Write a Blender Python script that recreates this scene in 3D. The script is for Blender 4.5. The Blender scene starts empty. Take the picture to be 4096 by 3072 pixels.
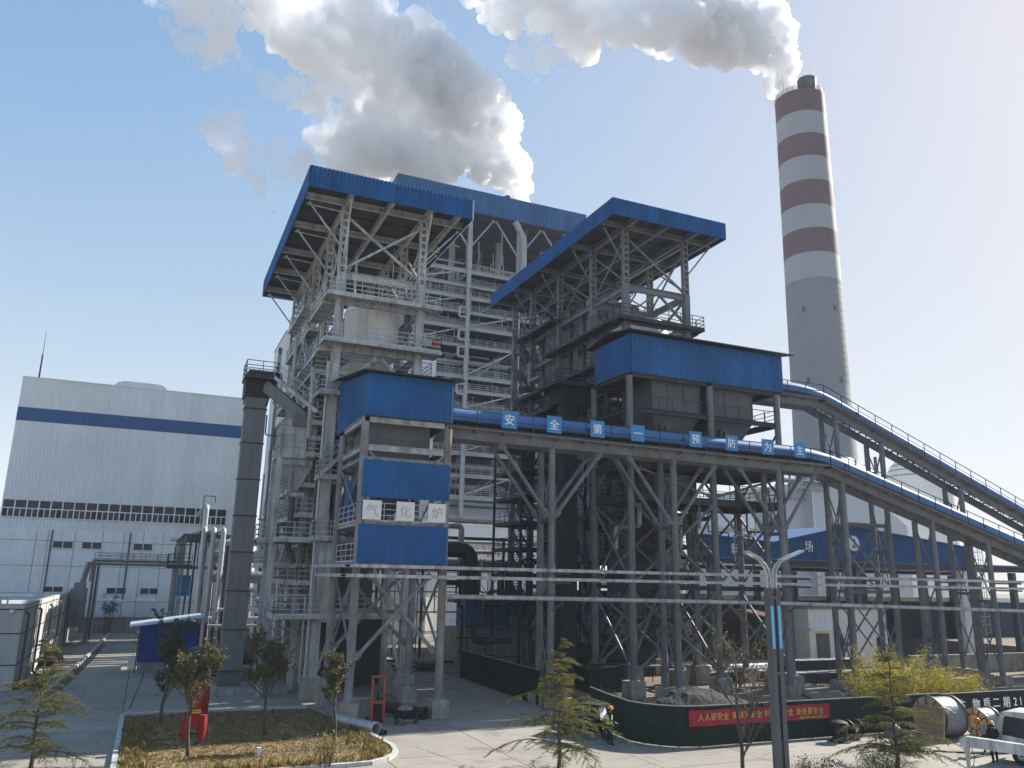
import bpy, bmesh, math, random
from mathutils import Vector, Matrix, noise
random.seed(7)
S = bpy.context.scene
C = S.collection
R = math.radians
PI = math.pi

# ------------------------------------------------------------------ camera, sky, sun, exposure
cam = bpy.data.objects.new('camera', bpy.data.cameras.new('camera'))
C.objects.link(cam)
S.camera = cam
cam.data.sensor_width = 36.0
cam.data.sensor_fit = 'HORIZONTAL'
cam.data.lens = 36.0 * 3200 / 4096
cam.data.clip_start = 0.5
cam.data.clip_end = 4000
cam.matrix_world = Matrix(((0.91366142, -0.11316230, -0.39040634, 0.0),
                           (-0.40600843, -0.20800980, -0.88988150, 0.0),
                           (0.01949269, 0.97155865, -0.23599538, 7.5),
                           (0, 0, 0, 1)))
SUN_AZ = math.atan2(0.98, 0.19)          # clockwise from +Y
SUN_EL = R(33)
SKY_K = 0.78
W = bpy.data.worlds.new('World')
S.world = W
W.use_nodes = True
nt = W.node_tree
bg = nt.nodes['Background']
sky = nt.nodes.new('ShaderNodeTexSky')
sky.sky_type = 'NISHITA'
sky.sun_disc = False
sky.sun_elevation = SUN_EL
sky.sun_rotation = SUN_AZ
sky.altitude = 60
sky.air_density = 1.0
sky.dust_density = 0.7
sky.ozone_density = 1.3
k1 = nt.nodes.new('ShaderNodeVectorMath'); k1.operation = 'MULTIPLY_ADD'      # sky colour compressed so the glare round the sun is toned down
k1.inputs[1].default_value = (SKY_K,) * 3; k1.inputs[2].default_value = (1, 1, 1)
k2 = nt.nodes.new('ShaderNodeVectorMath'); k2.operation = 'DIVIDE'
nt.links.new(sky.outputs[0], k1.inputs[0]); nt.links.new(sky.outputs[0], k2.inputs[0]); nt.links.new(k1.outputs[0], k2.inputs[1])
hs_ = nt.nodes.new('ShaderNodeHueSaturation'); hs_.inputs['Saturation'].default_value = 2.05
nt.links.new(k2.outputs[0], hs_.inputs['Color']); tn_ = nt.nodes.new('ShaderNodeVectorMath'); tn_.operation = 'MULTIPLY'; tn_.inputs[1].default_value = (1.07, 0.975, 1.03)
nt.links.new(sky.outputs[0], tn_.inputs[0]); nt.links.new(hs_.outputs[0], bg.inputs[0])
for k_ in (k1, k2): nt.links.new(tn_.outputs[0], k_.inputs[0])
bg.inputs[1].default_value = 0.15
sun = bpy.data.objects.new('sun', bpy.data.lights.new('sun', 'SUN'))
C.objects.link(sun)
sun.data.energy = 2.0
sun.data.angle = R(0.5)
sun.data.color = (1.0, 0.955, 0.88)
d = Vector((math.sin(SUN_AZ) * math.cos(SUN_EL), math.cos(SUN_AZ) * math.cos(SUN_EL), math.sin(SUN_EL)))
sun.rotation_euler = d.to_track_quat('Z', 'Y').to_euler()
sun.location = d * 300
S.view_settings.view_transform = 'Standard'
S.view_settings.look = 'None'
S.view_settings.gamma = 1
S.view_settings.exposure = 2.38
S.render.engine = 'CYCLES'
S.cycles.use_denoising = True
S.cycles.max_bounces = 44
S.cycles.diffuse_bounces = 4
S.cycles.volume_bounces = 40
S.cycles.transparent_max_bounces = 16

# ------------------------------------------------------------------ mesh helpers
def V(*a):
    return Vector(a)

class MB:
    """collects shapes in world coordinates; build() links them as ONE mesh object"""
    def __init__(s):
        s.v = []; s.f = []; s.m = []; s.mi = 0
    def add(s, vs, fs):
        o = len(s.v)
        s.v += [tuple(p) for p in vs]
        s.f += [tuple(i + o for i in f) for f in fs]
        s.m += [s.mi] * len(fs)
        return s
    def box(s, x0, x1, y0, y1, z0, z1):
        return s.add([(x0, y0, z0), (x1, y0, z0), (x1, y1, z0), (x0, y1, z0), (x0, y0, z1), (x1, y0, z1), (x1, y1, z1), (x0, y1, z1)],
                     [(0, 3, 2, 1), (4, 5, 6, 7), (0, 1, 5, 4), (1, 2, 6, 5), (2, 3, 7, 6), (3, 0, 4, 7)])
    def frame(s, p, q, up):
        p = Vector(p); q = Vector(q); t = (q - p).normalized()
        u = Vector(up) if up else Vector((0, 0, 1))
        if abs(t.dot(u)) > 0.98: u = Vector((0, 1, 0)) if abs(t.y) < 0.9 else Vector((1, 0, 0))
        a = t.cross(u).normalized(); b = a.cross(t).normalized()
        return p, q, t, a, b
    def beam(s, p, q, w, h=None, up=None, dz=0.0):
        h = h or w
        p, q, t, a, b = s.frame(p, q, up)
        p = p + b * dz; q = q + b * dz
        vs = []
        for c in (p, q):
            vs += [c - a * w / 2 - b * h / 2, c + a * w / 2 - b * h / 2, c + a * w / 2 + b * h / 2, c - a * w / 2 + b * h / 2]
        return s.add(vs, [(0, 1, 2, 3), (7, 6, 5, 4), (0, 4, 5, 1), (1, 5, 6, 2), (2, 6, 7, 3), (3, 7, 4, 0)])
    def ibeam(s, p, q, w, h, t=None, up=None):
        t = t or max(0.03, h * 0.09)
        p, q, tt, a, b = s.frame(p, q, up)
        pr = [(-w, -h), (w, -h), (w, -h + 2 * t), (t / 2, -h + 2 * t), (t / 2, h - 2 * t), (w, h - 2 * t), (w, h), (-w, h), (-w, h - 2 * t), (-t / 2, h - 2 * t), (-t / 2, -h + 2 * t), (-w, -h + 2 * t)]
        n = 12
        vs = [c + a * x / 2 + b * y / 2 for c in (p, q) for x, y in pr]
        fs = [(i, i + n, (i + 1) % n + n, (i + 1) % n) for i in range(n)]
        for o, r in ((0, 0), (n, 1)):
            for g in ((0, 1, 2, 11), (11, 2, 3, 10), (10, 3, 4, 9), (9, 4, 5, 8), (8, 5, 6, 7)):
                g = tuple(i + o for i in g)
                fs.append(g if not r else g[::-1])
        return s.add(vs, fs)
    def tube(s, pts, r, n=8, caps=True, rs=None):
        pts = [Vector(p) for p in pts]
        m = len(pts)
        rs = rs or [r] * m
        t0 = (pts[1] - pts[0]).normalized()
        ref = Vector((0, 0, 1)) if abs(t0.z) < 0.9 else Vector((0, 1, 0))
        a = t0.cross(ref).normalized()
        vs = []
        for i, p in enumerate(pts):
            if i == 0: t = pts[1] - pts[0]
            elif i == m - 1: t = pts[-1] - pts[-2]
            else: t = (pts[i + 1] - p).normalized() + (p - pts[i - 1]).normalized()
            t = t.normalized() if t.length > 1e-6 else t0
            a = (a - t * a.dot(t))
            a = a.normalized() if a.length > 1e-6 else t.orthogonal().normalized()
            b = t.cross(a)
            k = 1.0
            if 0 < i < m - 1:
                c = (pts[i + 1] - p).normalized().dot((p - pts[i - 1]).normalized())
                k = 1 / max(0.6, math.sqrt(max(0.0, (1 + c) / 2)))
            for j in range(n):
                an = 2 * PI * j / n
                vs.append(p + (a * math.cos(an) + b * math.sin(an)) * rs[i])
        fs = []
        for i in range(m - 1):
            for j in range(n):
                k = (j + 1) % n
                fs.append((i * n + j, i * n + k, (i + 1) * n + k, (i + 1) * n + j))
        if caps:
            fs.append(tuple(range(n))[::-1]); fs.append(tuple(range((m - 1) * n, m * n)))
        return s.add(vs, fs)
    def cyl(s, p, q, r0, r1=None, n=16, caps=True):
        return s.tube([p, q], r0, n, caps, [r0, r0 if r1 is None else r1])
    def lathe(s, c, prof, n=24, axis=(0, 0, 1), caps=True):
        c = Vector(c); ax = Vector(axis).normalized(); a = ax.orthogonal().normalized(); b = ax.cross(a)
        vs = []
        for r, h in prof:
            for j in range(n):
                an = 2 * PI * j / n
                vs.append(c + ax * h + (a * math.cos(an) + b * math.sin(an)) * r)
        fs = []
        for i in range(len(prof) - 1):
            for j in range(n):
                k = (j + 1) % n
                fs.append((i * n + j, i * n + k, (i + 1) * n + k, (i + 1) * n + j))
        if caps:
            fs.append(tuple(range(n))[::-1]); fs.append(tuple(range((len(prof) - 1) * n, len(prof) * n)))
        return s.add(vs, fs)
    def prism(s, poly, d):
        """poly: 3D planar points, extruded by vector d"""
        n = len(poly); d = Vector(d)
        vs = [Vector(p) for p in poly] + [Vector(p) + d for p in poly]
        fs = [tuple(range(n))[::-1], tuple(range(n, 2 * n))] + [(i, (i + 1) % n, (i + 1) % n + n, i + n) for i in range(n)]
        return s.add(vs, fs)
    def quad(s, a, b, c, e):
        return s.add([a, b, c, e], [(0, 1, 2, 3)])
    def corr(s, o, u, v, n, period=0.25, depth=0.05, th=0.03):
        """corrugated sheet: origin o, width vector u, height vector v, outward normal n (trapezoid ribs)"""
        o = Vector(o); u = Vector(u); v = Vector(v); n = Vector(n).normalized()
        L = u.length; k = max(1, round(L / period)); pr = []
        for i in range(k):
            for t, h in ((0.0, 0), (0.28, 0), (0.42, 1), (0.72, 1), (0.86, 0)):
                pr.append(((i + t) / k, h))
        pr.append((1.0, 0))
        bot = [o + u * t + n * (h * depth) for t, h in pr]
        m = len(bot)
        vs = bot + [p + v for p in bot] + [o + u * t - n * th for t in (0, 1)] + [o + u * t + v - n * th for t in (0, 1)]
        fs = [(i, i + 1, i + 1 + m, i + m) for i in range(m - 1)]
        a = 2 * m
        fs += [(a + 1, a, a + 2, a + 3), (a, 0, m, a + 2), (m - 1, a + 1, a + 3, 2 * m - 1)]
        fs.append(tuple([a] + [a + 1] + list(range(m - 1, -1, -1))))
        fs.append(tuple([a + 3, a + 2] + list(range(m, 2 * m))))
        return s.add(vs, fs)
    def rail(s, pts, h=1.05, step=1.2, w=0.045, rails=(1.0, 0.68, 0.36), toe=True):
        """handrail on posts along a polyline"""
        up = Vector((0, 0, h)); pts = [Vector(p) for p in pts]
        for a, b in zip(pts[:-1], pts[1:]):
            L = (b - a).length
            if L < 0.05: continue
            for f in rails: s.beam(a + up * f, b + up * f, w, w)
            k = max(1, round(L / step))
            for i in range(k + 1):
                p = a + (b - a) * (i / k)
                s.beam(p, p + up, w, w)
            if toe: s.beam(a + V(0, 0, 0.06), b + V(0, 0, 0.06), 0.02, 0.12)
        return s
    def stair(s, p, q, width, side):
        """steel stair from p (low) to q (high); side = horizontal width direction"""
        p = Vector(p); q = Vector(q); sd = Vector(side).normalized() * width
        for o in (Vector((0, 0, 0)), sd):
            s.beam(p + o, q + o, 0.05, 0.24)
            s.beam(p + o + V(0, 0, 1.0), q + o + V(0, 0, 1.0), 0.04, 0.04)
            s.beam(p + o + V(0, 0, 0.55), q + o + V(0, 0, 0.55), 0.03, 0.03)
            for i in range(4):
                c = p + (q - p) * (i / 3) + o
                s.beam(c, c + V(0, 0, 1.0), 0.04, 0.04)
        k = max(2, round((q.z - p.z) / 0.25))
        for i in range(1, k):
            c = p + (q - p) * (i / k)
            s.beam(c, c + sd, 0.24, 0.04)
        return s
    def build(s, name, mat, parent=None, origin=None, smooth=True, angle=38):
        root = parent
        off = Vector((0, 0, 0))
        while root is not None:
            off += root.location; root = root.parent
        if parent is None and origin is not None: off = Vector(origin)
        me = bpy.data.meshes.new(name)
        if off.length: vs = [(x - off.x, y - off.y, z - off.z) for x, y, z in s.v]
        else: vs = s.v
        me.from_pydata(vs, [], s.f)
        for mm in (mat if isinstance(mat, (list, tuple)) else [mat]):
            me.materials.append(mm)
        if isinstance(mat, (list, tuple)): me.polygons.foreach_set('material_index', s.m)
        if smooth:
            me.shade_smooth(); me.set_sharp_from_angle(angle=R(angle))
        o = bpy.data.objects.new(name, me)
        C.objects.link(o)
        if parent is not None: o.parent = parent
        elif origin is not None: o.location = origin
        return o

def tag(o, label=None, cat=None, group=None, kind=None):
    if label: o['label'] = label
    if cat: o['category'] = cat
    if group: o['group'] = group
    if kind: o['kind'] = kind
    return o

def thing(name, loc, label, cat, group=None):
    o = bpy.data.objects.new(name, None)
    o.empty_display_size = 0.3
    C.objects.link(o)
    o.location = loc
    return tag(o, label, cat, group)

def copy_tree(o, parent=None):
    c = o.copy(); C.objects.link(c)
    if parent is not None: c.parent = parent
    for ch in list(o.children): copy_tree(ch, c)
    return c

def glyphs(text, size, bold=0.02, depth=0.006):
    """mesh data of a line of lettering, centred on the origin in its XY plane"""
    cu = bpy.data.curves.new('lettering', 'FONT')
    cu.body = text; cu.size = size; cu.align_x = 'CENTER'; cu.align_y = 'CENTER'
    cu.extrude = depth; cu.resolution_u = 3
    o = bpy.data.objects.new('lettering', cu); C.objects.link(o)
    dg = bpy.context.evaluated_depsgraph_get()
    me = bpy.data.meshes.new_from_object(o.evaluated_get(dg))
    bpy.data.objects.remove(o); bpy.data.curves.remove(cu)
    xs = [v.co.x for v in me.vertices]; ys = [v.co.y for v in me.vertices]
    if bold:                                  # heavier strokes: the outline struck three times, slightly apart
        b0 = bmesh.new(); b0.from_mesh(me); src = me.copy()
        for dx, dy, dz in ((bold, 0, .0007), (-bold, 0, .0013), (0, bold * .6, .0019), (0, -bold * .6, .0025)):
            n0 = len(b0.verts); b0.from_mesh(src); b0.verts.ensure_lookup_table()
            for v in b0.verts[n0:]: v.co += Vector((dx * size, dy * size, dz))
        b0.to_mesh(me); b0.free()
        xs = [v.co.x for v in me.vertices]; ys = [v.co.y for v in me.vertices]
    if xs:
        mx = (min(xs) + max(xs)) / 2; my = (min(ys) + max(ys)) / 2
        for v in me.vertices: v.co.x -= mx; v.co.y -= my
    return me

def letters(text, at, size, mat, parent=None, name='character', bold=0.02, xdir=(1, 0, 0), up=(0, 0, 1), sx=1.0, depth=0.006):
    me = glyphs(text, size, bold, depth); me.materials.clear(); me.materials.append(mat)
    x = Vector(xdir).normalized(); y = Vector(up).normalized(); z = x.cross(y)
    M = Matrix((x, y, z)).transposed()
    off = Vector((0, 0, 0)); r = parent
    while r is not None: off += r.location; r = r.parent
    at = Vector(at) - off
    for v in me.vertices:
        c = v.co.copy(); c.x *= sx
        v.co = M @ c + at
    o = bpy.data.objects.new(name, me); C.objects.link(o)
    if parent is not None: o.parent = parent
    return o

# ------------------------------------------------------------------ materials
def new_mat(name):
    m = bpy.data.materials.new(name); m.use_nodes = True
    n = m.node_tree.nodes; l = m.node_tree.links
    return m, n, l, n['Principled BSDF']

def mixc(n, l, fac, a, b, mode='MIX'):
    x = n.new('ShaderNodeMix'); x.data_type = 'RGBA'; x.blend_type = mode
    for i, val in ((0, fac), (6, a), (7, b)):
        if isinstance(val, (int, float)): x.inputs[i].default_value = val
        elif isinstance(val, tuple): x.inputs[i].default_value = (*val, 1) if len(val) == 3 else val
        else: l.new(val, x.inputs[i])
    return x.outputs[2]

def noise_fac(n, l, coord, scale, detail=4, lo=0.35, hi=0.65, stretch=(1, 1, 1), rough=0.55):
    mp = n.new('ShaderNodeMapping'); mp.inputs['Scale'].default_value = stretch
    l.new(coord, mp.inputs[0])
    t = n.new('ShaderNodeTexNoise'); t.inputs['Scale'].default_value = scale; t.inputs['Detail'].default_value = detail
    t.inputs['Roughness'].default_value = rough
    l.new(mp.outputs[0], t.inputs[0])
    r = n.new('ShaderNodeMapRange'); r.inputs[1].default_value = lo; r.inputs[2].default_value = hi
    l.new(t.outputs[0], r.inputs[0])
    return r.outputs[0]

def sheet_var(m, n, l, b, amt=.16, pitch=.92):
    """cladding sheets that have faded unequally: a step in tone from sheet to sheet"""
    src = b.inputs['Base Color'].links[0].from_socket
    sx = n.new('ShaderNodeSeparateXYZ'); l.new(n.new('ShaderNodeTexCoord').outputs['Object'], sx.inputs[0])
    ad = n.new('ShaderNodeMath'); ad.operation = 'ADD'; l.new(sx.outputs[0], ad.inputs[0]); l.new(sx.outputs[1], ad.inputs[1])
    dv = n.new('ShaderNodeMath'); dv.operation = 'DIVIDE'; l.new(ad.outputs[0], dv.inputs[0]); dv.inputs[1].default_value = pitch
    fl_ = n.new('ShaderNodeMath'); fl_.operation = 'FLOOR'; l.new(dv.outputs[0], fl_.inputs[0])
    wn = n.new('ShaderNodeTexWhiteNoise'); wn.noise_dimensions = '1D'; l.new(fl_.outputs[0], wn.inputs['W'])
    r = n.new('ShaderNodeMapRange'); r.inputs[3].default_value = 1 - amt; r.inputs[4].default_value = 1 + amt; l.new(wn.outputs[0], r.inputs[0])
    mu = n.new('ShaderNodeVectorMath'); mu.operation = 'SCALE'; l.new(src, mu.inputs[0]); l.new(r.outputs[0], mu.inputs['Scale'])
    l.new(mu.outputs[0], b.inputs['Base Color'])
    return m

def pm(name, col, rough=0.6, metal=0.0, var=0.18, scale=1.5, dirt=None, dirt_amt=0.5, dlo=0.5, dhi=0.72, streak=True, bump=0.0, bscale=20, spec=0.28, sheets=0, pitch=.92):
    """painted / weathered surface: base colour with broad variation and grime streaks"""
    m, n, l, b = new_mat(name)
    tc = n.new('ShaderNodeTexCoord'); co = tc.outputs['Object']
    f = noise_fac(n, l, co, scale, 5)
    c0 = tuple(max(0, x * (1 - var)) for x in col); c1 = tuple(min(1, x * (1 + var)) for x in col)
    c = mixc(n, l, f, c0, c1)
    if dirt:
        g = noise_fac(n, l, co, 1.2, 6, dlo, dhi, (2.2, 2.2, 0.25) if streak else (1, 1, 1), 0.65)
        g2 = n.new('ShaderNodeMath'); g2.operation = 'MULTIPLY'; l.new(g, g2.inputs[0]); g2.inputs[1].default_value = dirt_amt
        c = mixc(n, l, g2.outputs[0], c, dirt)
    l.new(c, b.inputs['Base Color'])
    if sheets: sheet_var(m, n, l, b, sheets, pitch)
    b.inputs['Roughness'].default_value = rough; b.inputs['Metallic'].default_value = metal
    b.inputs['Specular IOR Level'].default_value = spec
    if bump:
        t = n.new('ShaderNodeTexNoise'); t.inputs['Scale'].default_value = bscale; t.inputs['Detail'].default_value = 5
        l.new(co, t.inputs[0])
        bp = n.new('ShaderNodeBump'); bp.inputs['Strength'].default_value = bump; bp.inputs['Distance'].default_value = 0.02
        l.new(t.outputs[0], bp.inputs['Height']); l.new(bp.outputs[0], b.inputs['Normal'])
    return m

RUST = (0.10, 0.045, 0.025); GRIME = (0.06, 0.058, 0.055)
M = {}
M['pale_steel'] = pm('pale grey painted steel', (0.46, 0.465, 0.47), 0.55, 0, 0.16, 0.9, (0.10, 0.098, 0.096), 0.7, 0.46, 0.68)
M['grey_steel'] = pm('grey painted steel', (0.10, 0.106, 0.113), 0.5, 0, 0.15, 0.8, (0.07, 0.068, 0.066), 0.5)
M['dark_steel'] = pm('dark weathered steel', (0.045, 0.046, 0.048), 0.55, 0, 0.2, 0.9, (0.030, 0.028, 0.028), 0.55)
M['rail'] = pm('galvanised rail', (0.50, 0.505, 0.51), 0.5, 0.1, 0.1, 1, GRIME, 0.3)
M['dark_rail'] = pm('dark steel rail', (0.05, 0.05, 0.052), 0.5, 0, 0.15, 1, RUST, 0.3)
M['blue_sheet'] = pm('blue coated steel sheet', (0.006, 0.100, 0.30), 0.5, 0, 0.16, 0.5, (0.04, 0.085, 0.16), 0.55, 0.46, 0.72, sheets=.13)
M['blue_tube'] = pm('blue conveyor cover', (0.055, 0.165, 0.36), 0.62, 0, 0.08, 0.5, (0.14, 0.20, 0.30), 0.5, 0.5, 0.75)
M['faded_blue'] = pm('faded blue sheet', (0.035, 0.135, 0.30), 0.5, 0, 0.08, 0.3, (0.10, 0.16, 0.28), 0.3, sheets=.1)
M['white_clad'] = pm('off-white cladding', (0.80, 0.80, 0.785), 0.6, 0, 0.05, 0.12, (0.55, 0.54, 0.51), 0.35, 0.45, 0.75, sheets=.035, pitch=1.7)
M['white_wall'] = pm('white rendered wall', (0.82, 0.82, 0.81), 0.8, 0, 0.05, 0.4, (0.55, 0.53, 0.49), 0.5, 0.5, 0.8, bump=0.1)
M['band_blue'] = pm('faded blue cladding band', (0.05, 0.12, 0.27), 0.5, 0, 0.06, 0.2)
M['concrete'] = pm('weathered concrete', (0.33, 0.31, 0.27), 0.85, 0, 0.18, 2.0, (0.12, 0.11, 0.09), 0.6, 0.45, 0.7, bump=0.3)
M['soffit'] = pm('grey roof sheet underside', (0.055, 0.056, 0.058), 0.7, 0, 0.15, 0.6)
M['insul'] = pm('aluminium pipe jacket', (0.42, 0.43, 0.44), 0.4, 0.3, 0.08, 1.5, (0.25, 0.24, 0.23), 0.35)
M['black_pipe'] = pm('dark painted duct', (0.028, 0.029, 0.032), 0.45, 0, 0.2, 1, (0.09, 0.085, 0.08), 0.4)
M['tank'] = pm('off-white vessel paint', (0.64, 0.64, 0.63), 0.5, 0, 0.08, 0.6, (0.2, 0.18, 0.16), 0.5, 0.5, 0.7)
M['panel_grey'] = pm('grey casing panel', (0.115, 0.118, 0.122), 0.6, 0, 0.15, 0.7, (0.07, 0.07, 0.072), 0.5)
M['panel_dark'] = pm('dark casing panel', (0.026, 0.027, 0.029), 0.6, 0, 0.2, 0.7, (0.03, 0.027, 0.025), 0.5)
M['white_letter'] = pm('white lettering', (0.80, 0.82, 0.84), 0.6, 0, 0.03)
M['rust'] = pm('rusty steel', (0.085, 0.035, 0.022), 0.8, 0, 0.3, 3, (0.03, 0.018, 0.014), 0.6, streak=False, bump=0.2)
M['black'] = pm('black rubber', (0.018, 0.018, 0.019), 0.6, 0, 0.2, 3)
M['glass'] = pm('dark window glass', (0.03, 0.035, 0.042), 0.12, 0, 0.2, 0.5, spec=0.3)
M['galv'] = pm('bare galvanised steel', (0.42, 0.43, 0.43), 0.42, 0.4, 0.15, 2)
# ------------------------------------------------------------------ steam plumes (real volumes in closed billowing hulls)
def smoke_mat(name, dens, nscale, lo, hi, aniso=0.2):
    m = bpy.data.materials.new(name); m.use_nodes = True
    n = m.node_tree.nodes; l = m.node_tree.links
    n.clear()
    out = n.new('ShaderNodeOutputMaterial'); pv = n.new('ShaderNodeVolumePrincipled')
    pv.inputs['Color'].default_value = (0.988, 0.990, 0.993, 1)
    pv.inputs['Anisotropy'].default_value = aniso
    pv.inputs['Density'].default_value = dens
    if nscale:
        tc = n.new('ShaderNodeTexCoord'); t = n.new('ShaderNodeTexNoise')
        t.inputs['Scale'].default_value = nscale; t.inputs['Detail'].default_value = 5; t.inputs['Roughness'].default_value = 0.62
        l.new(tc.outputs['Object'], t.inputs[0])
        r = n.new('ShaderNodeMapRange'); r.inputs[1].default_value = lo; r.inputs[2].default_value = hi; r.inputs[4].default_value = dens
        l.new(t.outputs[0], r.inputs[0]); l.new(r.outputs[0], pv.inputs['Density'])
    l.new(pv.outputs[0], out.inputs['Volume'])
    return m

def billow(name, balls, mat, origin, res, amps, label, vox=.5, dt=1.0):
    """hull of merged balls, roughened into cauliflower billows"""
    mb = bpy.data.metaballs.new(name); mb.resolution = res; mb.render_resolution = res; mb.threshold = 0.35
    o = bpy.data.objects.new(name + '_build', mb); C.objects.link(o)
    for (x, y, z, r) in balls:
        e = mb.elements.new(); e.co = (x - origin[0], y - origin[1], z - origin[2]); e.radius = r * 1.45; e.stiffness = 2
    dg = bpy.context.evaluated_depsgraph_get()
    me = bpy.data.meshes.new_from_object(o.evaluated_get(dg))
    bpy.data.objects.remove(o); bpy.data.metaballs.remove(mb)
    me.name = name
    bm = bmesh.new(); bm.from_mesh(me)
    for sc, am in amps:
        bm.normal_update()
        for v in bm.verts:
            p = v.co / sc
            f = abs(noise.noise(p)) * 1.6 + abs(noise.noise(p * 2.1 + Vector((5, 1, 9)))) * 0.7
            v.co += v.normal * (f - 0.32) * am
    bm.to_mesh(me); bm.free()
    t_ = bpy.data.objects.new(name + '_build', me); C.objects.link(t_)          # weld folds into one clean skin
    rm = t_.modifiers.new('weld', 'REMESH'); rm.mode = 'VOXEL'; rm.voxel_size = vox; rm.use_smooth_shade = True
    me2 = bpy.data.meshes.new_from_object(t_.evaluated_get(bpy.context.evaluated_depsgraph_get())); bpy.data.objects.remove(t_); me = me2; me.name = name
    bm = bmesh.new(); bm.from_mesh(me); bm.normal_update()
    for v in bm.verts:
        p = v.co; v.co += v.normal * ((abs(noise.noise(p / 4.6)) - .2) * 3.2 + (abs(noise.noise(p / 1.9 + Vector((3, 7, 1)))) - .2) * 1.7 + (abs(noise.noise(p / .95)) - .2) * .7) * dt
    bm.to_mesh(me); bm.free()
    me.materials.clear(); me.materials.append(mat); me.shade_smooth()
    ob = bpy.data.objects.new(name, me); C.objects.link(ob); ob.location = origin
    tag(ob, label, 'smoke', kind='stuff')
    return ob
# ------------------------------------------------------------------ ground, paving, lawn
def ground_mat():
    m, n, l, b = new_mat('bare trodden earth')
    co = n.new('ShaderNodeTexCoord').outputs['Object']
    c = mixc(n, l, noise_fac(n, l, co, 0.12, 6, 0.38, 0.62), (0.16, 0.105, 0.065), (0.25, 0.20, 0.15))
    c = mixc(n, l, noise_fac(n, l, co, 1.3, 8, 0.5, 0.7), c, (0.10, 0.085, 0.07))
    c = mixc(n, l, noise_fac(n, l, co, 6, 8, 0.56, 0.72), c, (0.33, 0.30, 0.26))
    l.new(c, b.inputs['Base Color']); b.inputs['Roughness'].default_value = 0.95
    t = n.new('ShaderNodeTexNoise'); t.inputs['Scale'].default_value = 4; t.inputs['Detail'].default_value = 9
    l.new(co, t.inputs[0]); bp = n.new('ShaderNodeBump'); bp.inputs['Strength'].default_value = 0.9; bp.inputs['Distance'].default_value = 0.15
    l.new(t.outputs[0], bp.inputs['Height']); l.new(bp.outputs[0], b.inputs['Normal'])
    return m

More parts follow.
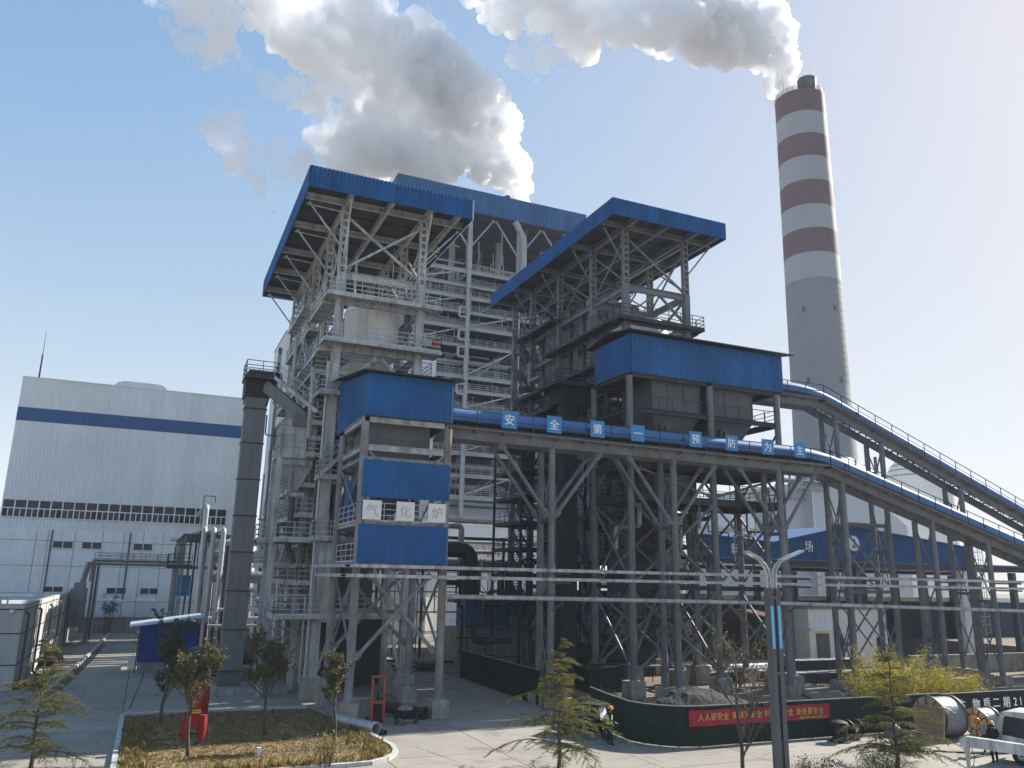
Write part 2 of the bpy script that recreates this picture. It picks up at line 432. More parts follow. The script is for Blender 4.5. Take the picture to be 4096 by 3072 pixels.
def paving_mat():
    m, n, l, b = new_mat('cast concrete paving')
    co = n.new('ShaderNodeTexCoord').outputs['Object']
    c = mixc(n, l, noise_fac(n, l, co, 0.10, 6, 0.36, 0.64), (0.255, 0.228, 0.188), (0.325, 0.293, 0.245))
    br = n.new('ShaderNodeTexBrick')
    br.offset = 0.0
    br.inputs['Color1'].default_value = (0.47, 0.47, 0.47, 1); br.inputs['Color2'].default_value = (0.53, 0.53, 0.53, 1)
    br.inputs['Mortar'].default_value = (0.10, 0.10, 0.10, 1)
    br.inputs['Scale'].default_value = 1.0; br.inputs['Mortar Size'].default_value = 0.03
    br.inputs['Brick Width'].default_value = 5.2; br.inputs['Row Height'].default_value = 5.2
    mp = n.new('ShaderNodeMapping'); mp.inputs['Location'].default_value = (0.35, 1.1, 0); l.new(co, mp.inputs[0]); l.new(mp.outputs[0], br.inputs[0])
    c = mixc(n, l, 1.0, c, br.outputs[0], 'OVERLAY')
    c = mixc(n, l, noise_fac(n, l, co, 0.6, 6, .54, .74, (.7, 1.0, 1), .65), c, (.19, .168, .138))
    # tyre scuffs dragged along the lanes, patchy stains, fine grit
    c = mixc(n, l, noise_fac(n, l, co, 0.9, 7, 0.55, 0.76, (0.5, 1.6, 1), 0.7), c, (0.15, 0.13, 0.108))
    c = mixc(n, l, noise_fac(n, l, co, 0.35, 8, 0.58, 0.74, (1, 1, 1), 0.7), c, (0.105, 0.092, 0.078))
    c = mixc(n, l, noise_fac(n, l, co, 9, 6, 0.55, 0.75), c, (0.17, 0.15, 0.122))
    # turning tyre tracks: worn arcs swept round the yard corners
    for cen, per, lo, hi in (((24.0, 44.0, 0), 1.9, .93, .99), ((2.0, 22.0, 0), 2.3, .94, .99), ((46.0, 60.0, 0), 2.1, .94, .99)):
        vd = n.new('ShaderNodeVectorMath'); vd.operation = 'DISTANCE'; l.new(co, vd.inputs[0]); vd.inputs[1].default_value = cen
        mm = n.new('ShaderNodeMath'); mm.operation = 'MULTIPLY'; l.new(vd.outputs['Value'], mm.inputs[0]); mm.inputs[1].default_value = 2 * PI / per
        sn = n.new('ShaderNodeMath'); sn.operation = 'SINE'; l.new(mm.outputs[0], sn.inputs[0])
        rg_ = n.new('ShaderNodeMapRange'); rg_.inputs[1].default_value = lo; rg_.inputs[2].default_value = hi; l.new(sn.outputs[0], rg_.inputs[0])
        ms_ = n.new('ShaderNodeMath'); ms_.operation = 'MULTIPLY'; l.new(rg_.outputs[0], ms_.inputs[0]); l.new(noise_fac(n, l, co, .22, 4, .48, .62), ms_.inputs[1])
        m3 = n.new('ShaderNodeMath'); m3.operation = 'MULTIPLY'; l.new(ms_.outputs[0], m3.inputs[0]); m3.inputs[1].default_value = .42
        c = mixc(n, l, m3.outputs[0], c, (.13, .118, .10))
    # hairline cracks
    vo = n.new('ShaderNodeTexVoronoi'); vo.feature = 'DISTANCE_TO_EDGE'; vo.inputs['Scale'].default_value = .16; l.new(co, vo.inputs[0])
    rc_ = n.new('ShaderNodeMapRange'); rc_.inputs[1].default_value = .006; rc_.inputs[2].default_value = .0015; l.new(vo.outputs['Distance'], rc_.inputs[0])
    mk = n.new('ShaderNodeMath'); mk.operation = 'MULTIPLY'; l.new(rc_.outputs[0], mk.inputs[0]); l.new(noise_fac(n, l, co, .3, 3, .5, .6), mk.inputs[1])
    c = mixc(n, l, mk.outputs[0], c, (.08, .075, .065))
    l.new(c, b.inputs['Base Color']); b.inputs['Roughness'].default_value = 0.88
    t = n.new('ShaderNodeTexNoise'); t.inputs['Scale'].default_value = 5; t.inputs['Detail'].default_value = 8
    l.new(co, t.inputs[0]); bp = n.new('ShaderNodeBump'); bp.inputs['Strength'].default_value = 0.25; bp.inputs['Distance'].default_value = 0.03
    l.new(t.outputs[0], bp.inputs['Height']); l.new(bp.outputs[0], b.inputs['Normal'])
    return m
M['earth'] = ground_mat(); M['paving'] = paving_mat()

mb = MB(); mb.quad((-900, -60, 0), (1100, -60, 0), (1100, 2200, 0), (-900, 2200, 0))
tag(mb.build('ground', M['earth'], smooth=False), kind='structure')
def sheet(name, poly, z, mat):
    m = MB(); m.add([(x, y, z) for x, y in poly], [tuple(range(len(poly)))])
    return tag(m.build(name, mat, smooth=False), kind='structure')
sheet('pavement', [(-60, -40), (75, -40), (75, 32.6), (30, 33.2), (24.3, 33.1), (22.6, 35), (22.7, 62), (22, 78), (9.5, 78), (9.5, 62), (4.4, 62), (4.4, 113), (-60, 113)], 0.006, M['paving'])

def curb(name, pts, w, h, mat, z=0.0):
    m = MB()
    for (a, b) in zip(pts[:-1], pts[1:]):
        a3 = V(*a, z + h / 2); b3 = V(*b, z + h / 2); L = (b3 - a3).length; k = max(1, round(L / 1.0))
        for i in range(k):
            p = a3 + (b3 - a3) * ((i + 0.012) / k); q = a3 + (b3 - a3) * ((i + 0.988) / k)
            m.beam(p, q, w, h)
    return tag(m.build(name, mat, smooth=False), kind='structure')
M['kerb'] = pm('concrete kerb stone', (0.46, 0.45, 0.42), 0.85, 0, 0.15, 3, (0.2, 0.19, 0.17), 0.5, bump=0.2)
arc = [(9.2, 34.55), (10.0, 35.05), (10.5, 35.7), (10.8, 36.5), (10.95, 37.5), (10.7, 40.5)]
curb('lawn_kerb', [(-0.33, 49.3), (-0.33, 34.2), (-0.3, 30)], 0.22, 0.16, M['kerb'])
curb('lawn_kerb', [(3.0, 34.3), (9.2, 34.55)] + arc[1:], 0.22, 0.16, M['kerb'])
curb('lawn_kerb', [(-0.33, 49.4), (3, 49.3), (9.2, 49.0)], 0.3, 0.22, M['kerb'])
curb('road_kerb', [(-5.0, 58), (-4.15, 78), (-3.6, 97), (-3.3, 112)], 0.22, 0.16, M['kerb'])
sheet('gutter', [(-4.85, 58), (-4.0, 78), (-3.45, 97), (-3.0, 97), (-3.45, 78), (-4.2, 58)], 0.012, M['panel_dark'])
sheet('road_joint', [(-0.2, 49.5), (0.35, 62), (0.9, 78), (0.97, 78), (0.43, 62), (-0.1, 49.5)], 0.014, M['panel_dark'])
# raised strip behind the lawn
mb = MB(); mb.box(-0.1, 9.2, 49.2, 51.6, 0.0, 0.10); tag(mb.build('path', M['paving'], smooth=False), kind='structure')

M['straw_turf'] = None
def lawn_mat():
    m, n, l, b = new_mat('dry winter turf')
    co = n.new('ShaderNodeTexCoord').outputs['Object']
    c = mixc(n, l, noise_fac(n, l, co, 0.35, 6, 0.36, 0.64), (0.17, 0.115, 0.045), (0.29, 0.20, 0.085))
    c = mixc(n, l, noise_fac(n, l, co, 1.7, 8, 0.5, 0.72), c, (0.09, 0.075, 0.028))
    l.new(c, b.inputs['Base Color']); b.inputs['Roughness'].default_value = 0.95
    return m
M['turf'] = lawn_mat()
lawn_poly = [(-0.25, 49.2), (-0.25, 30), (2.8, 30), (3.0, 34.35), (9.15, 34.65), (9.9, 35.15), (10.4, 35.8), (10.65, 36.6), (10.75, 38), (10.5, 40.6), (9.9, 45), (9.3, 48.9)]
m = MB(); m.prism([(x, y, 0.0) for x, y in lawn_poly], (0, 0, 0.10))
tag(m.build('lawn', M['turf'], smooth=False), kind='structure')

def inside(x, y, poly):
    r = False; j = len(poly) - 1
    for i in range(len(poly)):
        xi, yi = poly[i]; xj, yj = poly[j]
        if (yi > y) != (yj > y) and x < (xj - xi) * (y - yi) / (yj - yi) + xi: r = not r
        j = i
    return r

def blade_mat(name, a, b2, tr=0.35):
    """leaf or grass: two-tone base colour, some light passing through"""
    m, n, l, b = new_mat(name)
    co = n.new('ShaderNodeTexCoord').outputs['Object']
    f = noise_fac(n, l, co, 2.3, 4, 0.35, 0.65)
    c = mixc(n, l, f, a, b2)
    w = n.new('ShaderNodeTexWhiteNoise'); w.noise_dimensions = '3D'
    g = n.new('ShaderNodeNewGeometry')
    r = n.new('ShaderNodeMapRange'); r.inputs[3].default_value = 0.7; r.inputs[4].default_value = 1.3
    l.new(g.outputs['Random Per Island'], r.inputs[0])
    mu = n.new('ShaderNodeVectorMath'); mu.operation = 'SCALE'; l.new(c, mu.inputs[0]); l.new(r.outputs[0], mu.inputs['Scale'])
    l.new(mu.outputs[0], b.inputs['Base Color']); b.inputs['Roughness'].default_value = 0.55
    t = n.new('ShaderNodeBsdfTranslucent'); l.new(mu.outputs[0], t.inputs[0])
    mx = n.new('ShaderNodeMixShader'); mx.inputs[0].default_value = tr
    l.new(b.outputs[0], mx.inputs[1]); l.new(t.outputs[0], mx.inputs[2])
    l.new(mx.outputs[0], n['Material Output'].inputs[0])
    return m
M['dry_grass'] = blade_mat('dry grass blades', (0.16, 0.105, 0.035), (0.30, 0.21, 0.08))
M['weed'] = blade_mat('green and yellow weeds', (0.13, 0.115, 0.025), (0.30, 0.21, 0.05))
M['reed'] = blade_mat('reed grass', (0.13, 0.12, 0.03), (0.30, 0.24, 0.08))

def tufts(name, pts, mat, h, blades, lean, label, w=0.02, kind='stuff'):
    rnd = random.Random(len(pts)); m = MB()
    for (x, y, z, s) in pts:
        for i in range(blades):
            a = rnd.uniform(0, 2 * PI); ln = rnd.uniform(0.2, 1) * lean * s; hh = h * s * rnd.uniform(0.55, 1.15)
            bx = x + rnd.uniform(-.06, .06) * s; by = y + rnd.uniform(-.06, .06) * s
            dx = math.cos(a); dy = math.sin(a); px = -dy * w * s; py = dx * w * s
            mid = (bx + dx * ln * 0.35, by + dy * ln * 0.35, z + hh * 0.65)
            m.add([(bx - px, by - py, z), (bx + px, by + py, z), (mid[0] + px * .7, mid[1] + py * .7, mid[2]), (mid[0] - px * .7, mid[1] - py * .7, mid[2]),
                   (bx + dx * ln, by + dy * ln, z + hh)], [(0, 1, 2, 3), (3, 2, 4)])
    o = m.build(name, mat, smooth=False)
    return tag(o, label, 'grass', kind=kind)
rg = random.Random(11); pts = []
while len(pts) < 9000:
    x = rg.uniform(-0.3, 11); y = rg.uniform(30, 49.2)
    if inside(x, y, lawn_poly): pts.append((x, y, 0.09, rg.uniform(0.6, 1.3)))
tufts('dry_grass', pts, M['dry_grass'], 0.09, 4, 0.10, 'dry straw coloured grass covering the kerbed lawn', 0.016)
pts = []
while len(pts) < 480:
    t = rg.random()
    if t < 0.4: x = rg.gauss(0.35, 0.35); y = rg.uniform(34, 46)
    elif t < 0.8:
        k = rg.random(); x = 9.9 - 0.2 * k + rg.gauss(0, .45); y = 35.3 + k * 9 + rg.gauss(0, .4)
    else: x = rg.uniform(3, 9.5); y = rg.gauss(35.0, .35)
    if inside(x, y, lawn_poly): pts.append((x, y, 0.09, rg.uniform(0.5, 1.5)))
tufts('weeds', pts, M['weed'], 0.27, 7, 0.22, 'yellow green weeds along the lawn edges', 0.022)
# ------------------------------------------------------------------ steelwork builders (each piece a part of its thing)
def column(par, x, y, z0, z1, w, mat, round_=False, name='column'):
    m = MB()
    if round_: m.cyl((x, y, z0), (x, y, z1), w / 2, n=14)
    else:
        m.box(x - w / 2, x + w / 2, y - w / 2, y + w / 2, z0, z1)
        m.box(x - w * .8, x + w * .8, y - w * .8, y + w * .8, z0, z0 + 0.05)
    return m.build(name, mat, par)

def lattice_column(par, x, y, z0, z1, w, mat):
    m = MB(); t = w * .3
    for s in (-1, 1): m.box(x + s * (w / 2) - t / 2, x + s * (w / 2) + t / 2, y - w * .45, y + w * .45, z0, z1)
    k = max(2, round((z1 - z0) / 0.55))
    for i in range(k + 1):
        z = z0 + (z1 - z0) * i / k
        m.box(x - w / 2 + t / 2, x + w / 2 - t / 2, y - w * .42, y - w * .30, max(z0, z - .11), min(z1, z + .11))
        m.box(x - w / 2 + t / 2, x + w / 2 - t / 2, y + w * .30, y + w * .42, max(z0, z - .11), min(z1, z + .11))
    return m.build('lattice_column', mat, par)

def pedestal(par, x, y, w, h, mat=None):
    m = MB(); m.box(x - w / 2, x + w / 2, y - w / 2, y + w / 2, -0.05, h)
    for sx in (-1, 1):
        for sy in (-1, 1): m.cyl((x + sx * .3 * w, y + sy * .3 * w, h), (x + sx * .3 * w, y + sy * .3 * w, h + .14), .025, n=6)
    return m.build('pedestal', mat or M['concrete'], par)

def beam(par, p, q, w, h, mat, name='beam'):
    return MB().ibeam(p, q, w, h).build(name, mat, par, smooth=False)

def brace(par, p, q, r, mat, square=False):
    m = MB()
    if square: m.beam(p, q, r * 1.7)
    else: m.cyl(p, q, r, n=8)
    p = Vector(p); q = Vector(q); d_ = (q - p).normalized()                       # gusset plates at both ends
    if (q - p).length > 2.2:
        u_ = Vector((0, 1, 0)) if abs(d_.y) < .3 else Vector((1, 0, 0))
        for c in (p + d_ * r, q - d_ * r * 3): m.beam(c, c + d_ * r * 3.5, r * 3.4 if abs(d_.y) < .3 else .025, .025 if abs(d_.y) < .3 else r * 3.4, up=u_)
    return m.build('brace', mat, par)

def platform(par, x0, x1, y0, y1, z, sides, mat, rmat, step=1.2):
    m = MB(); m.box(x0, x1, y0, y1, z - 0.05, z)
    for (a, b) in (((x0, y0), (x1, y0)), ((x0, y1), (x1, y1)), ((x0, y0), (x0, y1)), ((x1, y0), (x1, y1))):
        m.beam((*a, z - .10), (*b, z - .10), 0.06, 0.22)
    if x1 - x0 > y1 - y0:
        k = max(2, round((x1 - x0) / 1.2))
        for i in range(1, k): x = x0 + (x1 - x0) * i / k; m.box(x - .04, x + .04, y0 + .04, y1 - .04, z - .16, z - .052)
    else:
        k = max(2, round((y1 - y0) / 1.2))
        for i in range(1, k): y = y0 + (y1 - y0) * i / k; m.box(x0 + .04, x1 - .04, y - .04, y + .04, z - .16, z - .052)
    o = m.build('platform', mat, par, smooth=False)
    if sides:
        r = MB(); e = .03
        if 'f' in sides: r.rail([(x0 + e, y0 + e, z), (x1 - e, y0 + e, z)], step=step)
        if 'b' in sides: r.rail([(x0 + e, y1 - e, z), (x1 - e, y1 - e, z)], step=step)
        if 'l' in sides: r.rail([(x0 + e, y0 + e, z), (x0 + e, y1 - e, z)], step=step)
        if 'r' in sides: r.rail([(x1 - e, y0 + e, z), (x1 - e, y1 - e, z)], step=step)
        r.build('railing', rmat, o, smooth=False)
    return o

def stair(par, p, q, w, side, mat):
    return MB().stair(p, q, w, side).build('stair', mat, par, smooth=False)

def pipe(par, pts, r, mat, n=10, name='pipe'):
    """pipe with rounded elbows through the given corner points"""
    P = [Vector(p) for p in pts]; out = [P[0]]
    for a, b, c in zip(P[:-2], P[1:-1], P[2:]):
        k = min((a - b).length, (c - b).length, r * 3.2) * .48 if r > .12 else min((a - b).length, (c - b).length, .35) * .48
        u = (a - b).normalized() * k * 2 * .5; v = (c - b).normalized() * k
        for t in (0, .25, .5, .75, 1):
            out.append((b + u) * (1 - t) ** 2 + b * 2 * t * (1 - t) + (b + v) * t ** 2)
    out.append(P[-1])
    m = MB(); m.tube(out, r, n)
    if r > 0.14:                                   # jacket seams
        for a, b in zip(P[:-1], P[1:]):
            L = (b - a).length; d = (b - a).normalized(); k = int(L / 2.0)
            for i in range(1, k):
                c = a + d * (L * i / k); m.cyl(c - d * .03, c + d * .03, r * 1.035, n=n)
    return m.build(name, mat, par)

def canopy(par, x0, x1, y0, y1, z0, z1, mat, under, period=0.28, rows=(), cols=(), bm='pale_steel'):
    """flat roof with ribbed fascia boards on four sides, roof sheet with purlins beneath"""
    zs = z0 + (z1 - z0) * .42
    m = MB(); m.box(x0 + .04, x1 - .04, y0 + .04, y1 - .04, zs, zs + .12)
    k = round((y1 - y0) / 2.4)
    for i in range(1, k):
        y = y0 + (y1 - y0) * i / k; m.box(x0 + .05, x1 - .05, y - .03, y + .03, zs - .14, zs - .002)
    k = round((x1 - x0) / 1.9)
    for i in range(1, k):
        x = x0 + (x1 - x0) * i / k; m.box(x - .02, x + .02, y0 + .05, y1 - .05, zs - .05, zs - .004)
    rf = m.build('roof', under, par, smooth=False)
    for o, u, n in (((x0, y0), (x1 - x0, 0), (0, -1)), ((x0, y1), (0, y0 - y1), (-1, 0)), ((x1, y0), (0, y1 - y0), (1, 0)), ((x1, y1), (x0 - x1, 0), (0, 1))):
        f = MB(); f.corr((*o, z0), (*u, 0), (0, 0, z1 - z0), (*n, 0), period, .06, .03)
        f.build('fascia', mat, rf, smooth=False)
    zb = zs - .14 - .22
    for y in rows: beam(par, (x0 + .1, y, zb), (x1 - .1, y, zb), .25, .44, M[bm], 'roof_beam')
    for x in cols: beam(par, (x, y0 + .1, zb - .05), (x, y1 - .1, zb - .05), .25, .5, M[bm], 'roof_beam')
    return rf

def bays(par, xs, ys, levels, mat, w=.25, h=.45):
    for z in levels:
        for y in ys:
            for a, b in zip(xs[:-1], xs[1:]): beam(par, (a + .25, y, z), (b - .25, y, z), w, h, mat)
        for x in xs:
            for a, b in zip(ys[:-1], ys[1:]): beam(par, (x, a + .25, z), (x, b - .25, z), w, h, mat)

def clutter(par, x0, x1, y0, y1, z0, z1, n, seed, mats, rmin=.05, rmax=.22):
    """process pipework inside a tower: risers with offsets and horizontal runs"""
    rnd = random.Random(seed)
    for i in range(n):
        r = rnd.uniform(rmin, rmax) if rnd.random() < .7 else rmin
        m = M[rnd.choice(mats)]
        x = rnd.uniform(x0, x1); y = rnd.uniform(y0, y1); za = rnd.uniform(z0, z1 - 3); zb = min(z1, za + rnd.uniform(3, 11))
        if rnd.random() < .6:
            x2 = min(x1, max(x0, x + rnd.uniform(-2, 2))); y2 = min(y1, max(y0, y + rnd.uniform(-3, 3)))
            zm = (za + zb) / 2
            pipe(par, [(x, y, za), (x, y, zm), (x2, y, zm), (x2, y2, zm + .01), (x2, y2, zb)], r, m, 7)
        else:
            x2 = rnd.uniform(x0, x1)
            pipe(par, [(x, y, za), (x2, y, za), (x2, y, za + rnd.uniform(1, 3))], r, m, 7)
# ------------------------------------------------------------------ gasifier control tower (blue cabin on four round legs)
ps, gs, ds = M['pale_steel'], M['grey_steel'], M['dark_steel']
A = thing('control_tower', (13, 47, 0), 'blue clad cabin tower on four round steel legs, three white character boards on its front', 'tower')
ax, ay = (10.45, 15.45), (44.5, 50.3)
M['leg_steel'] = pm('chalky grey column paint', (0.24, 0.243, 0.248), 0.6, 0, 0.2, 1.2, (0.10, 0.096, 0.09), 0.6, 0.45, 0.7)
M['rusty_leg'] = pm('rust streaked column', (0.23, 0.22, 0.20), 0.6, 0, 0.2, 1.2, (0.15, 0.095, 0.055), 0.6, 0.48, 0.70)
for x in ax:
    for y in ay:
        pedestal(A, x, y, 0.95, 0.98)
        column(A, x, y, 0.98, 16.05, 0.46, M['rusty_leg'] if (x > 12 and y < 46) else M['leg_steel'], True)
for z, h in ((16.22, .36), (14.58, .34), (13.95, .2), (10.32, .24), (8.08, .28)):
    for y in ay: beam(A, (ax[0] + .24, y, z), (ax[1] - .24, y, z), .22, h, ps)
    for x in ax: beam(A, (x, ay[0] + .24, z), (x, ay[1] - .24, z), .22, h, ps)
lp = M['leg_steel']
for y in ay:
    brace(A, (10.6, y - .05, 3.1), (14.7, y - .05, 7.6), .11, lp); brace(A, (15.3, y + .2, 3.3), (11.2, y + .2, 7.6), .11, lp)
for x in ax:
    brace(A, (x - .05, 44.7, 3.6), (x - .05, 49.6, 7.6), .08, lp); brace(A, (x + .12, 50.1, 3.4), (x + .12, 45.2, 7.6), .08, lp)
    brace(A, (x - .05, 44.7, 10.6), (x - .05, 50, 13.9), .06, lp); brace(A, (x + .12, 50.1, 10.6), (x + .12, 44.8, 13.9), .06, lp)
for s, x in ((1, 10.7), (-1, 15.2)): brace(A, (x, 44.45, 14.4), (x + s * 1.0, 44.45, 13.5), .07, lp, True)
for z in (8.2, 10.4): MB().box(10.6, 15.3, 44.7, 50.1, z - .06, z).build('floor', ps, A, smooth=False)
r = MB().rail([(10.7, 44.5, 10.42), (15.2, 44.5, 10.42)], step=1.15); r.rail([(10.45, 44.8, 10.42), (10.45, 50, 10.42)]); r.rail([(10.45, 44.8, 8.2), (10.45, 50, 8.2)]); r.build('railing', M['rail'], A, smooth=False)
bl = M['blue_sheet']
for z0, z1, x0, x1 in ((11.76, 13.86, 10.40, 15.56), (8.18, 10.28, 10.36, 15.54)):
    MB().corr((x0, 44.22, z0), (x1 - x0, 0, 0), (0, 0, z1 - z0), (0, -1, 0), .26, .035, .02).build('blue_panel', bl, A, smooth=False)
MB().corr((10.7, 49.9, 10.5), (0, -2.3, 0), (0, 0, 2.6), (-1, 0, 0), .26, .035, .02).build('blue_panel', bl, A, smooth=False)
# cabin under a lean-to roof
cb = MB()
cb.corr((10.42, 44.2, 16.40), (5.2, 0, 0), (0, 0, 2.46), (0, -1, 0), .30, .04, .03)
cb.corr((15.62, 44.2, 16.40), (0, 8.0, 0), (0, 0, 2.6), (1, 0, 0), .30, .04, .03)
w = cb.build('cabin_wall', bl, A, smooth=False)
# left wall rises with the roof
lw = MB(); n = 27
for i in range(n):
    y0 = 52.2 - 8.0 * i / n; y1 = 52.2 - 8.0 * (i + 1) / n; ym = y0 + (y1 - y0) * .5; yq = y0 + (y1 - y0) * .62
    for a, b, d0, d1 in ((y0, ym, 0, 0), (ym, yq, 0, .05), (yq, y1 + .03, .05, .05), (y1 + .03, y1, .05, 0)):
        za = 18.84 + (a - 44.2) * .14; zb = 18.84 + (b - 44.2) * .14
        lw.quad((10.42 - d0, a, 16.38), (10.42 - d1, b, 16.38), (10.42 - d1, b, zb), (10.42 - d0, a, za))
lw.build('cabin_wall', bl, A, smooth=False)
MB().box(10.45, 15.58, 44.25, 52.1, 16.36, 16.42).build('floor', M['dark_steel'], A, smooth=False)
rf = MB(); rf.prism([(9.95, 43.65, 18.86), (9.95, 52.8, 20.14), (9.95, 52.8, 20.2), (9.95, 43.65, 18.92)], (6.2, 0, 0))
for i in range(24): x = 10.05 + i * .26; rf.beam((x, 43.65, 18.93), (x, 52.8, 20.21), .05, .05)
rf.build('roof', M['panel_dark'], A, smooth=False)
hp = MB(); hp.box(10.95, 14.55, 45.2, 49.6, 13.95, 16.3); hp.box(11.0, 14.5, 45.16, 49.6, 15.25, 15.29)
hp.add([(10.95, 45.2, 13.95), (14.55, 45.2, 13.95), (14.55, 49.6, 13.95), (10.95, 49.6, 13.95), (12.2, 46.8, 11.2), (13.3, 46.8, 11.2), (13.3, 48, 11.2), (12.2, 48, 11.2)],
       [(0, 1, 5, 4), (1, 2, 6, 5), (2, 3, 7, 6), (3, 0, 4, 7), (4, 5, 6, 7)])
hp.build('hopper', M['panel_grey'], A, smooth=False)
pipe(A, [(13.6, 45.6, 10.9), (14.1, 45.6, 10.9), (14.1, 45.6, 9)], .16, M['insul'])
clutter(A, 11, 15, 45.5, 49.8, 8.4, 13.5, 8, 5, ['panel_grey', 'insul', 'black_pipe'], .05, .14)
M['tan_letter'] = pm('faded tan lettering', (0.60, 0.47, 0.35), 0.7, 0, 0.1, 4)
M['board_white'] = pm('white sign board', (0.74, 0.75, 0.77), 0.55, 0, 0.04, 1, (0.6, 0.58, 0.55), 0.4)
for ch, x0, ds_ in (('气', 10.5, 'left end, beside the leg'), ('化', 12.42, 'middle one of the three'), ('炉', 14.3, 'right end, beside the rusty leg')):
    b = MB(); b.box(x0, x0 + 1.06, 44.12, 44.16, 10.52, 11.58)
    for q in (.12, .94): b.box(x0 + q - .02, x0 + q + .02, 44.16, 44.5, 11.4, 11.44)
    o = b.build('character_board', M['board_white'], origin=(x0 + .53, 44.14, 10.52), smooth=False)
    tag(o, 'white square board with the tan character %s on the blue cabin tower' % ch, 'sign board', 'character boards on the cabin tower')
    letters(ch, (x0 + .53, 44.115, 11.05), .72, M['tan_letter'], o, bold=.012)

# ------------------------------------------------------------------ boiler tower under the first blue canopy
B = thing('boiler_tower', (13, 62, 0), 'pale steel boiler tower under the taller blue canopy, directly behind the blue cabin tower', 'tower')
bx, by = [10.1, 15.9], [53.1, 58.2, 63.8, 68.8, 74.0]
for x in bx:
    for y in by:
        pedestal(B, x, y, 1.25, 1.3)
        column(B, x, y, 1.3, 28.0, .56, ps)
        lattice_column(B, x, y, 28.0, 33.1, .42, ps)
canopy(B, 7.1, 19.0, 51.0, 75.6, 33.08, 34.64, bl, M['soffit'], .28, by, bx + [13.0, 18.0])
bays(B, bx, by, (5.0, 9.7, 13.5, 17.0, 19.6, 22.6, 26.0, 27.95), ps, .26, .48)
for a, b in ((bx[0], bx[1]), (bx[1], bx[0])): brace(B, (a, 53.1, 28.3), (b, 53.1 + (.25 if a > b else 0), 32.6), .09, ps, True)
for i in range(4):
    y0, y1 = by[i], by[i + 1]
    for x in bx:
        for a, b in ((y0, y1), (y1, y0)): brace(B, (x + (.12 if a > b else -.05), a, 28.3), (x + (.12 if a > b else -.05), b, 32.5), .07, ps, True)
for y in by:
    brace(B, (10.0, y, 29.9), (7.5, y, 32.9), .06, ps, True); brace(B, (16.0, y, 29.9), (18.6, y, 32.9), .06, ps, True)
    pipe(B, [(9.75, y - .3, 28), (9.75, y - .3, 32.5), (7.3, y - .3, 32.6)], .05, ps, 6)
brace(B, (10.1, 53.1, 28.5), (10.1, 51.3, 32.9), .06, ps, True); brace(B, (15.9, 53.1, 28.5), (15.9, 51.3, 32.9), .06, ps, True)
for a, b, z0, z1 in ((10.3, 12.9, 22.2, 19.7), (15.7, 13.3, 22.2, 19.7), (10.3, 13, 1.6, 9.4), (15.7, 13.2, 1.6, 9.4)):
    brace(B, (a, 53.1, z0 if z0 < z1 else z1), (b, 53.1, z1 if z0 < z1 else z0), .11, ps, True)
for x in bx:
    for k, (y0, y1) in enumerate(zip(by[:-1], by[1:])):
        z0, z1 = ((5.3, 9.4), (13.8, 19.3), (5.3, 13.2), (19.9, 25.8))[k]
        brace(B, (x, y0, z0), (x, y1, z1), .09, ps, True)
        brace(B, (x, y0, 22.4), (x, y1, 19.9), .08, ps, True)
rl = M['rail']
platform(B, 9.0, 17.25, 51.9, 53.5, 26.2, 'flr', ps, rl); platform(B, 9.0, 9.95, 53.5, 58.4, 26.0, 'l', ps, rl)
platform(B, 9.0, 9.95, 61.5, 69.6, 28.2, 'lfb', ps, rl); platform(B, 9.0, 9.95, 58.5, 69.6, 25.4, 'lfb', ps, rl)
platform(B, 9.0, 17.25, 51.8, 53.5, 22.9, 'flr', ps, rl); platform(B, 9.0, 9.95, 53.5, 66.8, 22.6, 'lb', ps, rl)
platform(B, 9.0, 17.0, 52.0, 53.6, 19.3, 'flr', ps, rl); platform(B, 9.0, 9.95, 53.6, 67, 19.3, 'lb', ps, rl)
platform(B, 9.4, 16.6, 52.0, 53.5, 13.7, 'fl', ps, rl); platform(B, 8.9, 9.9, 56, 67, 13.5, 'lf', ps, rl); platform(B, 8.7, 9.9, 55, 70, 11.4, 'lf', ps, rl)
platform(B, 7.3, 10.4, 53.4, 58.2, 9.7, 'fl', ps, rl); platform(B, 9.4, 11.5, 52.2, 53.4, 9.8, 'flr', ps, rl)
platform(B, 7.4, 9.8, 56.4, 66, 8.1, 'lf', ps, rl, .6)
platform(B, 7.3, 16.4, 52.2, 53.6, 5.0, 'fl', ps, rl); platform(B, 7.3, 9.8, 53.6, 66, 5.0, 'l', ps, rl)
platform(B, 16.3, 18.0, 55, 57.2, 24.4, 'frb', ps, rl)
stair(B, (9.0, 58.3, 22.7), (9.0, 61.8, 25.4), .7, (1, 0, 0), ps); stair(B, (8.5, 60.2, 11.4), (8.5, 57.4, 13.5), .7, (1, 0, 0), ps)
stair(B, (16.4, 60, 23), (16.4, 56.4, 26), .7, (1, 0, 0), ps); stair(B, (9.4, 52.3, 13.7), (11.2, 52.3, 15.6), .7, (0, -1, 0), ps)
for z in (15.6, 17.6, 21.0): platform(B, 10.4, 15.6, 53.4, 54.4, z, 'f', ps, rl); platform(B, 15.95, 17.1, 53.4, 66, z + .4, 'rf', ps, rl)
for z in (7.0, 15.4, 17.6, 21.2): platform(B, 8.9, 9.85, 54.5, 72, z, 'lf', ps, rl)
for i, z in enumerate((5.0, 8.1, 11.4, 15.4, 19.3, 22.6)): stair(B, (9.0, 60 + (i % 2) * 3.4, z), (9.0, 63.4 - (i % 2) * 3.4, z + 2.6), .65, (1, 0, 0), ps)
for x in (10.9, 12.2, 14.6): brace(B, (x, 53.6, 5.1), (x + .9, 53.6, 9.5), .06, ps, True)
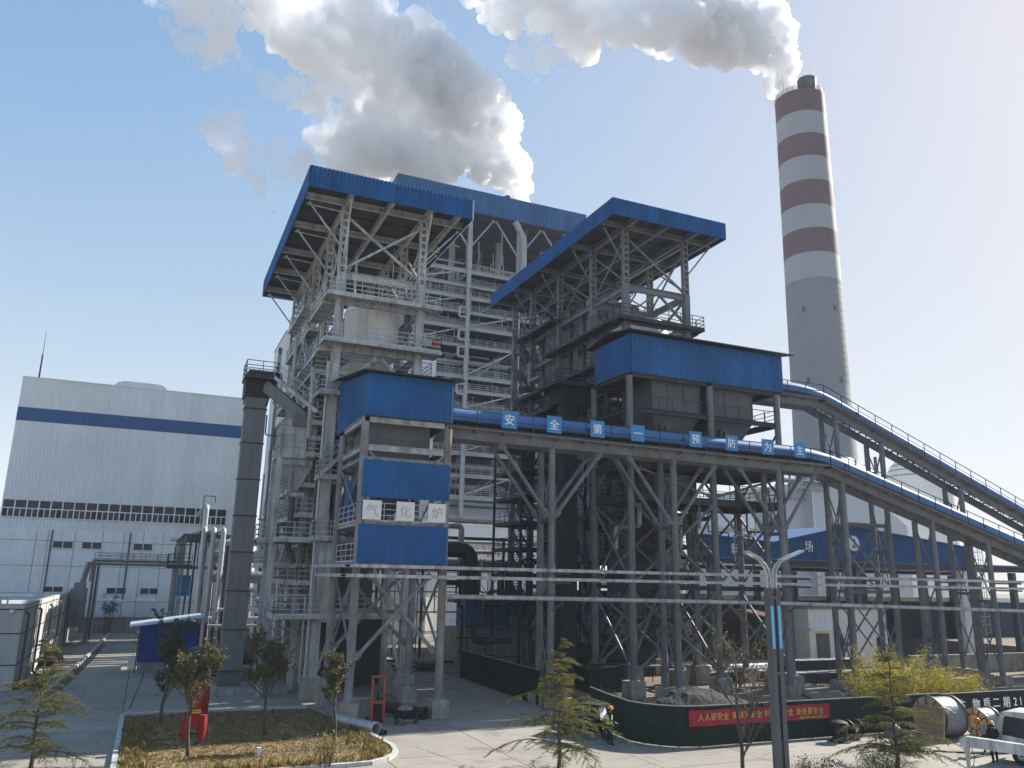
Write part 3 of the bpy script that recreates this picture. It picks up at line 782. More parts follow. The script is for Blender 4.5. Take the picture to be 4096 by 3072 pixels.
for zc0, zc1, rr, yy in ((22.9, 26.6, 1.98, 55.9), (16.5, 22.2, 2.02, 55.9)):
    t = MB(); t.lathe((13.1, yy, 0), [(rr * .3, zc0 - 1.2), (rr * .95, zc0), (rr, zc0 + .05), (rr, zc1 - .35), (rr * .97, zc1 - .15), (rr * .85, zc1), (0.1, zc1 + .15)], 40)
    for z in (zc0 + .15, zc1 - .5): t.lathe((13.1, yy, 0), [(rr + .05, z - .04), (rr + .05, z + .04)], 40)
    t.build('drum', M['tank'], B)
fc = MB(); fc.box(11.2, 15.0, 58.5, 73, 4.2, 26.5)
for z in [4.2 + 2.2 * i for i in range(1, 10)]: fc.box(11.1, 15.1, 58.4, 73.1, z - .1, z + .1)
fc.build('furnace_casing', M['panel_grey'], B, smooth=False)
ld = MB(); ld.corr((10.6, 57.2, .2), (4.9, 0, 0), (0, 0, 4.4), (0, -1, 0), .5, .04, .03); ld.corr((10.6, 66, .2), (0, -8.8, 0), (0, 0, 4.4), (-1, 0, 0), .5, .04, .03)
ld.build('ash_enclosure', M['panel_dark'], B, smooth=False)
cn = MB(); cn.lathe((13.1, 55.9, 0), [(1.9, 16.5), (1.85, 10.5), (.7, 7.6), (.35, 5.4)], 32); cn.build('cyclone', M['panel_grey'], B)
clutter(B, 10.3, 15.7, 54, 57.8, 5.3, 22, 18, 21, ['insul', 'panel_grey', 'pale_steel', 'black_pipe'])
clutter(B, 8.0, 10.6, 54, 72, 5.3, 25, 26, 22, ['insul', 'panel_grey', 'pale_steel'], .05, .2)
clutter(B, 11, 16, 54, 72, 23, 31, 12, 23, ['pale_steel', 'panel_grey'], .05, .14)
pipe(B, [(9.6, 52.75, 1.0), (9.6, 52.75, 21.5)], .1, M['insul']); pipe(B, [(9.3, 52.9, 1.0), (9.3, 52.9, 6.2), (7.2, 52.9, 6.2)], .06, M['galv'], 6)
MB().box(9.9, 10.75, 52.55, 52.8, 4.6, 9.5).build('cable_duct', ps, B, smooth=False)
for z in (6.6, 6.2, 4.1, 3.6): pipe(B, [(7.6, 54.2, z), (10.2, 54.2, z), (10.2, 70, z)], .07, M['galv'], 6)
dr = MB(); dr.lathe((17.0, 52.4, 23.0), [(.29, 0), (.29, .9)], 14); dr.build('red_barrel', pm('red oxide drum', (0.30, 0.05, 0.03), 0.5), B)

# ------------------------------------------------------------------ boiler tower under the second blue canopy
M['bolt_panel'] = None
def bolted():
    m, n, l, b = new_mat('pale panel with dark anchor bolts')
    co = n.new('ShaderNodeTexCoord').outputs['Object']
    vo = n.new('ShaderNodeTexVoronoi'); vo.inputs['Scale'].default_value = 2.6; vo.inputs['Randomness'].default_value = 0.25
    l.new(co, vo.inputs[0])
    r = n.new('ShaderNodeMapRange'); r.inputs[1].default_value = .20; r.inputs[2].default_value = .27; l.new(vo.outputs[0], r.inputs[0])
    c = mixc(n, l, r.outputs[0], (0.05, 0.05, 0.055), (0.30, 0.30, 0.30))
    c = mixc(n, l, noise_fac(n, l, co, 0.6, 5, .52, .6), c, (0.06, 0.06, 0.063))
    l.new(c, b.inputs['Base Color']); b.inputs['Roughness'].default_value = .8
    return m
M['bolt_panel'] = bolted()
G = thing('boiler_tower', (36.5, 64, 0), 'dark grey boiler tower under the lower right blue canopy, behind the hopper house', 'tower')
cx, cy = [33.5, 39.5], [53.4, 58.8, 65.2, 71.3, 75.8]
M['mid_steel'] = pm('mid grey steel', (0.19, 0.195, 0.203), 0.55, 0, 0.15, .9, (0.06, 0.06, 0.062), 0.5)
ms = M['mid_steel']
for x in cx:
    for y in cy:
        pedestal(G, x, y, 1.3, 1.3)
        column(G, x, y, 1.3, 31.3, .52, ms)
        lattice_column(G, x, y, 31.3, 36.3, .42, ms)
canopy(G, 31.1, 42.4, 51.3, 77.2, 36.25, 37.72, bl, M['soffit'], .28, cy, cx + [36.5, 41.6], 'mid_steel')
bays(G, cx, cy, (31.1, 28.3), ms, .28, .55)
bays(G, cx, cy, (25.0, 22.4, 17.5, 12.6, 7.8), ds, .24, .42)
for y in (cy[0], cy[2]):
    for a, b in ((cx[0], cx[1]), (cx[1], cx[0])): brace(G, (a, y + (.2 if a > b else 0), 31.6), (b, y + (.2 if a > b else 0), 35.8), .09, ms, True)
for i in range(4):
    for x in cx:
        for a, b in ((cy[i], cy[i + 1]), (cy[i + 1], cy[i])): brace(G, (x + (.12 if a > b else -.05), a, 31.6), (x + (.12 if a > b else -.05), b, 35.8), .07, ms, True)
for y in cy:
    brace(G, (33.4, y, 33.0), (31.5, y, 36), .06, ms, True); brace(G, (39.6, y, 33), (42, y, 36), .06, ms, True)
brace(G, (39.5, 53.4, 28.6), (36.8, 53.4, 30.9), .1, ms, True); brace(G, (39.5, 58.8, 28.6), (39.5, 53.6, 30.9), .1, ms, True)
brace(G, (39.5, 53.4, 28.6), (39.5, 58.6, 30.9), .1, ms, True); brace(G, (33.5, 53.5, 28.6), (36.4, 53.5, 30.9), .08, ms, True)
dr_ = M['dark_rail']
platform(G, 32.3, 33.3, 53.4, 66.4, 28.3, 'lb', ds, dr_); platform(G, 32.3, 40.6, 52.4, 53.6, 28.2, 'flr', ds, dr_)
platform(G, 32.3, 33.3, 64.8, 73.0, 31.5, 'lf', ds, dr_); platform(G, 32.3, 33.3, 57, 73.4, 25.1, 'lf', ds, dr_)
platform(G, 31.3, 34.5, 59.6, 70, 22.5, 'lf', ds, dr_); platform(G, 32.3, 33.3, 54, 70, 20.0, 'lf', ds, dr_)
platform(G, 39.7, 40.8, 53.6, 66, 28.2, 'r', ds, dr_)
lv = [31.5, 28.3, 25.1, 22.5, 20.0, 17.5, 15.0, 12.6, 10.2, 7.8, 5.3]
for i, z in enumerate(lv):
    if i > 3: platform(G, 30.9, 34.2, 67.8, 74.2, z, 'lf', ds, dr_)
    if i: stair(G, (31.7, 69.1, z), (31.7, 72.2, lv[i - 1]), .75, (1, 0, 0), ds)
for x, y in ((30.9, 67.8), (30.9, 74.2), (34.2, 67.8)): column(G, x, y, 0, 22.4, .2, ds)
pn = MB()
for x0, x1, y, z0, z1 in ((34.2, 38.9, 60.2, 24, 32.5), (34.2, 38.8, 60.2, 9, 23.2)): pn.box(x0, x1, y, y + 11, z0, z1)
pn.build('refractory_panel', M['bolt_panel'], G, smooth=False)
fr = MB()
for x in (34.2, 35.7, 37.3, 38.9): fr.box(x - .12, x + .12, 60.02, 60.16, 9, 32.4)
for z in (11.5, 14, 16.5, 19, 21.5, 24.2, 26.8, 29.4, 32): fr.box(34.1, 39.0, 59.86, 60.0, z - .1, z + .1)
for y in (61.5, 64, 67, 70): fr.box(34.0, 34.18, y - .12, y + .12, 9, 32.4)
fr.build('casing_stiffener', ds, G, smooth=False)
du = MB(); du.box(29.3, 30.5, 56.2, 57.4, 0, 21.4)
for z in [1.2 + 2.3 * i for i in range(9)]: du.box(29.22, 30.58, 56.12, 57.48, z, z + .08)
du.build('elevator_shaft', M['panel_dark'], G, smooth=False)
hd = MB(); hd.box(29.0, 32.2, 56.0, 58.4, 21.4, 22.9); hd.build('elevator_head', M['panel_dark'], G, smooth=False)
platform(G, 28.2, 33.0, 55.4, 58.8, 22.95, 'flr', ds, dr_)
t = MB(); t.lathe((37.2, 57.2, 0), [(2.4, 25.2), (2.45, 25.3), (2.45, 29.0), (2.3, 29.4), (.2, 29.8)], 36); t.build('drum', M['tank'], G)
t = MB(); t.lathe((39.4, 57.0, 0), [(.6, 4.6), (1.5, 7.0), (1.75, 8.2), (1.45, 12.9), (1.0, 13.3), (.5, 16)], 30); t.build('cyclone', M['tank'], G)
bd = MB()
for z in (8.2, 10.2, 12.3): bd.lathe((39.4, 57.0, 0), [(1.78 - (z - 8.2) * .06, z), (1.8 - (z - 8.2) * .06, z + .28)], 30)
bd.build('cyclone_band', M['panel_dark'], G)
pipe(G, [(40.2, 57.2, 13), (43.2, 58, 18.2), (43.2, 58, 21)], .55, M['panel_grey'], 16)
t = MB(); t.lathe((35.5, 56.6, 0), [(.4, 3.5), (1.7, 6.6), (1.75, 13.4), (1.2, 14.6), (.5, 16)], 28); t.build('cyclone', M['panel_grey'], G)
sk = MB(); sk.box(33.9, 40.5, 55.2, 64, 3.4, 6.6); sk.build('grate_casing', M['bolt_panel'], G, smooth=False)
t = MB(); t.cyl((28.5, 60, 1.8), (38.2, 58.4, 1.8), .8, n=20); t.build('ash_duct', M['black_pipe'], G)
for z in (4.6, 7.8, 10.2, 12.6, 15.2, 17.5, 20, 22.5): platform(G, 34, 39.2, 53.6, 56.0, z, 'f', ds, dr_)
for z in (5.5, 9.5, 12.6, 17.5): platform(G, 39.7, 41.6, 54, 64, z, 'fr', ds, dr_)
for i, z in enumerate((2.0, 4.6, 7.8, 10.2, 12.6, 15.2)): stair(G, (34.4 + 2 * (i % 2), 53.7, z), (36.4 - 2 * (i % 2), 53.7, z + 2.5), .7, (0, 1, 0), ds)
clutter(G, 24.5, 33, 60, 76, .6, 9, 30, 33, ['dark_steel', 'panel_dark', 'black_pipe', 'panel_grey'], .05, .3)
clutter(G, 31.2, 40, 54.5, 72, 2.2, 24, 70, 31, ['dark_steel', 'panel_dark', 'panel_grey', 'black_pipe', 'mid_steel'], .05, .26)
clutter(G, 32.0, 33.4, 55, 74, 8, 28, 16, 32, ['dark_steel', 'panel_grey', 'insul'], .04, .12)
for x in (33.5, 39.5): brace(G, (x, 53.4, 1.5), (36.5 + (.1 if x > 36 else -.1), 53.4, 7.5), .15, ms, True)
for i, (y0, y1) in enumerate(zip(cy[:-1], cy[1:])):
    for x in cx:
        for z0, z1 in ((2, 7.5), (8, 12.4), (12.9, 17.3), (17.8, 22.2)):
            brace(G, (x, y0 if i % 2 else y1, z0), (x, y1 if i % 2 else y0, z1), .08, ds, True)
for z0, z1 in ((8, 12.4), (17.8, 22.2)): brace(G, (33.5, 53.4, z0), (39.5, 53.4, z1), .08, ds, True)
# ------------------------------------------------------------------ conveyor galleries
def gallery(name, label, path, y0, y1, bents, kne, xb, rad=0.62, tube_up=1.0):
    """path: (x, z of the chord top); bents: list of column x"""
    g = thing(name, (path[0][0], y0, 0), label, 'conveyor')
    ym = (y0 + y1) / 2
    def zat(x):
        for (xa, za), (xb_, zb) in zip(path[:-1], path[1:]):
            if xa <= x <= xb_: return za + (zb - za) * (x - xa) / (xb_ - xa)
        return path[-1][1]
    for y in (y0, y1):
        for (xa, za), (xb_, zb) in zip(path[:-1], path[1:]):
            beam(g, (xa, y, za - .29), (xb_, y, zb - .29), .26, .58, M['mid_steel'], 'chord')
    dk = MB()
    for (xa, za), (xb_, zb) in zip(path[:-1], path[1:]):
        for s in (y0 - .30, y1 + .3): dk.beam((xa, s, za + .03), (xb_, s, zb + .03), .75, .06)
        k = round((xb_ - xa) / 1.9)
        for i in range(k + 1):
            x = xa + (xb_ - xa) * i / k; z = za + (zb - za) * i / k
            dk.beam((x, y0 - .66, z - .08), (x, y1 + .66, z - .08), .08, .12)
            if i < k and not i % 2: x2 = xa + (xb_ - xa) * (i + 1) / k; z2 = za + (zb - za) * (i + 1) / k; dk.beam((x, y0, z - .3), (x2, y1, z2 - .3), .07, .07); 
            elif i < k: x2 = xa + (xb_ - xa) * (i + 1) / k; z2 = za + (zb - za) * (i + 1) / k; dk.beam((x, y1, z - .3), (x2, y0, z2 - .3), .07, .07)
    dk.build('walkway', M['mid_steel'], g, smooth=False)
    for sy in (y0 - .64, y1 + .64):
        r = MB(); r.rail([(x, sy, z + .06) for x, z in path], h=1.15, step=1.95, w=.05, rails=(1.0, .55), toe=True); r.build('railing', M['dark_rail'], g, smooth=False)
    # belt frame
    fr = MB()
    for (xa, za), (xb_, zb) in zip(path[:-1], path[1:]):
        for s in (-.55, .55): fr.beam((xa, ym + s, za + .62), (xb_, ym + s, zb + .62), .08, .16)
        k = round((xb_ - xa) / 1.9)
        for i in range(k):
            x = xa + (xb_ - xa) * (i + .5) / k; z = za + (zb - za) * (i + .5) / k
            for s in (-.55, .55): fr.beam((x, ym + s, z), (x, ym + s, z + .6), .08, .08)
            fr.cyl((x, ym - .5, z + .45), (x, ym + .5, z + .45), .06, n=8); fr.beam((x, ym - .55, z + .1), (x + .8, ym - .55, z + .55), .05, .05)
        fr.beam((xa, ym, za + .72), (xb_, ym, zb + .72), 1.0, .03)
    fr.build('belt_frame', M['panel_dark'], g, smooth=False)
    # ribbed half-round cover
    pts = []
    for (xa, za), (xb_, zb) in zip(path[:-1], path[1:]):
        k = round((xb_ - xa) / .17)
        pts += [(xa + (xb_ - xa) * i / k, za + (zb - za) * i / k) for i in range(k)]
    pts.append(path[-1]); q = []
    for i, (x, z) in enumerate(pts):        # ease the kink like a bent sheet
        w = pts[max(0, i - 14):i + 15]; q.append((x, sum(p[1] for p in w) / len(w)))
    c = MB(); n = 15; vs = []
    for i, (x, z) in enumerate(q):
        rr = rad + (.022 if i % 2 else 0)
        for j in range(n):
            a = PI * (-0.12 + 1.24 * j / (n - 1)); vs.append((x, ym - math.cos(a) * rr * 1.05, z + tube_up - .12 + math.sin(a) * rr))
    fs = [(i * n + j, i * n + j + 1, (i + 1) * n + j + 1, (i + 1) * n + j) for i in range(len(q) - 1) for j in range(n - 1)]
    c.add(vs, fs)
    cv = c.build('cover', M['blue_tube'], g, angle=60)
    hx = MB()
    for k in range(1, 12):
        x = path[0][0] + 2.5 + k * 7.6
        if x > path[-1][0] - 1: break
        z = zat(x); hx.box(x, x + .3, ym - rad * 1.07, ym - rad * 1.02, z + tube_up - .22, z + tube_up + .02)
    hx.build('inspection_hatch', M['black'], cv, smooth=False)
    for i, x in enumerate(bents):
        z = zat(x) - .6
        for y in (y0, y1):
            column(g, x, y, .6, z, .44, M['leg_grey'], True); pedestal(g, x, y, 1.0, .62)
            if x in kne:
                for s in (-1, 1): brace(g, (x + s * .2, y, z - 4.4), (x + s * 3.6, y, zat(x + s * 3.6) - .62), .13, M['leg_grey'])
        for za in (z - 4.6, z - 9.3):
            if za > 2: beam(g, (x, y0 + .2, za), (x, y1 - .2, za), .16, .24, M['leg_grey'], 'tie')
        lv = [1.2, 5.2, z - 4.7, z - .3] if z > 9 else [1.2, z - .5]
        for za, zb in zip(lv[:-1], lv[1:]):
            brace(g, (x - .05, y0, za), (x - .05, y1, zb), .06, M['leg_grey']); brace(g, (x + .08, y1, za), (x + .08, y0, zb), .06, M['leg_grey'])
    for xa, xb_ in xb:
        for y in (y0, y1):
            for z0, z1 in ((1.5, 6.8), (7.2, 12.2)):
                brace(g, (xa, y, z0), (xb_, y, z1), .08, M['leg_grey']); brace(g, (xb_, y + .18, z0), (xa, y + .18, z1), .08, M['leg_grey'])
            beam(g, (xa, y, 7.0), (xb_, y, 7.0), .18, .26, M['leg_grey'], 'tie'); beam(g, (xa, y, 12.4), (xb_, y, 12.4), .18, .3, M['leg_grey'], 'tie')
    return g
M['leg_grey'] = pm('weathered grey gallery steel', (0.17, 0.176, 0.185), 0.5, 0, 0.16, 1.0, (0.08, 0.08, 0.082), 0.5, 0.48, 0.7)
E_ = gallery('belt_conveyor', 'blue covered conveyor gallery carrying eight slogan boards, running level then sloping down', [(15.68, 16.38), (46.4, 16.2), (68.1, 10.45), (98, 2.6)], 46.0, 47.6,
             [23.1, 32.5, 41.8, 48.0, 57.35, 63.7, 71.5, 80], (23.1, 32.5, 41.8), [])
F_ = gallery('belt_conveyor', 'blue covered conveyor gallery sloping down from the raised hopper house, the upper of the two', [(44.45, 22.6), (50.3, 22.6), (74.8, 13.95), (100, 5.1)], 50.0, 51.6,
             [52.0, 57.1, 66.5, 77, 88], (), [(52.0, 57.1)], .60)
mb_ = M['blue_board'] = pm('bright blue sign board', (0.05, 0.24, 0.52), 0.4, 0, 0.06, 1.2, (0.10, 0.28, 0.55), .4)
rs_ = random.Random(2)
for ch, x0 in zip('安全第一预防为主', (19.2, 22.35, 25.55, 28.66, 33.4, 36.5, 39.78, 42.8)):
    b = MB(); b.box(x0, x0 + 1.05, 45.24, 45.27, 16.62, 17.72)
    for q in (.1, .95): b.box(x0 + q - .02, x0 + q + .02, 45.27, 45.33, 16.9, 17.4)
    o = b.build('slogan_board', mb_, origin=(x0 + .52, 45.25, 16.62), smooth=False)
    o.rotation_euler = (rs_.uniform(-.02, .02), rs_.uniform(-.022, .022), rs_.uniform(-.03, .03))
    tag(o, 'bright blue square board with white character %s on the conveyor railing' % ch, 'sign board', 'slogan boards along the conveyor railing')
    letters(ch, (x0 + .52, 45.235, 17.17), .72, M['white_letter'], o, bold=.014)

# ------------------------------------------------------------------ raised hopper house
D = thing('hopper_house', (37, 50.5, 0), 'blue clad house with two steel hoppers raised on tall round grey columns', 'building')
dx, dy = [30.3, 37.4, 43.85], [48.0, 53.1]
lg = M['leg_grey']
for x in dx:
    for y in dy:
        pedestal(D, x, y, 1.15, 1.05)
        column(D, x, y, 1.05, 21.95, .5, lg, True)
for z, h in ((22.05, .32), (19.5, .34), (15.5, .4), (13.2, .5), (7.07, .3)):
    for y in dy:
        for a, b in zip(dx[:-1], dx[1:]): beam(D, (a + .26, y, z), (b - .26, y, z), .24, h, ds)
    for x in dx: beam(D, (x, dy[0] + .26, z), (x, dy[1] - .26, z), .24, h, ds)
for z in (15.75, 13.48): MB().box(30.35, 43.8, 48.1, 53.0, z - .05, z).build('floor', M['panel_dark'], D, smooth=False)
for z in (13.5, 19.7):
    r = MB().rail([(30.5, 53.1, z), (43.6, 53.1, z)]); r.rail([(43.85, 48.2, z), (43.85, 52.9, z)]); r.rail([(30.4, 48.02, z), (43.8, 48.02, z)], h=(.9 if z > 15 else 1.05), rails=((1.0,) if z > 15 else (1., .5)), toe=False); r.build('railing', dr_, D, smooth=False)
for y in dy:
    for a, b in zip(dx[:-1], dx[1:]):
        for z0, z1 in ((1.6, 6.7), (7.4, 12.9)):
            brace(D, (a + .2, y - .1, z0), (b - .2, y - .1, z1), .1, lg); brace(D, (b - .2, y + .12, z0), (a + .2, y + .12, z1), .1, lg)
for x in dx:
    for z0, z1 in ((1.6, 6.7), (7.4, 12.9), (13.8, 19.2)):
        brace(D, (x - .1, dy[0], z0), (x - .1, dy[1], z1), .09, lg); brace(D, (x + .12, dy[1], z0), (x + .12, dy[0], z1), .09, lg)
brace(D, (37.6, 48, 13.6), (43.6, 48, 15.3), .09, lg); brace(D, (37.2, 48, 13.6), (31, 48, 15.3), .09, lg)
ww = MB()
ww.corr((30.42, 47.9, 22.22), (14.15, 0, 0), (0, 0, 2.95), (0, -1, 0), .30, .04, .03); ww.corr((30.42, 53.2, 22.22), (0, -5.3, 0), (0, 0, 2.95), (-1, 0, 0), .30, .04, .03)
ww.corr((44.57, 47.9, 22.22), (0, 5.3, 0), (0, 0, 2.95), (1, 0, 0), .30, .04, .03); ww.corr((44.57, 53.2, 22.22), (-14.15, 0, 0), (0, 0, 2.95), (0, 1, 0), .30, .04, .03)
ww.build('wall', bl, D, smooth=False)
MB().box(30.46, 44.53, 47.95, 53.15, 22.2, 22.26).build('floor', M['panel_dark'], D, smooth=False)
rf = MB(); rf.prism([(30.0, 47.3, 25.22), (30.0, 50.5, 25.75), (30.0, 53.8, 25.22), (30.0, 53.8, 25.29), (30.0, 50.5, 25.82), (30.0, 47.3, 25.29)], (15.3, 0, 0))
for i in range(50): x = 30.15 + i * .30; rf.beam((x, 47.3, 25.31), (x, 50.5, 25.84), .06, .05)
rf.build('roof', M['panel_dark'], D, smooth=False)
for x0, x1 in ((32.5, 36.9), (37.85, 41.9)):
    h = MB(); y0, y1 = 48.5, 52.6
    h.box(x0, x1, y0, y1, 19.65, 22.0)
    h.add([(x0, y0, 19.65), (x1, y0, 19.65), (x1, y1, 19.65), (x0, y1, 19.65), (x0 + 1.6, 49.9, 16.4), (x1 - 1.6, 49.9, 16.4), (x1 - 1.6, 51.2, 16.4), (x0 + 1.6, 51.2, 16.4)],
          [(0, 1, 5, 4), (1, 2, 6, 5), (2, 3, 7, 6), (3, 0, 4, 7), (4, 5, 6, 7)])
    for t in (.02, .33, .66, .98): h.box(x0 + (x1 - x0) * t - .04, x0 + (x1 - x0) * t + .04, y0 - .06, y0, 19.7, 21.9)
    for z in (19.75, 21.85): h.box(x0 - .05, x1 + .05, y0 - .07, y0 - .001, z - .05, z + .05)
    o = h.build('hopper', M['panel_grey'], D, smooth=False)
    mt = MB(); mx = x0 + 1.3; mt.lathe((mx, 48.9, 18.55), [(.1, -.65), (.22, -.6), (.22, -.3), (.46, -.28), (.46, -.1), (.3, 0.1)], 20, (0, 1, .15)); mt.build('vibrator', M['panel_grey'], o)
clutter(D, 31, 43.5, 48.6, 52.6, 8, 13, 10, 41, ['panel_grey', 'dark_steel', 'insul'], .05, .2)
t = MB(); t.box(33, 36, 49, 52, 13.6, 15.2); t.lathe((34, 50.5, 13.6), [(.6, 0), (.6, 1.4)], 18, (1, 0, 0)); t.build('feeder', M['panel_grey'], D, smooth=False)

# ------------------------------------------------------------------ cable trays and service pipe along the yard
def tray(label, z, pts):
    m = MB()
    for a, b in zip(pts[:-1], pts[1:]):
        a = V(*a, z); b = V(*b, z); d = (b - a).normalized(); s = V(-d.y, d.x, 0) * .22
        m.beam(a - s, b - s, .02, .17); m.beam(a + s, b + s, .02, .17); m.beam(a - V(0, 0, .07), b - V(0, 0, .07), .44, .02)
        m.beam(a + V(0, 0, .085), b + V(0, 0, .085), .48, .02)
        k = int((b - a).length / 2.0)
        for i in range(k): c = a + d * (i * 2.0 + .8); m.beam(c - s * 1.06 + V(0, 0, -.02), c - s * 1.06 + d * .35 + V(0, 0, -.02), .02, .06)
    o = m.build('cable_tray', M['pale_steel'], origin=(pts[1][0], pts[1][1], z), smooth=False)
    return tag(o, label, 'cable tray', 'cable trays spanning the yard')
tray('long pale cable tray crossing the yard, upper of the pair beside the blue cabin tower', 8.0, [(9.75, 52.4), (9.95, 44.0), (90, 44.0)])
tray('long pale cable tray crossing the yard, lower of the pair beside the blue cabin tower', 7.48, [(9.6, 50.8), (9.7, 43.75), (90, 43.75)])
for x in (23.1, 32.5, 41.8, 48.0, 57.35, 63.7, 71.5):
    for z in (7.3, 7.85): beam(E_, (x, 43.5, z), (x, 45.8, z), .08, .12, M['leg_grey'], 'bracket')
o = pipe(None, [(15.6, 44.3, 6.43), (40, 44.3, 6.2), (64, 44.3, 5.76), (92, 44.3, 5.2)], .13, M['pale_steel'], 12, 'service_pipe')
tag(o, 'long pale pipe crossing the yard below the two cable trays', 'pipe')
for x in (23.1, 32.5, 41.8, 57.35): brace(E_, (x, 45.8, 5.6), (x, 44.4, 6.1), .05, M['leg_grey'], True)
# ------------------------------------------------------------------ bucket elevator and feed hopper
H = thing('bucket_elevator', (5.6, 57.6, 0), 'tall narrow grey boxed bucket elevator with dark flange rings and a railed head platform', 'elevator')
MB().box(4.7, 9.2, 55.9, 59.0, 0, .42).build('plinth', M['concrete'], H, smooth=False)
c = MB(); c.box(4.92, 6.32, 57.0, 58.1, .42, 1.35); c.box(5.1, 6.1, 56.96, 57.0, .5, 1.2); c.build('boot', M['panel_grey'], H, smooth=False)
M['elev'] = pm('dusty grey casing', (0.17, 0.173, 0.18), 0.55, 0, 0.08, .6, (0.115, 0.112, 0.108), .5)
c = MB(); c.box(4.92, 6.34, 57.0, 58.1, 1.35, 20.2); c.box(5.60, 5.66, 56.97, 57.0, 1.35, 19.3); c.build('casing', M['elev'], H, smooth=False)
for z in (1.35, 3.9, 6.35, 8.85, 11.25, 13.7, 16.2, 18.6): c = MB(); c.box(4.86, 6.40, 56.94, 58.16, z - .03, z + .03); c.build('flange', M['panel_dark'], H, smooth=False)

c = MB(); c.box(4.75, 6.5, 56.9, 58.3, 19.4, 20.6); c.box(4.95, 7.2, 57.1, 58.1, 20.85, 21.35); c.build('head', M['panel_dark'], H, smooth=False)
platform(H, 4.7, 6.9, 56.4, 58.7, 20.85, 'flrb', M['dark_steel'], dr_)
for x in (4.8, 6.6): brace(H, (x, 56.5, 20.6), (x if x < 5 else 6.3, 57, 18.8), .05, ds, True)
c = MB(); c.beam((6.3, 57.3, 20.3), (8.9, 55.6, 17.9), 1.0, .8); c.build('chute', M['elev'], H, smooth=False)
c = MB(); c.box(7.9, 9.2, 54.8, 56.2, 17.3, 18.0); c.build('chute_box', M['elev'], H, smooth=False)
stair(H, (9.3, 54.0, 18.2), (6.6, 56.3, 20.8), .8, (.6, .8, 0), ps)
pipe(H, [(6.4, 56.9, 18.2), (6.4, 56.9, 16.8), (8.5, 56.2, 16.7)], .05, M['dark_steel'], 6)
T = thing('feed_hopper', (8.4, 56.2, 0), 'pale square feed bin with stiffener rings and cone on slim posts beside the bucket elevator', 'hopper')
c = MB(); c.box(7.2, 9.6, 55.2, 57.6, 15.1, 17.7)
for z in (15.15, 15.9, 16.7, 17.4): c.box(7.13, 9.67, 55.13, 57.67, z - .04, z + .04)
for x in (7.25, 8.1, 8.95): c.box(x - .03, x + .03, 55.14, 55.2, 15.1, 17.7)
c.build('bin', M['pale_steel'], T, smooth=False)
c = MB(); c.add([(7.4, 55.4, 14.6), (9.5, 55.4, 14.6), (9.5, 57.4, 14.6), (7.4, 57.4, 14.6), (8.3, 56.2, 12.9), (8.7, 56.2, 12.9), (8.7, 56.6, 12.9), (8.3, 56.6, 12.9)], [(0, 1, 5, 4), (1, 2, 6, 5), (2, 3, 7, 6), (3, 0, 4, 7), (0, 3, 2, 1), (4, 5, 6, 7)])
c.box(7.4, 9.5, 55.4, 57.4, 14.6, 15.1); c.build('cone', M['pale_steel'], T, smooth=False)
pipe(T, [(8.5, 56.4, 12.9), (8.5, 56.4, 9.2), (8.9, 56.4, 8.2)], .2, M['panel_grey'], 12)
for x, y in ((7.3, 55.3), (7.3, 57.5), (9.5, 57.5)): column(T, x, y, 0, 15.1, .34, M['pale_steel'])
for y in (55.3, 57.5): beam(T, (7.3, y, 14.85), (9.5, y, 14.85), .22, .4, ps)
for z in (5.2, 9.5): beam(T, (7.3, 55.4, z), (7.3, 57.4, z), .2, .36, ps)
platform(T, 6.5, 7.2, 56.6, 58.4, 9.7, 'lfb', ps, rl)

# ------------------------------------------------------------------ turbine hall
I_ = thing('turbine_hall', (-4, 118, 0), 'huge white ribbed hall with one faded blue band and a long window strip', 'building')
hx0, hx1, hy, hy1 = -17.55, 13.0, 118.0, 150.0
M['hall_rib'] = M['white_clad']
c = MB()
def hz(z): return z
c.corr((hx0, hy, 16.05), (hx1 - hx0, 0, 0), (0, 0, 9.95), (0, -1, 0), .42, .07, .05)
c.corr((hx0, hy, 27.75), (hx1 - hx0, 0, 0), (0, 0, 3.95), (0, -1, 0), .42, .07, .05)
c.corr((hx0, hy, 12.45), (hx1 - hx0, 0, 0), (0, 0, 1.1), (0, -1, 0), .42, .07, .05)
c.box(hx0, hx1, hy + .06, hy1, 12.3, 31.6); c.box(hx0 - .1, hx1 + .05, hy - .12, hy + .0, 31.7, 31.82)
c.build('cladding', M['white_clad'], I_, smooth=False)
c = MB(); c.corr((hx0 - .01, hy - .03, 26.0), (hx1 - hx0, 0, 0), (0, 0, 1.75), (0, -1, 0), .42, .07, .05); c.build('blue_band', M['band_blue'], I_, smooth=False)
c = MB(); c.box(hx0, hx1, hy - .1, hy1, 0, 12.45); c.build('lower_wall', M['white_wall'], I_, smooth=False)
g = MB()
for x in (-13.2, -11.9, -8.9, -5.7, -3.2, -.9, 1.5, 4.4): g.box(x - .022, x + .022, hy - .125, hy - .1, 0, 12.4)
for z in (3.6, 7.9, 11.0): g.box(hx0, hx1, hy - .122, hy - .1, z - .022, z + .022)
g.build('wall_joint', M['panel_grey'], I_, smooth=False)
wn = MB(); wn.box(hx0 + .1, 9.15, hy - .02, hy + .05, 13.75, 16.0); wf = wn.build('window_strip', M['glass'], I_, smooth=False)
fr = MB(); n = 20
for i in range(n + 1): x = hx0 + .1 + (9.05 - hx0) * i / n; fr.box(x - .07, x + .07, hy - .09, hy - .02, 13.75, 16.0)
for i in range(n): x = hx0 + .1 + (9.05 - hx0) * (i + .5) / n; fr.box(x - .05, x + .05, hy - .085, hy - .02, 13.75, 14.9)
for z in (13.78, 14.9, 15.97): fr.box(hx0, 9.2, hy - .095, hy - .021, z - .06, z + .06)
fr.build('window_frame', M['white_wall'], wf, smooth=False)
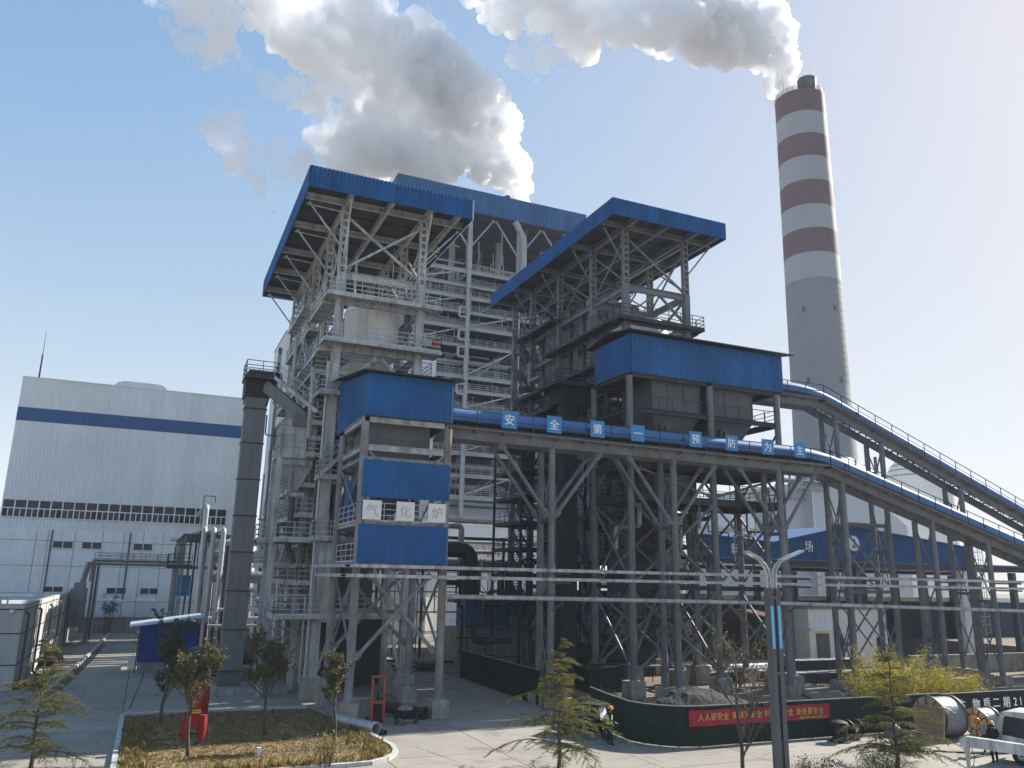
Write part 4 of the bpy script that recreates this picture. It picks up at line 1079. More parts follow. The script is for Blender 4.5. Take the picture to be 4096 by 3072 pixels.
rnd = random.Random(4)
for i in range(n):
    if rnd.random() < .42: wc = MB(); x = hx0 + .1 + (9.05 - hx0) * (i + .5 * rnd.randint(0, 1)) / n; wc.box(x + .06, x + .6, hy - .04, hy - .021, 13.84, 14.84); wc.build('open_sash', M['black'], wf, smooth=False)
for x0, x1, z0, z1 in ((-11.3, -9.0, 10.1, 11.0), (-8.0, -5.7, 10.1, 11.0), (-2.0, 0.3, 10.1, 11.0), (-4.5, -2.2, 4.55, 5.35), (-.55, 1.6, 4.55, 5.35), (-11.6, -9.4, 4.7, 5.4)):
    f = MB(); f.box(x0, x1, hy - .16, hy - .11, z0, z1); wp = f.build('window', M['glass'], I_, smooth=False)
    f = MB()
    for x in (x0, (x0 + x1) / 2, x1): f.box(x - .05, x + .05, hy - .2, hy - .16, z0, z1)
    for z in (z0, z1): f.box(x0 - .05, x1 + .05, hy - .2, hy - .161, z - .04, z + .04)
    f.build('frame', M['white_wall'], wp, smooth=False)
for x0 in (-4.75, -.8):
    f = MB()
    for i in range(9): f.prism([(x0, hy - .13, 1.55 + i * .27), (x0, hy - .36, 1.5 + i * .27), (x0, hy - .33, 1.62 + i * .27), (x0, hy - .13, 1.75 + i * .27)], (2.5, 0, 0))
    for x in (x0, x0 + 1.25, x0 + 2.5): f.box(x - .05, x + .05, hy - .38, hy - .12, 1.45, 3.95)
    lo = f.build('louver', M['white_wall'], I_, smooth=False)
    MB().box(x0, x0 + 2.5, hy - .125, hy - .1, 1.5, 3.9).build('louver_back', M['black'], lo, smooth=False)
for x in (-11.5, -2.5, 6.5): c = MB(); c.cyl((x, hy - .2, 0), (x, hy - .2, 12.4), .09, n=8); c.build('downpipe', M['grey_steel'], I_)
v = MB(); pr = [(-7.0, 31.6), (-6.9, 32.1), (-6.4, 32.55), (-5.6, 32.75), (-1.5, 32.75), (-.7, 32.55), (-.3, 32.1), (-.2, 31.6)]
v.prism([(x, 119, z) for x, z in pr], (0, 6, 0)); v.build('roof_ventilator', M['white_clad'], I_, smooth=False)
v = MB(); v.tube([(-15.9, 119, 31.6), (-15.9, 119, 35.2), (-15.9, 119, 35.21), (-15.9, 119, 38.6)], .1, 8, True, [.11, .09, .04, .015]); v.build('lightning_rod', M['dark_steel'], I_)
L_ = thing('boiler_annex', (18, 92, 0), 'tall plain white block rising just behind the first boiler tower', 'building')
c = MB(); c.box(11.7, 30, 92, 102, 0, 34.8); c.box(11.6, 30.1, 91.9, 102.1, 34.8, 35.0); c.build('wall', M['white_clad'], L_, smooth=False)
c = MB(); c.cyl((11.5, 95, 0), (11.5, 95, 33.2), .15, n=8); c.box(11.3, 11.69, 94.8, 95.2, 33.0, 33.6); c.build('downpipe', M['panel_grey'], L_, smooth=False)
for z in (8, 14, 20): MB().box(11.66, 11.7, 97, 98.4, z, z + 1.8).build('window', M['glass'], L_, smooth=False)
for x, z in ((12.4, 24.0), (12.2, 10.0)): MB().box(x, x + 1.1, 91.96, 92.0, z, z + 1.9).build('window', M['glass'], L_, smooth=False)

# ------------------------------------------------------------------ low white building on the far left
J = thing('low_building', (-10, 80, 0), 'low white flat roofed building with grey downpipes along the road', 'building')
c = MB(); c.box(-40, -6.97, 61.75, 112, -.05, 4.8)
c.box(-40, -6.95, 61.73, 62.0, 4.8, 5.28); c.box(-7.22, -6.95, 62.0, 112.0, 4.8, 5.28)
M['off_wall'] = pm('off-white panel wall', (0.42, 0.42, 0.40), 0.85, 0, 0.07, .5, (0.27, 0.26, 0.24), .6, .46, .75, bump=.1)
c.build('wall', M['off_wall'], J, smooth=False)
c = MB(); c.box(-40, -6.93, 61.71, 61.735, 3.42, 3.48); c.box(-40, -6.93, 61.71, 61.735, 1.5, 1.56); c.box(-40, -6.93, 61.71, 61.735, 4.9, 4.98)
for z in (1.5, 3.4, 4.9): c.box(-6.955, -6.93, 61.8, 112, z, z + .06)
for y in (68, 75, 83, 92): c.box(-6.955, -6.93, y - .03, y + .03, 0, 4.9)
c.build('panel_joint', M['panel_dark'], J, smooth=False)
for y in (62.6, 69.5, 77, 84.5, 93): 
    c = MB(); c.tube([(-6.9, y, 4.75), (-6.72, y, 4.6), (-6.72, y, .35), (-6.5, y, .2)], .09, 8); c.build('downpipe', M['grey_steel'], J)
for i in range(9):
    c = MB(); x = -9.0 - (i % 3) * 2.2; y = 63.5 + (i // 3) * 3.2
    c.tube([(x, y, 4.8), (x, y, 5.3), (x - .1, y, 5.42), (x - .25, y, 5.42), (x - .35, y, 5.3)], .06, 8); c.build('vent_pipe', M['galv'], J)
c = MB(); c.lathe((-7.6, 61.6, 4.72), [(.05, 0), (.11, .02), (.11, .12), (.16, .14), (.16, .2), (.02, .2)], 12); c.build('camera_dome', M['white_wall'], J)
cbx = thing('duct_cabinet', (-6.2, 96, 0), 'grey cable duct cabinet bracketed on the far end of the low white building', 'cabinet')
c = MB(); c.box(-6.9, -5.5, 94.2, 98.2, 1.9, 5.6); c.box(-6.6, -5.7, 94.6, 97.8, 5.6, 6.2); c.build('casing', M['mid_steel'], cbx, smooth=False)
c = MB(); c.beam((-6.0, 96, 6.1), (-5.6, 96.3, 8.3), .4, .4); c.build('riser', M['mid_steel'], cbx, smooth=False)
FR = thing('pipe_bridge', (-5, 97, 0), 'grey steel portal pipe bridge spanning the side road', 'pipe bridge')
for y in (97, 104):
    for x in (-5.07, 3.0):
        column(FR, x, y, .3, 8.0, .26, M['mid_steel']); pedestal(FR, x, y, .9, .3, M['concrete'])
    beam(FR, (-5.6, y, 8.15), (4.0, y, 8.15), .2, .28, M['mid_steel'])
for x in (-5.07, 3.0): beam(FR, (x, 97.2, 8.15), (x, 103.8, 8.15), .22, .3, gs)
for y, z, r in ((97.2, 8.55, .12), (98.6, 8.5, .08), (100, 8.55, .1), (102, 8.5, .08), (103.5, 8.55, .12)): pipe(FR, [(-5.4, y, z - 2.2), (-5.4, y, z), (4.4, y, z)], r, M['galv'], 8)
for y in (97, 104): MB().rail([(-5.2, y, 8.4), (3.4, y, 8.4)], h=.9).build('railing', dr_, FR, smooth=False)
pipe(FR, [(-4.75, 96.6, .5), (-4.75, 96.6, 7.8)], .07, M['black_pipe'], 6); pipe(FR, [(-4.6, 97.3, .5), (-4.6, 97.3, 7.8)], .07, M['galv'], 6)
BW = thing('boundary_wall', (-2, 114, 0), 'low grey boundary wall topped with spikes at the end of the side road', 'wall')
c = MB(); c.box(-6.9, 8, 114.4, 114.7, 0, 1.75); c.box(-6.9, 8, 114.3, 114.8, 1.75, 1.87); c.build('wall', M['concrete'], BW, smooth=False)
c = MB()
for i in range(42): x = -6.7 + i * .35; c.tube([(x, 114.5, 1.85), (x + .04, 114.45, 2.3)], .015, 4)
c.build('spikes', M['dark_steel'], BW, smooth=False)['kind'] = 'stuff'

# ------------------------------------------------------------------ pipe rack left of the elevator
K = thing('pipe_rack', (5, 80, 0), 'dark steel pipe rack with three thick silver risers beside the bucket elevator', 'pipe rack')
M['riser'] = pm('weathered pipe jacket', (0.24, 0.245, 0.25), 0.45, .2, .1, 1, (0.17, 0.165, 0.16), .5)
for x, x2 in ((4.33, 2.6), (5.12, 3.3), (5.95, 4.1)):
    pipe(K, [(x, 78, 3.2), (x, 78, 11.3), (x - .6, 106, 11.3), (x - 2, 107, 11.3)], .24, M['insul'], 14)
pipe(K, [(4.5, 82, 11), (4.5, 82, 13.6), (4.5, 95, 13.6)], .26, M['insul'], 14)
pipe(K, [(5.5, 84, .5), (5.5, 84, 9.5)], .42, M['insul'], 14)
pipe(K, [(4.33, 78, 3.4), (3.6, 76.5, 3.0), (3.6, 76.5, .5)], .24, M['riser'], 10)
for y in (79, 84, 90, 97):
    for x in (2.9, 6.4): column(K, x, y, 0, 10.6, .13, M['mid_steel'])
    beam(K, (2.6, y, 10.75), (6.7, y, 10.75), .16, .2, gs); beam(K, (2.0, y, 7.9), (6.7, y, 7.9), .16, .2, gs)
for x in (2.9, 6.4):
    beam(K, (x, 79, 10.75), (x, 106, 10.75), .12, .18, gs); beam(K, (x, 79, 8.6), (x, 106, 8.6), .12, .16, gs)
    for i in range(0, 9, 2): brace(K, (x, 79 + i * 3, 8.7), (x, 80.5 + i * 3, 10.6), .04, gs, True); brace(K, (x, 80.5 + i * 3, 10.6), (x, 82 + i * 3, 8.7), .04, gs, True)
for x, y, r in ((4.7, 80, .12), (5.5, 81, .15), (6.15, 82, .12), (4.0, 83, .1), (3.4, 80.5, .09), (6.6, 79.5, .16), (5.0, 86, .18)): pipe(K, [(x, y, .4), (x, y, 10.6), (x, y + 9, 10.7)], r, M['black_pipe'], 8)
platform(K, 1.6, 3.6, 78, 84, 8.0, 'lf', ds, dr_)
c = MB(); c.box(2.6, 3.7, 79.5, 82, 5.6, 7.2); c.box(2.4, 3.9, 79.3, 82.2, 5.4, 5.55); c.build('switch_cabinet', M['faded_blue'], K, smooth=False)
pipe(K, [(2.1, 79, 3.2), (2.1, 79, 9.8), (3.5, 79, 9.9)], .05, M['black_pipe'], 6); pipe(K, [(4.1, 80, 8), (4.1, 80, 14.4), (5.1, 80, 14.4), (5.1, 80, 13.8)], .04, M['black_pipe'], 6)
for z, r, y in ((10.2, .28, 79), (9.3, .2, 81), (8.9, .45, 84), (7.1, .55, 82), (4.3, .14, 78), (3.4, .22, 80), (2.9, .12, 78.5)): pipe(K, [(5.4, y, z), (18, y, z)], r, M['insul'] if r < .3 else M['riser'], 12)
pipe(K, [(8.6, 78, 3.2), (8.6, 78, 6.0), (9.2, 78, 6.0), (9.2, 78, 5.2), (10.4, 78, 5.2)], .2, M['insul'], 10); pipe(K, [(8.4, 78, 4.4), (10, 78, 4.4)], .24, M['insul'], 10)
TK = thing('gas_main', (6, 72, 0), 'thick dark grey gas main lying low behind the bucket elevator', 'duct')
pipe(TK, [(3.6, 66, 1.3), (4.2, 68, 1.35), (10.5, 68, 1.4)], .75, M['panel_grey'], 20)
c = MB(); c.lathe((4.1, 64.2, 1.05), [(.85, -.5), (.9, -.4), (.9, .4), (.5, .5), (.2, .75)], 20, (0, 1, 0)); c.build('blower', M['panel_dark'], TK)
for q in ((5.2, 5.8, 67.4, 68.6, 0, .75), (8.2, 8.8, 67.4, 68.6, 0, .75), (3.5, 4.7, 63.6, 66, 0, .3)): c = MB(); c.box(*q); c.build('saddle', M['concrete'], TK, smooth=False)
# blue shed
SH = thing('blue_shed', (2, 72, 0), 'small dark blue shed under a pale sloping roof beside the side road', 'shed')
c = MB(); c.corr((0.1, 69.9, .75), (4.2, 0, 0), (0, 0, 2.75), (0, -1, 0), .4, .04, .03); c.corr((.1, 75.5, .75), (0, -5.6, 0), (0, 0, 2.55), (-1, 0, 0), .4, .04, .03); c.box(0.1, 4.3, 75.4, 75.5, 0, 3.4)
M['shed_blue'] = pm('dark blue sheet', (0.012, 0.055, 0.24), .5, 0, .1, .5)
c.build('wall', M['shed_blue'], SH, smooth=False)
c = MB(); c.prism([(-.75, 69.3, 3.32), (4.55, 69.3, 4.02), (4.55, 69.3, 4.09), (-.75, 69.3, 3.39)], (0, 6.8, 0)); c.build('roof', pm('pale blue shed roof', (0.40, 0.45, 0.53), .6), SH, smooth=False)
for x, y, z in ((0.0, 69.6, 3.35), (4.3, 69.6, 3.95), (0, 75.6, 3.3)): column(SH, x, y, 0, z, .09, ds)
c = MB(); c.box(.12, 2.2, 69.95, 70.1, 0, .75); c.build('plinth', M['concrete'], SH, smooth=False)
o = MB(); o.box(-.55, .05, 71.6, 72.3, .08, .95); o.box(-.5, 0, 71.55, 71.6, .2, .8)
tag(o.build('air_conditioner_unit', M['white_wall'], origin=(-.25, 72, 0), smooth=False), 'white air conditioner unit standing on the road by the blue shed', 'air conditioner')
o = MB(); o.box(2.7, 4.9, 63.0, 65.0, .1, 1.25); o.prism([(2.6, 62.9, 1.25), (5.0, 62.9, 1.4), (5.0, 62.9, 1.46), (2.6, 62.9, 1.31)], (0, 2.3, 0))
tag(o.build('machine_cover', pm('blue tarpaulin', (0.03, 0.15, 0.42), .6, 0, .15, 1.5, bump=.4, bscale=3), origin=(3.8, 64, 0), smooth=False), 'blue tarpaulin covered machine in front of the blue shed', 'cover')

# ------------------------------------------------------------------ main boiler house far behind
U = thing('main_boiler_house', (46, 124, 0), 'tall open grey steel boiler house of many floors under a faded blue top band', 'building')
hs = M['haze_steel'] = pm('light grey boiler steel', (0.40, 0.41, 0.42), .55, 0, .08, .4)
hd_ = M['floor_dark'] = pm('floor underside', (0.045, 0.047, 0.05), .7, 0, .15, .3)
X4 = [33.6, 42.4, 51.2, 60.0]
for y in (115.0, 124.0, 134.0):
    for x in X4: column(U, x, y, 0 if y > 116 or x < 34 or x > 52 else 16.2, 66, .62 if y < 120 else .8, hs)
FL = [16.7, 19.6, 22.9, 26.4, 29.6, 33.2, 36.2, 38.5, 43.6, 46.6, 49.2, 51.7, 53.7, 56.2]
rnd = random.Random(8)
for i, z in enumerate(FL):
    for a, b in zip(X4[:-1], X4[1:]):
        beam(U, (a + .3, 115, z - .3), (b - .3, 115, z - .3), .34, .7 if i % 2 else .55, hs)
    if i % 2 == 0 or i > 6:
        for x in X4: beam(U, (x, 115.4, z - .3), (x, 133.6, z - .3), .3, .5, hs)
    p = MB(); x0 = 34 if rnd.random() < .7 else 42.6; x1 = 59.6 if rnd.random() < .7 else 51
    d1 = rnd.uniform(119, 123); p.box(x0, x1, 115.3, d1, z - .12, z - .02)
    for k in range(int((x1 - x0) / 1.5)): p.box(x0 + k * 1.5, x0 + k * 1.5 + .1, 115.35, d1, z - .34, z - .121)
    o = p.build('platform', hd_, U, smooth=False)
    rr = MB(); rr.rail([(x0, 115.3, z), (x1, 115.3, z)], step=1.5, w=.06); rr.build('railing', M['rail'], o, smooth=False)
for i, (za, zb) in enumerate(zip(FL[:-1], FL[1:])):
    for k, (a, b) in enumerate(zip(X4[:-1], X4[1:])):
        if (i + k) % 2 == 0 and zb - za > 2: brace(U, (a, 115.2, za), (b, 115.2, zb), .13, hs, True)
        if i % 3 == k and i > 0: stair(U, (a + 2.0, 116.5, za), (a + 2.0 + (zb - za) * 1.25, 116.5, zb), .9, (0, 1, 0), hs)
for x in X4:
    for s in (-1, 1): brace(U, (x, 115.2, 60), (x + s * 4.2, 115.2, 65.8), .14, hs, True)
c = MB(); c.corr((29.5, 114, 66.0), (34.2, 0, 0), (0, 0, 4.0), (0, -1, 0), .5, .09, .05); c.corr((29.5, 146, 66), (0, -32, 0), (0, 0, 4), (-1, 0, 0), .5, .09, .05); c.corr((63.7, 114, 66), (0, 32, 0), (0, 0, 4), (1, 0, 0), .5, .09, .05)
rf = MB(); rf.box(29.6, 63.6, 114.1, 146, 67.6, 68); 
for y in range(116, 146, 4): rf.box(29.7, 63.5, y, y + .25, 66.9, 67.58)
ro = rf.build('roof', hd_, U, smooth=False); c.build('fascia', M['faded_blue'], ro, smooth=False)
bc = MB(); bc.box(36, 57, 126, 139, 18, 60)
for z in range(20, 60, 3): bc.box(35.8, 57.2, 125.8, 139.2, z, z + .3)
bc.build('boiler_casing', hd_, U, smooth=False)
bp = MB(); bp.box(31, 62.5, 143.6, 144, 0, 64); bp.box(62.4, 62.8, 124, 143.6, 0, 64); bp.build('rear_wall', M['panel_grey'], U, smooth=False)
for y, z, r in ((116.5, 18.6, .45), (117, 16.9, 1.15), (117.5, 21.2, .5), (118, 24.5, .55), (118.5, 34.5, .4), (117, 41, .35), (118, 48, .35)): pipe(U, [(34, y, z), (50.5, y, z)], r, M['insul'], 14)
pipe(U, [(35.2, 117, 21), (40.6, 117, 21), (40.6, 117, 18.9), (46, 117, 18.9)], .42, M['insul'], 14)
q = [(42.0, 114.2, 16.8)]
for z, s in ((30.2, 1), (35.2, 1), (41.2, 0), (44.0, 0), (47.8, 1)):
    q += [(42.0, 114.2, z), (40.7, 114.2, z), (40.7, 114.2, z + 1.6), (42.0, 114.2, z + 1.6)]
q += [(42.0, 114.2, 53.0), (44.6, 114.2, 53.0)]
pipe(U, q, .2, M['insul'], 10)
pipe(U, [(51.8, 114.4, 56.5), (51.8, 114.4, 63.4), (50.2, 114.4, 66)], .55, M['insul'], 14)
rnd = random.Random(81)
for i in range(46):
    k = rnd.randint(0, 2); x0 = X4[k] + .4; x1 = X4[k + 1] - .4; z = rnd.uniform(17, 62); y = rnd.uniform(115.6, 119)
    if i % 3: beam(U, (x0 + rnd.choice((0, 0, 3)), y, z), (x1, y, z), .14, .22, hs)
    else: x = rnd.uniform(x0, x1); beam(U, (x, y, z), (x, y, z + rnd.uniform(3, 7)), .18, .18, hs, 'post')
clutter(U, 34, 50, 115.6, 119, 18, 62, 40, 52, ['insul', 'haze_steel'], .05, .14)
clutter(U, 34, 58, 117, 124, 20, 62, 60, 51, ['insul', 'haze_steel', 'panel_grey'], .08, .3)
for x, z in ((45, 30), (54, 40), (39, 47)): MB().box(x, x + 3.2, 119, 122, z, z + 2.6).build('equipment', M['panel_grey'], U, smooth=False)
for x, r, z0, z1 in ((49.6, .6, 69.8, 71.5), (50.9, .25, 69.8, 71.0)): c = MB(); c.cyl((x, 116.5, z0 - 2), (x, 116.5, z1), r, n=16); c.build('roof_stack', M['panel_grey'], U)
c = MB(); c.lathe((62.0, 116, 68), [(.2, 0), (.2, 2.6), (.55, 2.6), (.5, 2.9), (.1, 3)], 12); c.build('roof_vent', M['panel_dark'], U)
AN = thing('white_annex', (44, 108, 0), 'low white annex in front of the tall open boiler house', 'building')
c = MB(); c.box(33.5, 52, 107.5, 113, 0, 14.6); c.box(33.3, 52.2, 107.3, 113.2, 14.6, 14.9); c.build('wall', M['white_wall'], AN, smooth=False)
c = MB(); c.prism([(38.6, 106.3, 12.6), (46.5, 106.3, 12.0), (46.5, 106.3, 12.2), (38.6, 106.3, 12.8)], (0, 1.2, 0)); c.build('awning', M['white_clad'], AN, smooth=False)
for x in (39, 45.6): brace(AN, (x, 106.5, 12.3), (x + .8, 107.5, 9.2), .06, gs)
MB().box(40.6, 43, 107.42, 107.5, 8.8, 9.6).build('window', M['glass'], AN, smooth=False)

# ------------------------------------------------------------------ chimney
N_ = thing('chimney', (121.5, 120, 0), 'tall concrete chimney ringed with dull red and white bands, trailing white steam', 'chimney')
M['red_band'] = pm('haze-paled red chimney band', (0.18, 0.105, 0.108), .75, 0, .07, .08, (0.21, 0.14, 0.14), .4)  # red dulled and paled: distance haze mixed into the band colour
M['white_band'] = pm('haze-greyed white chimney band', (0.38, 0.385, 0.39), .75, 0, .05, .08, (0.33, 0.42, 0.41), .5)  # white greyed down, the low contrast of haze put into its colour
M['shaft'] = pm('bare chimney concrete', (0.27, 0.274, 0.28), .85, 0, .05, .06, (0.23, 0.232, 0.235), .3)
def cr(z): return 5.25 + (113 - z) * .0075 + max(0, 45 - z) * .012
zb = [112.4, 107.0, 101.6, 96.2, 90.6, 85.0, 79.6, 74.2, 68.6]
for i in range(8):
    c = MB(); a, b = zb[i + 1], zb[i]; c.lathe((121.5, 120, 0), [(cr(a), a), (cr(b), b)], 56, caps=(i == 0)); c.build('band', M['red_band'] if i % 2 == 0 else M['white_band'], N_, angle=50)
c = MB(); z = 0; pr = []
while z < 68.6: pr += [(cr(z), z), (cr(z) - .0, min(68.6, z + 1.42)), (cr(z) - .012, min(68.6, z + 1.46))]; z += 1.5
c.lathe((121.5, 120, 0), pr, 56); c.build('shaft', M['shaft'], N_, angle=50)
c = MB(); c.lathe((122.9, 118.9, 0), [(2.0, 111), (2.0, 117.2), (2.06, 117.2), (2.06, 117.5), (1.8, 117.5), (1.8, 116)], 28); c.build('flue', M['panel_grey'], N_); c = MB(); c.lathe((119.7, 122.2, 0), [(1.8, 111), (1.8, 112.8), (1.6, 112.8)], 28); c.build('flue', M['panel_grey'], N_)
for a in (0.2, 1.7, 3.3, 4.4, 5.4):
    x, y = 121.5 + 5.3 * math.cos(a), 120 + 5.3 * math.sin(a); c = MB(); c.tube([(x, y, 112), (x, y, 118.6)], .06, 5, True, [.05, .015]); c.build('lightning_rod', M['dark_steel'], N_)
r = MB(); r.rail([(121.5 + 5.1 * math.cos(i * PI / 12), 120 + 5.1 * math.sin(i * PI / 12), 112.4) for i in range(25)], toe=False, step=1.4, w=.06); r.build('railing', M['dark_steel'], N_, smooth=False)
for z in (28, 47, 62, 77, 98.8):
    for a in (-2.75, -1.62):
        w_ = MB(); rr = cr(z); cx_, cy_ = 121.5 + rr * math.cos(a), 120 + rr * math.sin(a); t = V(-math.sin(a), math.cos(a), 0)
        w_.beam(V(cx_, cy_, z - .6), V(cx_, cy_, z + .6), .65, .12, up=V(math.cos(a), math.sin(a), 0)); w_.build('opening', M['panel_grey'], N_, smooth=False)

# ------------------------------------------------------------------ blue material shed, white house, far white halls
O = thing('material_shed', (62, 72, 0), 'wide open-sided blue gabled storage shed lettered in white, beneath the conveyors', 'shed')
yo = 62.0
pf = [(38, 10.6), (46.8, 11.75), (55, 11.3), (65, 13.3), (82.3, 11.7)]
M['shed_face'] = M['shed_face'] if 'shed_face' in M else pm('blue shed fascia', (0.014, 0.10, 0.27), .45, 0, .07, .3, (0.05, 0.12, 0.3), .4)
c = MB(); n = 150; xs = [38 + (82.3 - 38) * i / n for i in range(n + 1)]
def pz(x):
    for (a, za), (b, zb_) in zip(pf[:-1], pf[1:]):
        if a <= x <= b + 1e-6: return za + (zb_ - za) * (x - a) / (b - a)
for a, b in zip(xs[:-1], xs[1:]):
    w = b - a
    for t0, t1, d0, d1 in ((0, .45, 0, 0), (.45, .55, 0, .06), (.55, .9, .06, .06), (.9, 1, .06, 0)):
        xa, xb2 = a + w * t0, a + w * t1; c.quad((xa, yo - d0, 9.8), (xb2, yo - d1, 9.8), (xb2, yo - d1, pz(xb2)), (xa, yo - d0, pz(xa)))
c.prism([(x, yo + .02, z) for x, z in [(38, 9.8), (82.3, 9.8)] + pf[::-1]], (0, .1, 0)); c.build('fascia', M['shed_face'], O, smooth=False)
c = MB()
for (a, za), (b, zb_) in zip(pf[:-1], pf[1:]): c.prism([(a, yo - .35, za + .02), (b, yo - .35, zb_ + .02), (b, yo - .35, zb_ + .14), (a, yo - .35, za + .14)], (0, 29, 0))
c.build('roof', M['band_blue'], O, smooth=False)
for y_ in (yo, yo + 27):
    c = MB(); c.box(38, 120, y_, y_ + .4, 9.25, 9.78); c.build('eaves_beam', M['dark_steel'], O, smooth=False)
c = MB(); c.prism([(82.4, yo - .5, 9.85), (122, yo - .5, 9.85), (122, yo - .5, 9.97), (82.4, yo - .5, 9.97)], (0, 29, 0)); c.build('lean_to_roof', M['faded_blue'], O, smooth=False)
for x in (90, 98.5, 107, 116): column(O, x, yo + .5, 0, 9.2, .6, M['panel_grey'], name='pillar')
for x in (48, 57.2, 66.2, 75.6): column(O, x, yo + .5, 0, 9.3, .55, M['panel_grey'], name='pillar')
for x in (44, 50, 56.5, 63, 69.5, 76, 82.5, 89, 95.5, 102, 108, 114, 120): column(O, x, yo + 27, 0, 9.2, .7, M['panel_grey'], name='pillar')
column(O, 81.6, yo + .6, 0, 9.5, 1.1, M['white_wall'], name='pillar')
c = MB(); c.box(38, 135, yo + 27.5, yo + 27.8, 0, 5.3); c.build('rear_wall', pm('dark blue wall', (0.010, 0.026, 0.085), .6, 0, .1, .4), O, smooth=False)
c = MB(); c.box(38, 135, yo + 27.4, yo + 27.9, 5.3, 5.95); c.build('wall_coping', M['white_wall'], O, smooth=False)
for ch, x in (('节', 53), ('约', 56.5), ('环', 60.5), ('保', 63.6), ('增', 68.5), ('收', 72)): letters(ch, (x, yo + 27.47, 3.4), 1.5, M['white_letter'], O, bold=.014)
letters('料', (50.6, yo - .09, 10.6), 1.15, M['white_letter'], O, bold=.014); letters('场', (59.6, yo - .09, 11.15), 1.15, M['white_letter'], O, bold=.014)
c = MB(); c.cyl((65.6, yo - .08, 11.65), (65.6, yo - .11, 11.65), .78, n=32); nd = c.build('number_disc', M['board_white'], O, smooth=False)
letters('2', (65.6, yo - .125, 11.65), 1.25, pm('brown numeral', (0.10, 0.055, 0.04), .6), nd, 'numeral', bold=.02)
lc = MB()
for s in (-.35, .35): lc.tube([(83.2 + s, 61.6, .8), (83.2 + s, 61.6, 12.5)], .04, 6)
for i in range(30): lc.beam((82.85, 61.6, 1 + i * .38), (83.55, 61.6, 1 + i * .38), .04)
for i in range(11): lc.tube([(83.2 + .6 * math.cos(a), 61.5 - .6 * math.sin(a), 2.8 + i * .85) for a in [PI * k / 8 for k in range(9)]], .03, 5)
for a in (.4, 1.2, 1.95, 2.75): lc.tube([(83.2 + .6 * math.cos(a), 61.5 - .6 * math.sin(a), 2.8), (83.2 + .6 * math.cos(a), 61.5 - .6 * math.sin(a), 11.5)], .025, 4)
lc.build('caged_ladder', M['galv'], O, smooth=False)
st = MB(); st.add([(39, 70, 0), (80, 70, 0), (80, 88, 0), (39, 88, 0), (42, 78, 3.6), (78, 78, 3.2), (77, 88, 4.2), (43, 88, 4)], [(0, 1, 5, 4), (1, 2, 6, 5), (3, 0, 4, 7), (4, 5, 6, 7)])
tag(st.build('straw_heap', pm('heaped straw fuel', (0.10, 0.055, 0.035), .95, 0, .3, 1.5, bump=.8, bscale=5), smooth=False), 'dark brown heap of fuel stored under the blue shed', 'heap', kind='stuff')
PH = thing('white_house', (62, 61, 0), 'small stained white single storey house with a grey door, half inside the blue shed', 'house')
c = MB(); c.box(57.4, 67.4, 60.3, 66.2, -.05, 5.2); c.build('wall', M['white_wall'], PH, smooth=False)
c = MB(); c.box(57.3, 67.5, 60.2, 66.3, 5.2, 5.36); c.build('roof', M['concrete'], PH, smooth=False)
c = MB(); c.box(56.8, 60.2, 59.4, 60.3, 3.32, 3.5); c.build('door_canopy', M['white_wall'], PH, smooth=False)
c = MB(); c.box(58.2, 59.8, 60.24, 60.3, 0, 3.0); c.build('door', M['panel_grey'], PH, smooth=False)
c = MB(); c.box(60.9, 61.6, 60.26, 60.3, .95, 2.95); c.build('window', M['glass'], PH, smooth=False)
c = MB(); c.box(65.9, 66.8, 60.25, 60.3, 1.1, 2.6); c.build('window', M['glass'], PH, smooth=False)
lad = MB()
for x in (66.3, 66.85): lad.tube([(x, 60.2, 5.0), (x, 59.9, 5.1), (x, 59.95, 4.8), (x + .35, 59.95, 1.2)], .03, 6)
for i in range(9): lad.beam((66.3 + i * .035, 59.95, 4.7 - i * .38), (66.85 + i * .035, 59.95, 4.7 - i * .38), .03)
lad.build('ladder', M['dark_steel'], PH, smooth=False)
rw = MB(); rw.box(62, 110, 53.0, 53.25, 0, 1.5)
for i in range(20): x = 62 + i * 2.4; rw.box(x, x + .06, 52.96, 53.0, 0, 1.5)
rw.box(62, 110, 52.95, 53.3, 1.5, 1.6); rw.box(62, 110, 52.97, 53.0, .78, .82)
tag(rw.build('retaining_wall', M['concrete'], origin=(80, 53, 0), smooth=False), 'long low grey panel wall under the conveyors on the right', 'wall')
Q = thing('storage_hall', (115, 118, 0), 'large plain white storage hall with a sloped roof far behind the blue shed', 'building')
fw = M['far_white'] = pm('far white cladding', (0.55, 0.56, 0.57), .6, 0, .04, .05, (0.47, 0.48, 0.49), .4)
c = MB(); c.prism([(100.5, 112, 0), (107.6, 112, 0), (107.6, 112, 25.4), (100.5, 112, 22.2)], (0, 6, 0)); c.prism([(107.6, 110, 0), (130.5, 110, 0), (130.5, 110, 18.5), (122.6, 110, 23.4), (107.6, 110, 25.6)], (0, 30, 0)); c.build('wall', fw, Q, smooth=False)
c = MB(); c.box(107.45, 107.7, 109.94, 110, 0, 25.6); c.box(130.3, 130.6, 109.94, 110, 0, 18.4); c.build('corner_trim', M['white_wall'], Q, smooth=False)
Q2 = thing('low_store', (90, 112, 0), 'long low white store with a half dome end far behind the blue shed', 'building')
c = MB(); c.box(80, 100.4, 112, 122, 0, 16.4); c.box(79.8, 100.5, 111.8, 122, 16.4, 16.9); c.build('wall', fw, Q2, smooth=False)
c = MB(); pr = [(5.6 * math.cos(a), 5.6 * math.sin(a)) for a in [PI * .5 * i / 9 for i in range(10)]]; c.lathe((92.5, 116, 16.6), pr, 40); c.build('half_dome', M['white_clad'], Q2)
Dm = thing('storage_dome', (158, 140, 0), 'pale ribbed dome rising beyond the upper conveyor', 'dome')
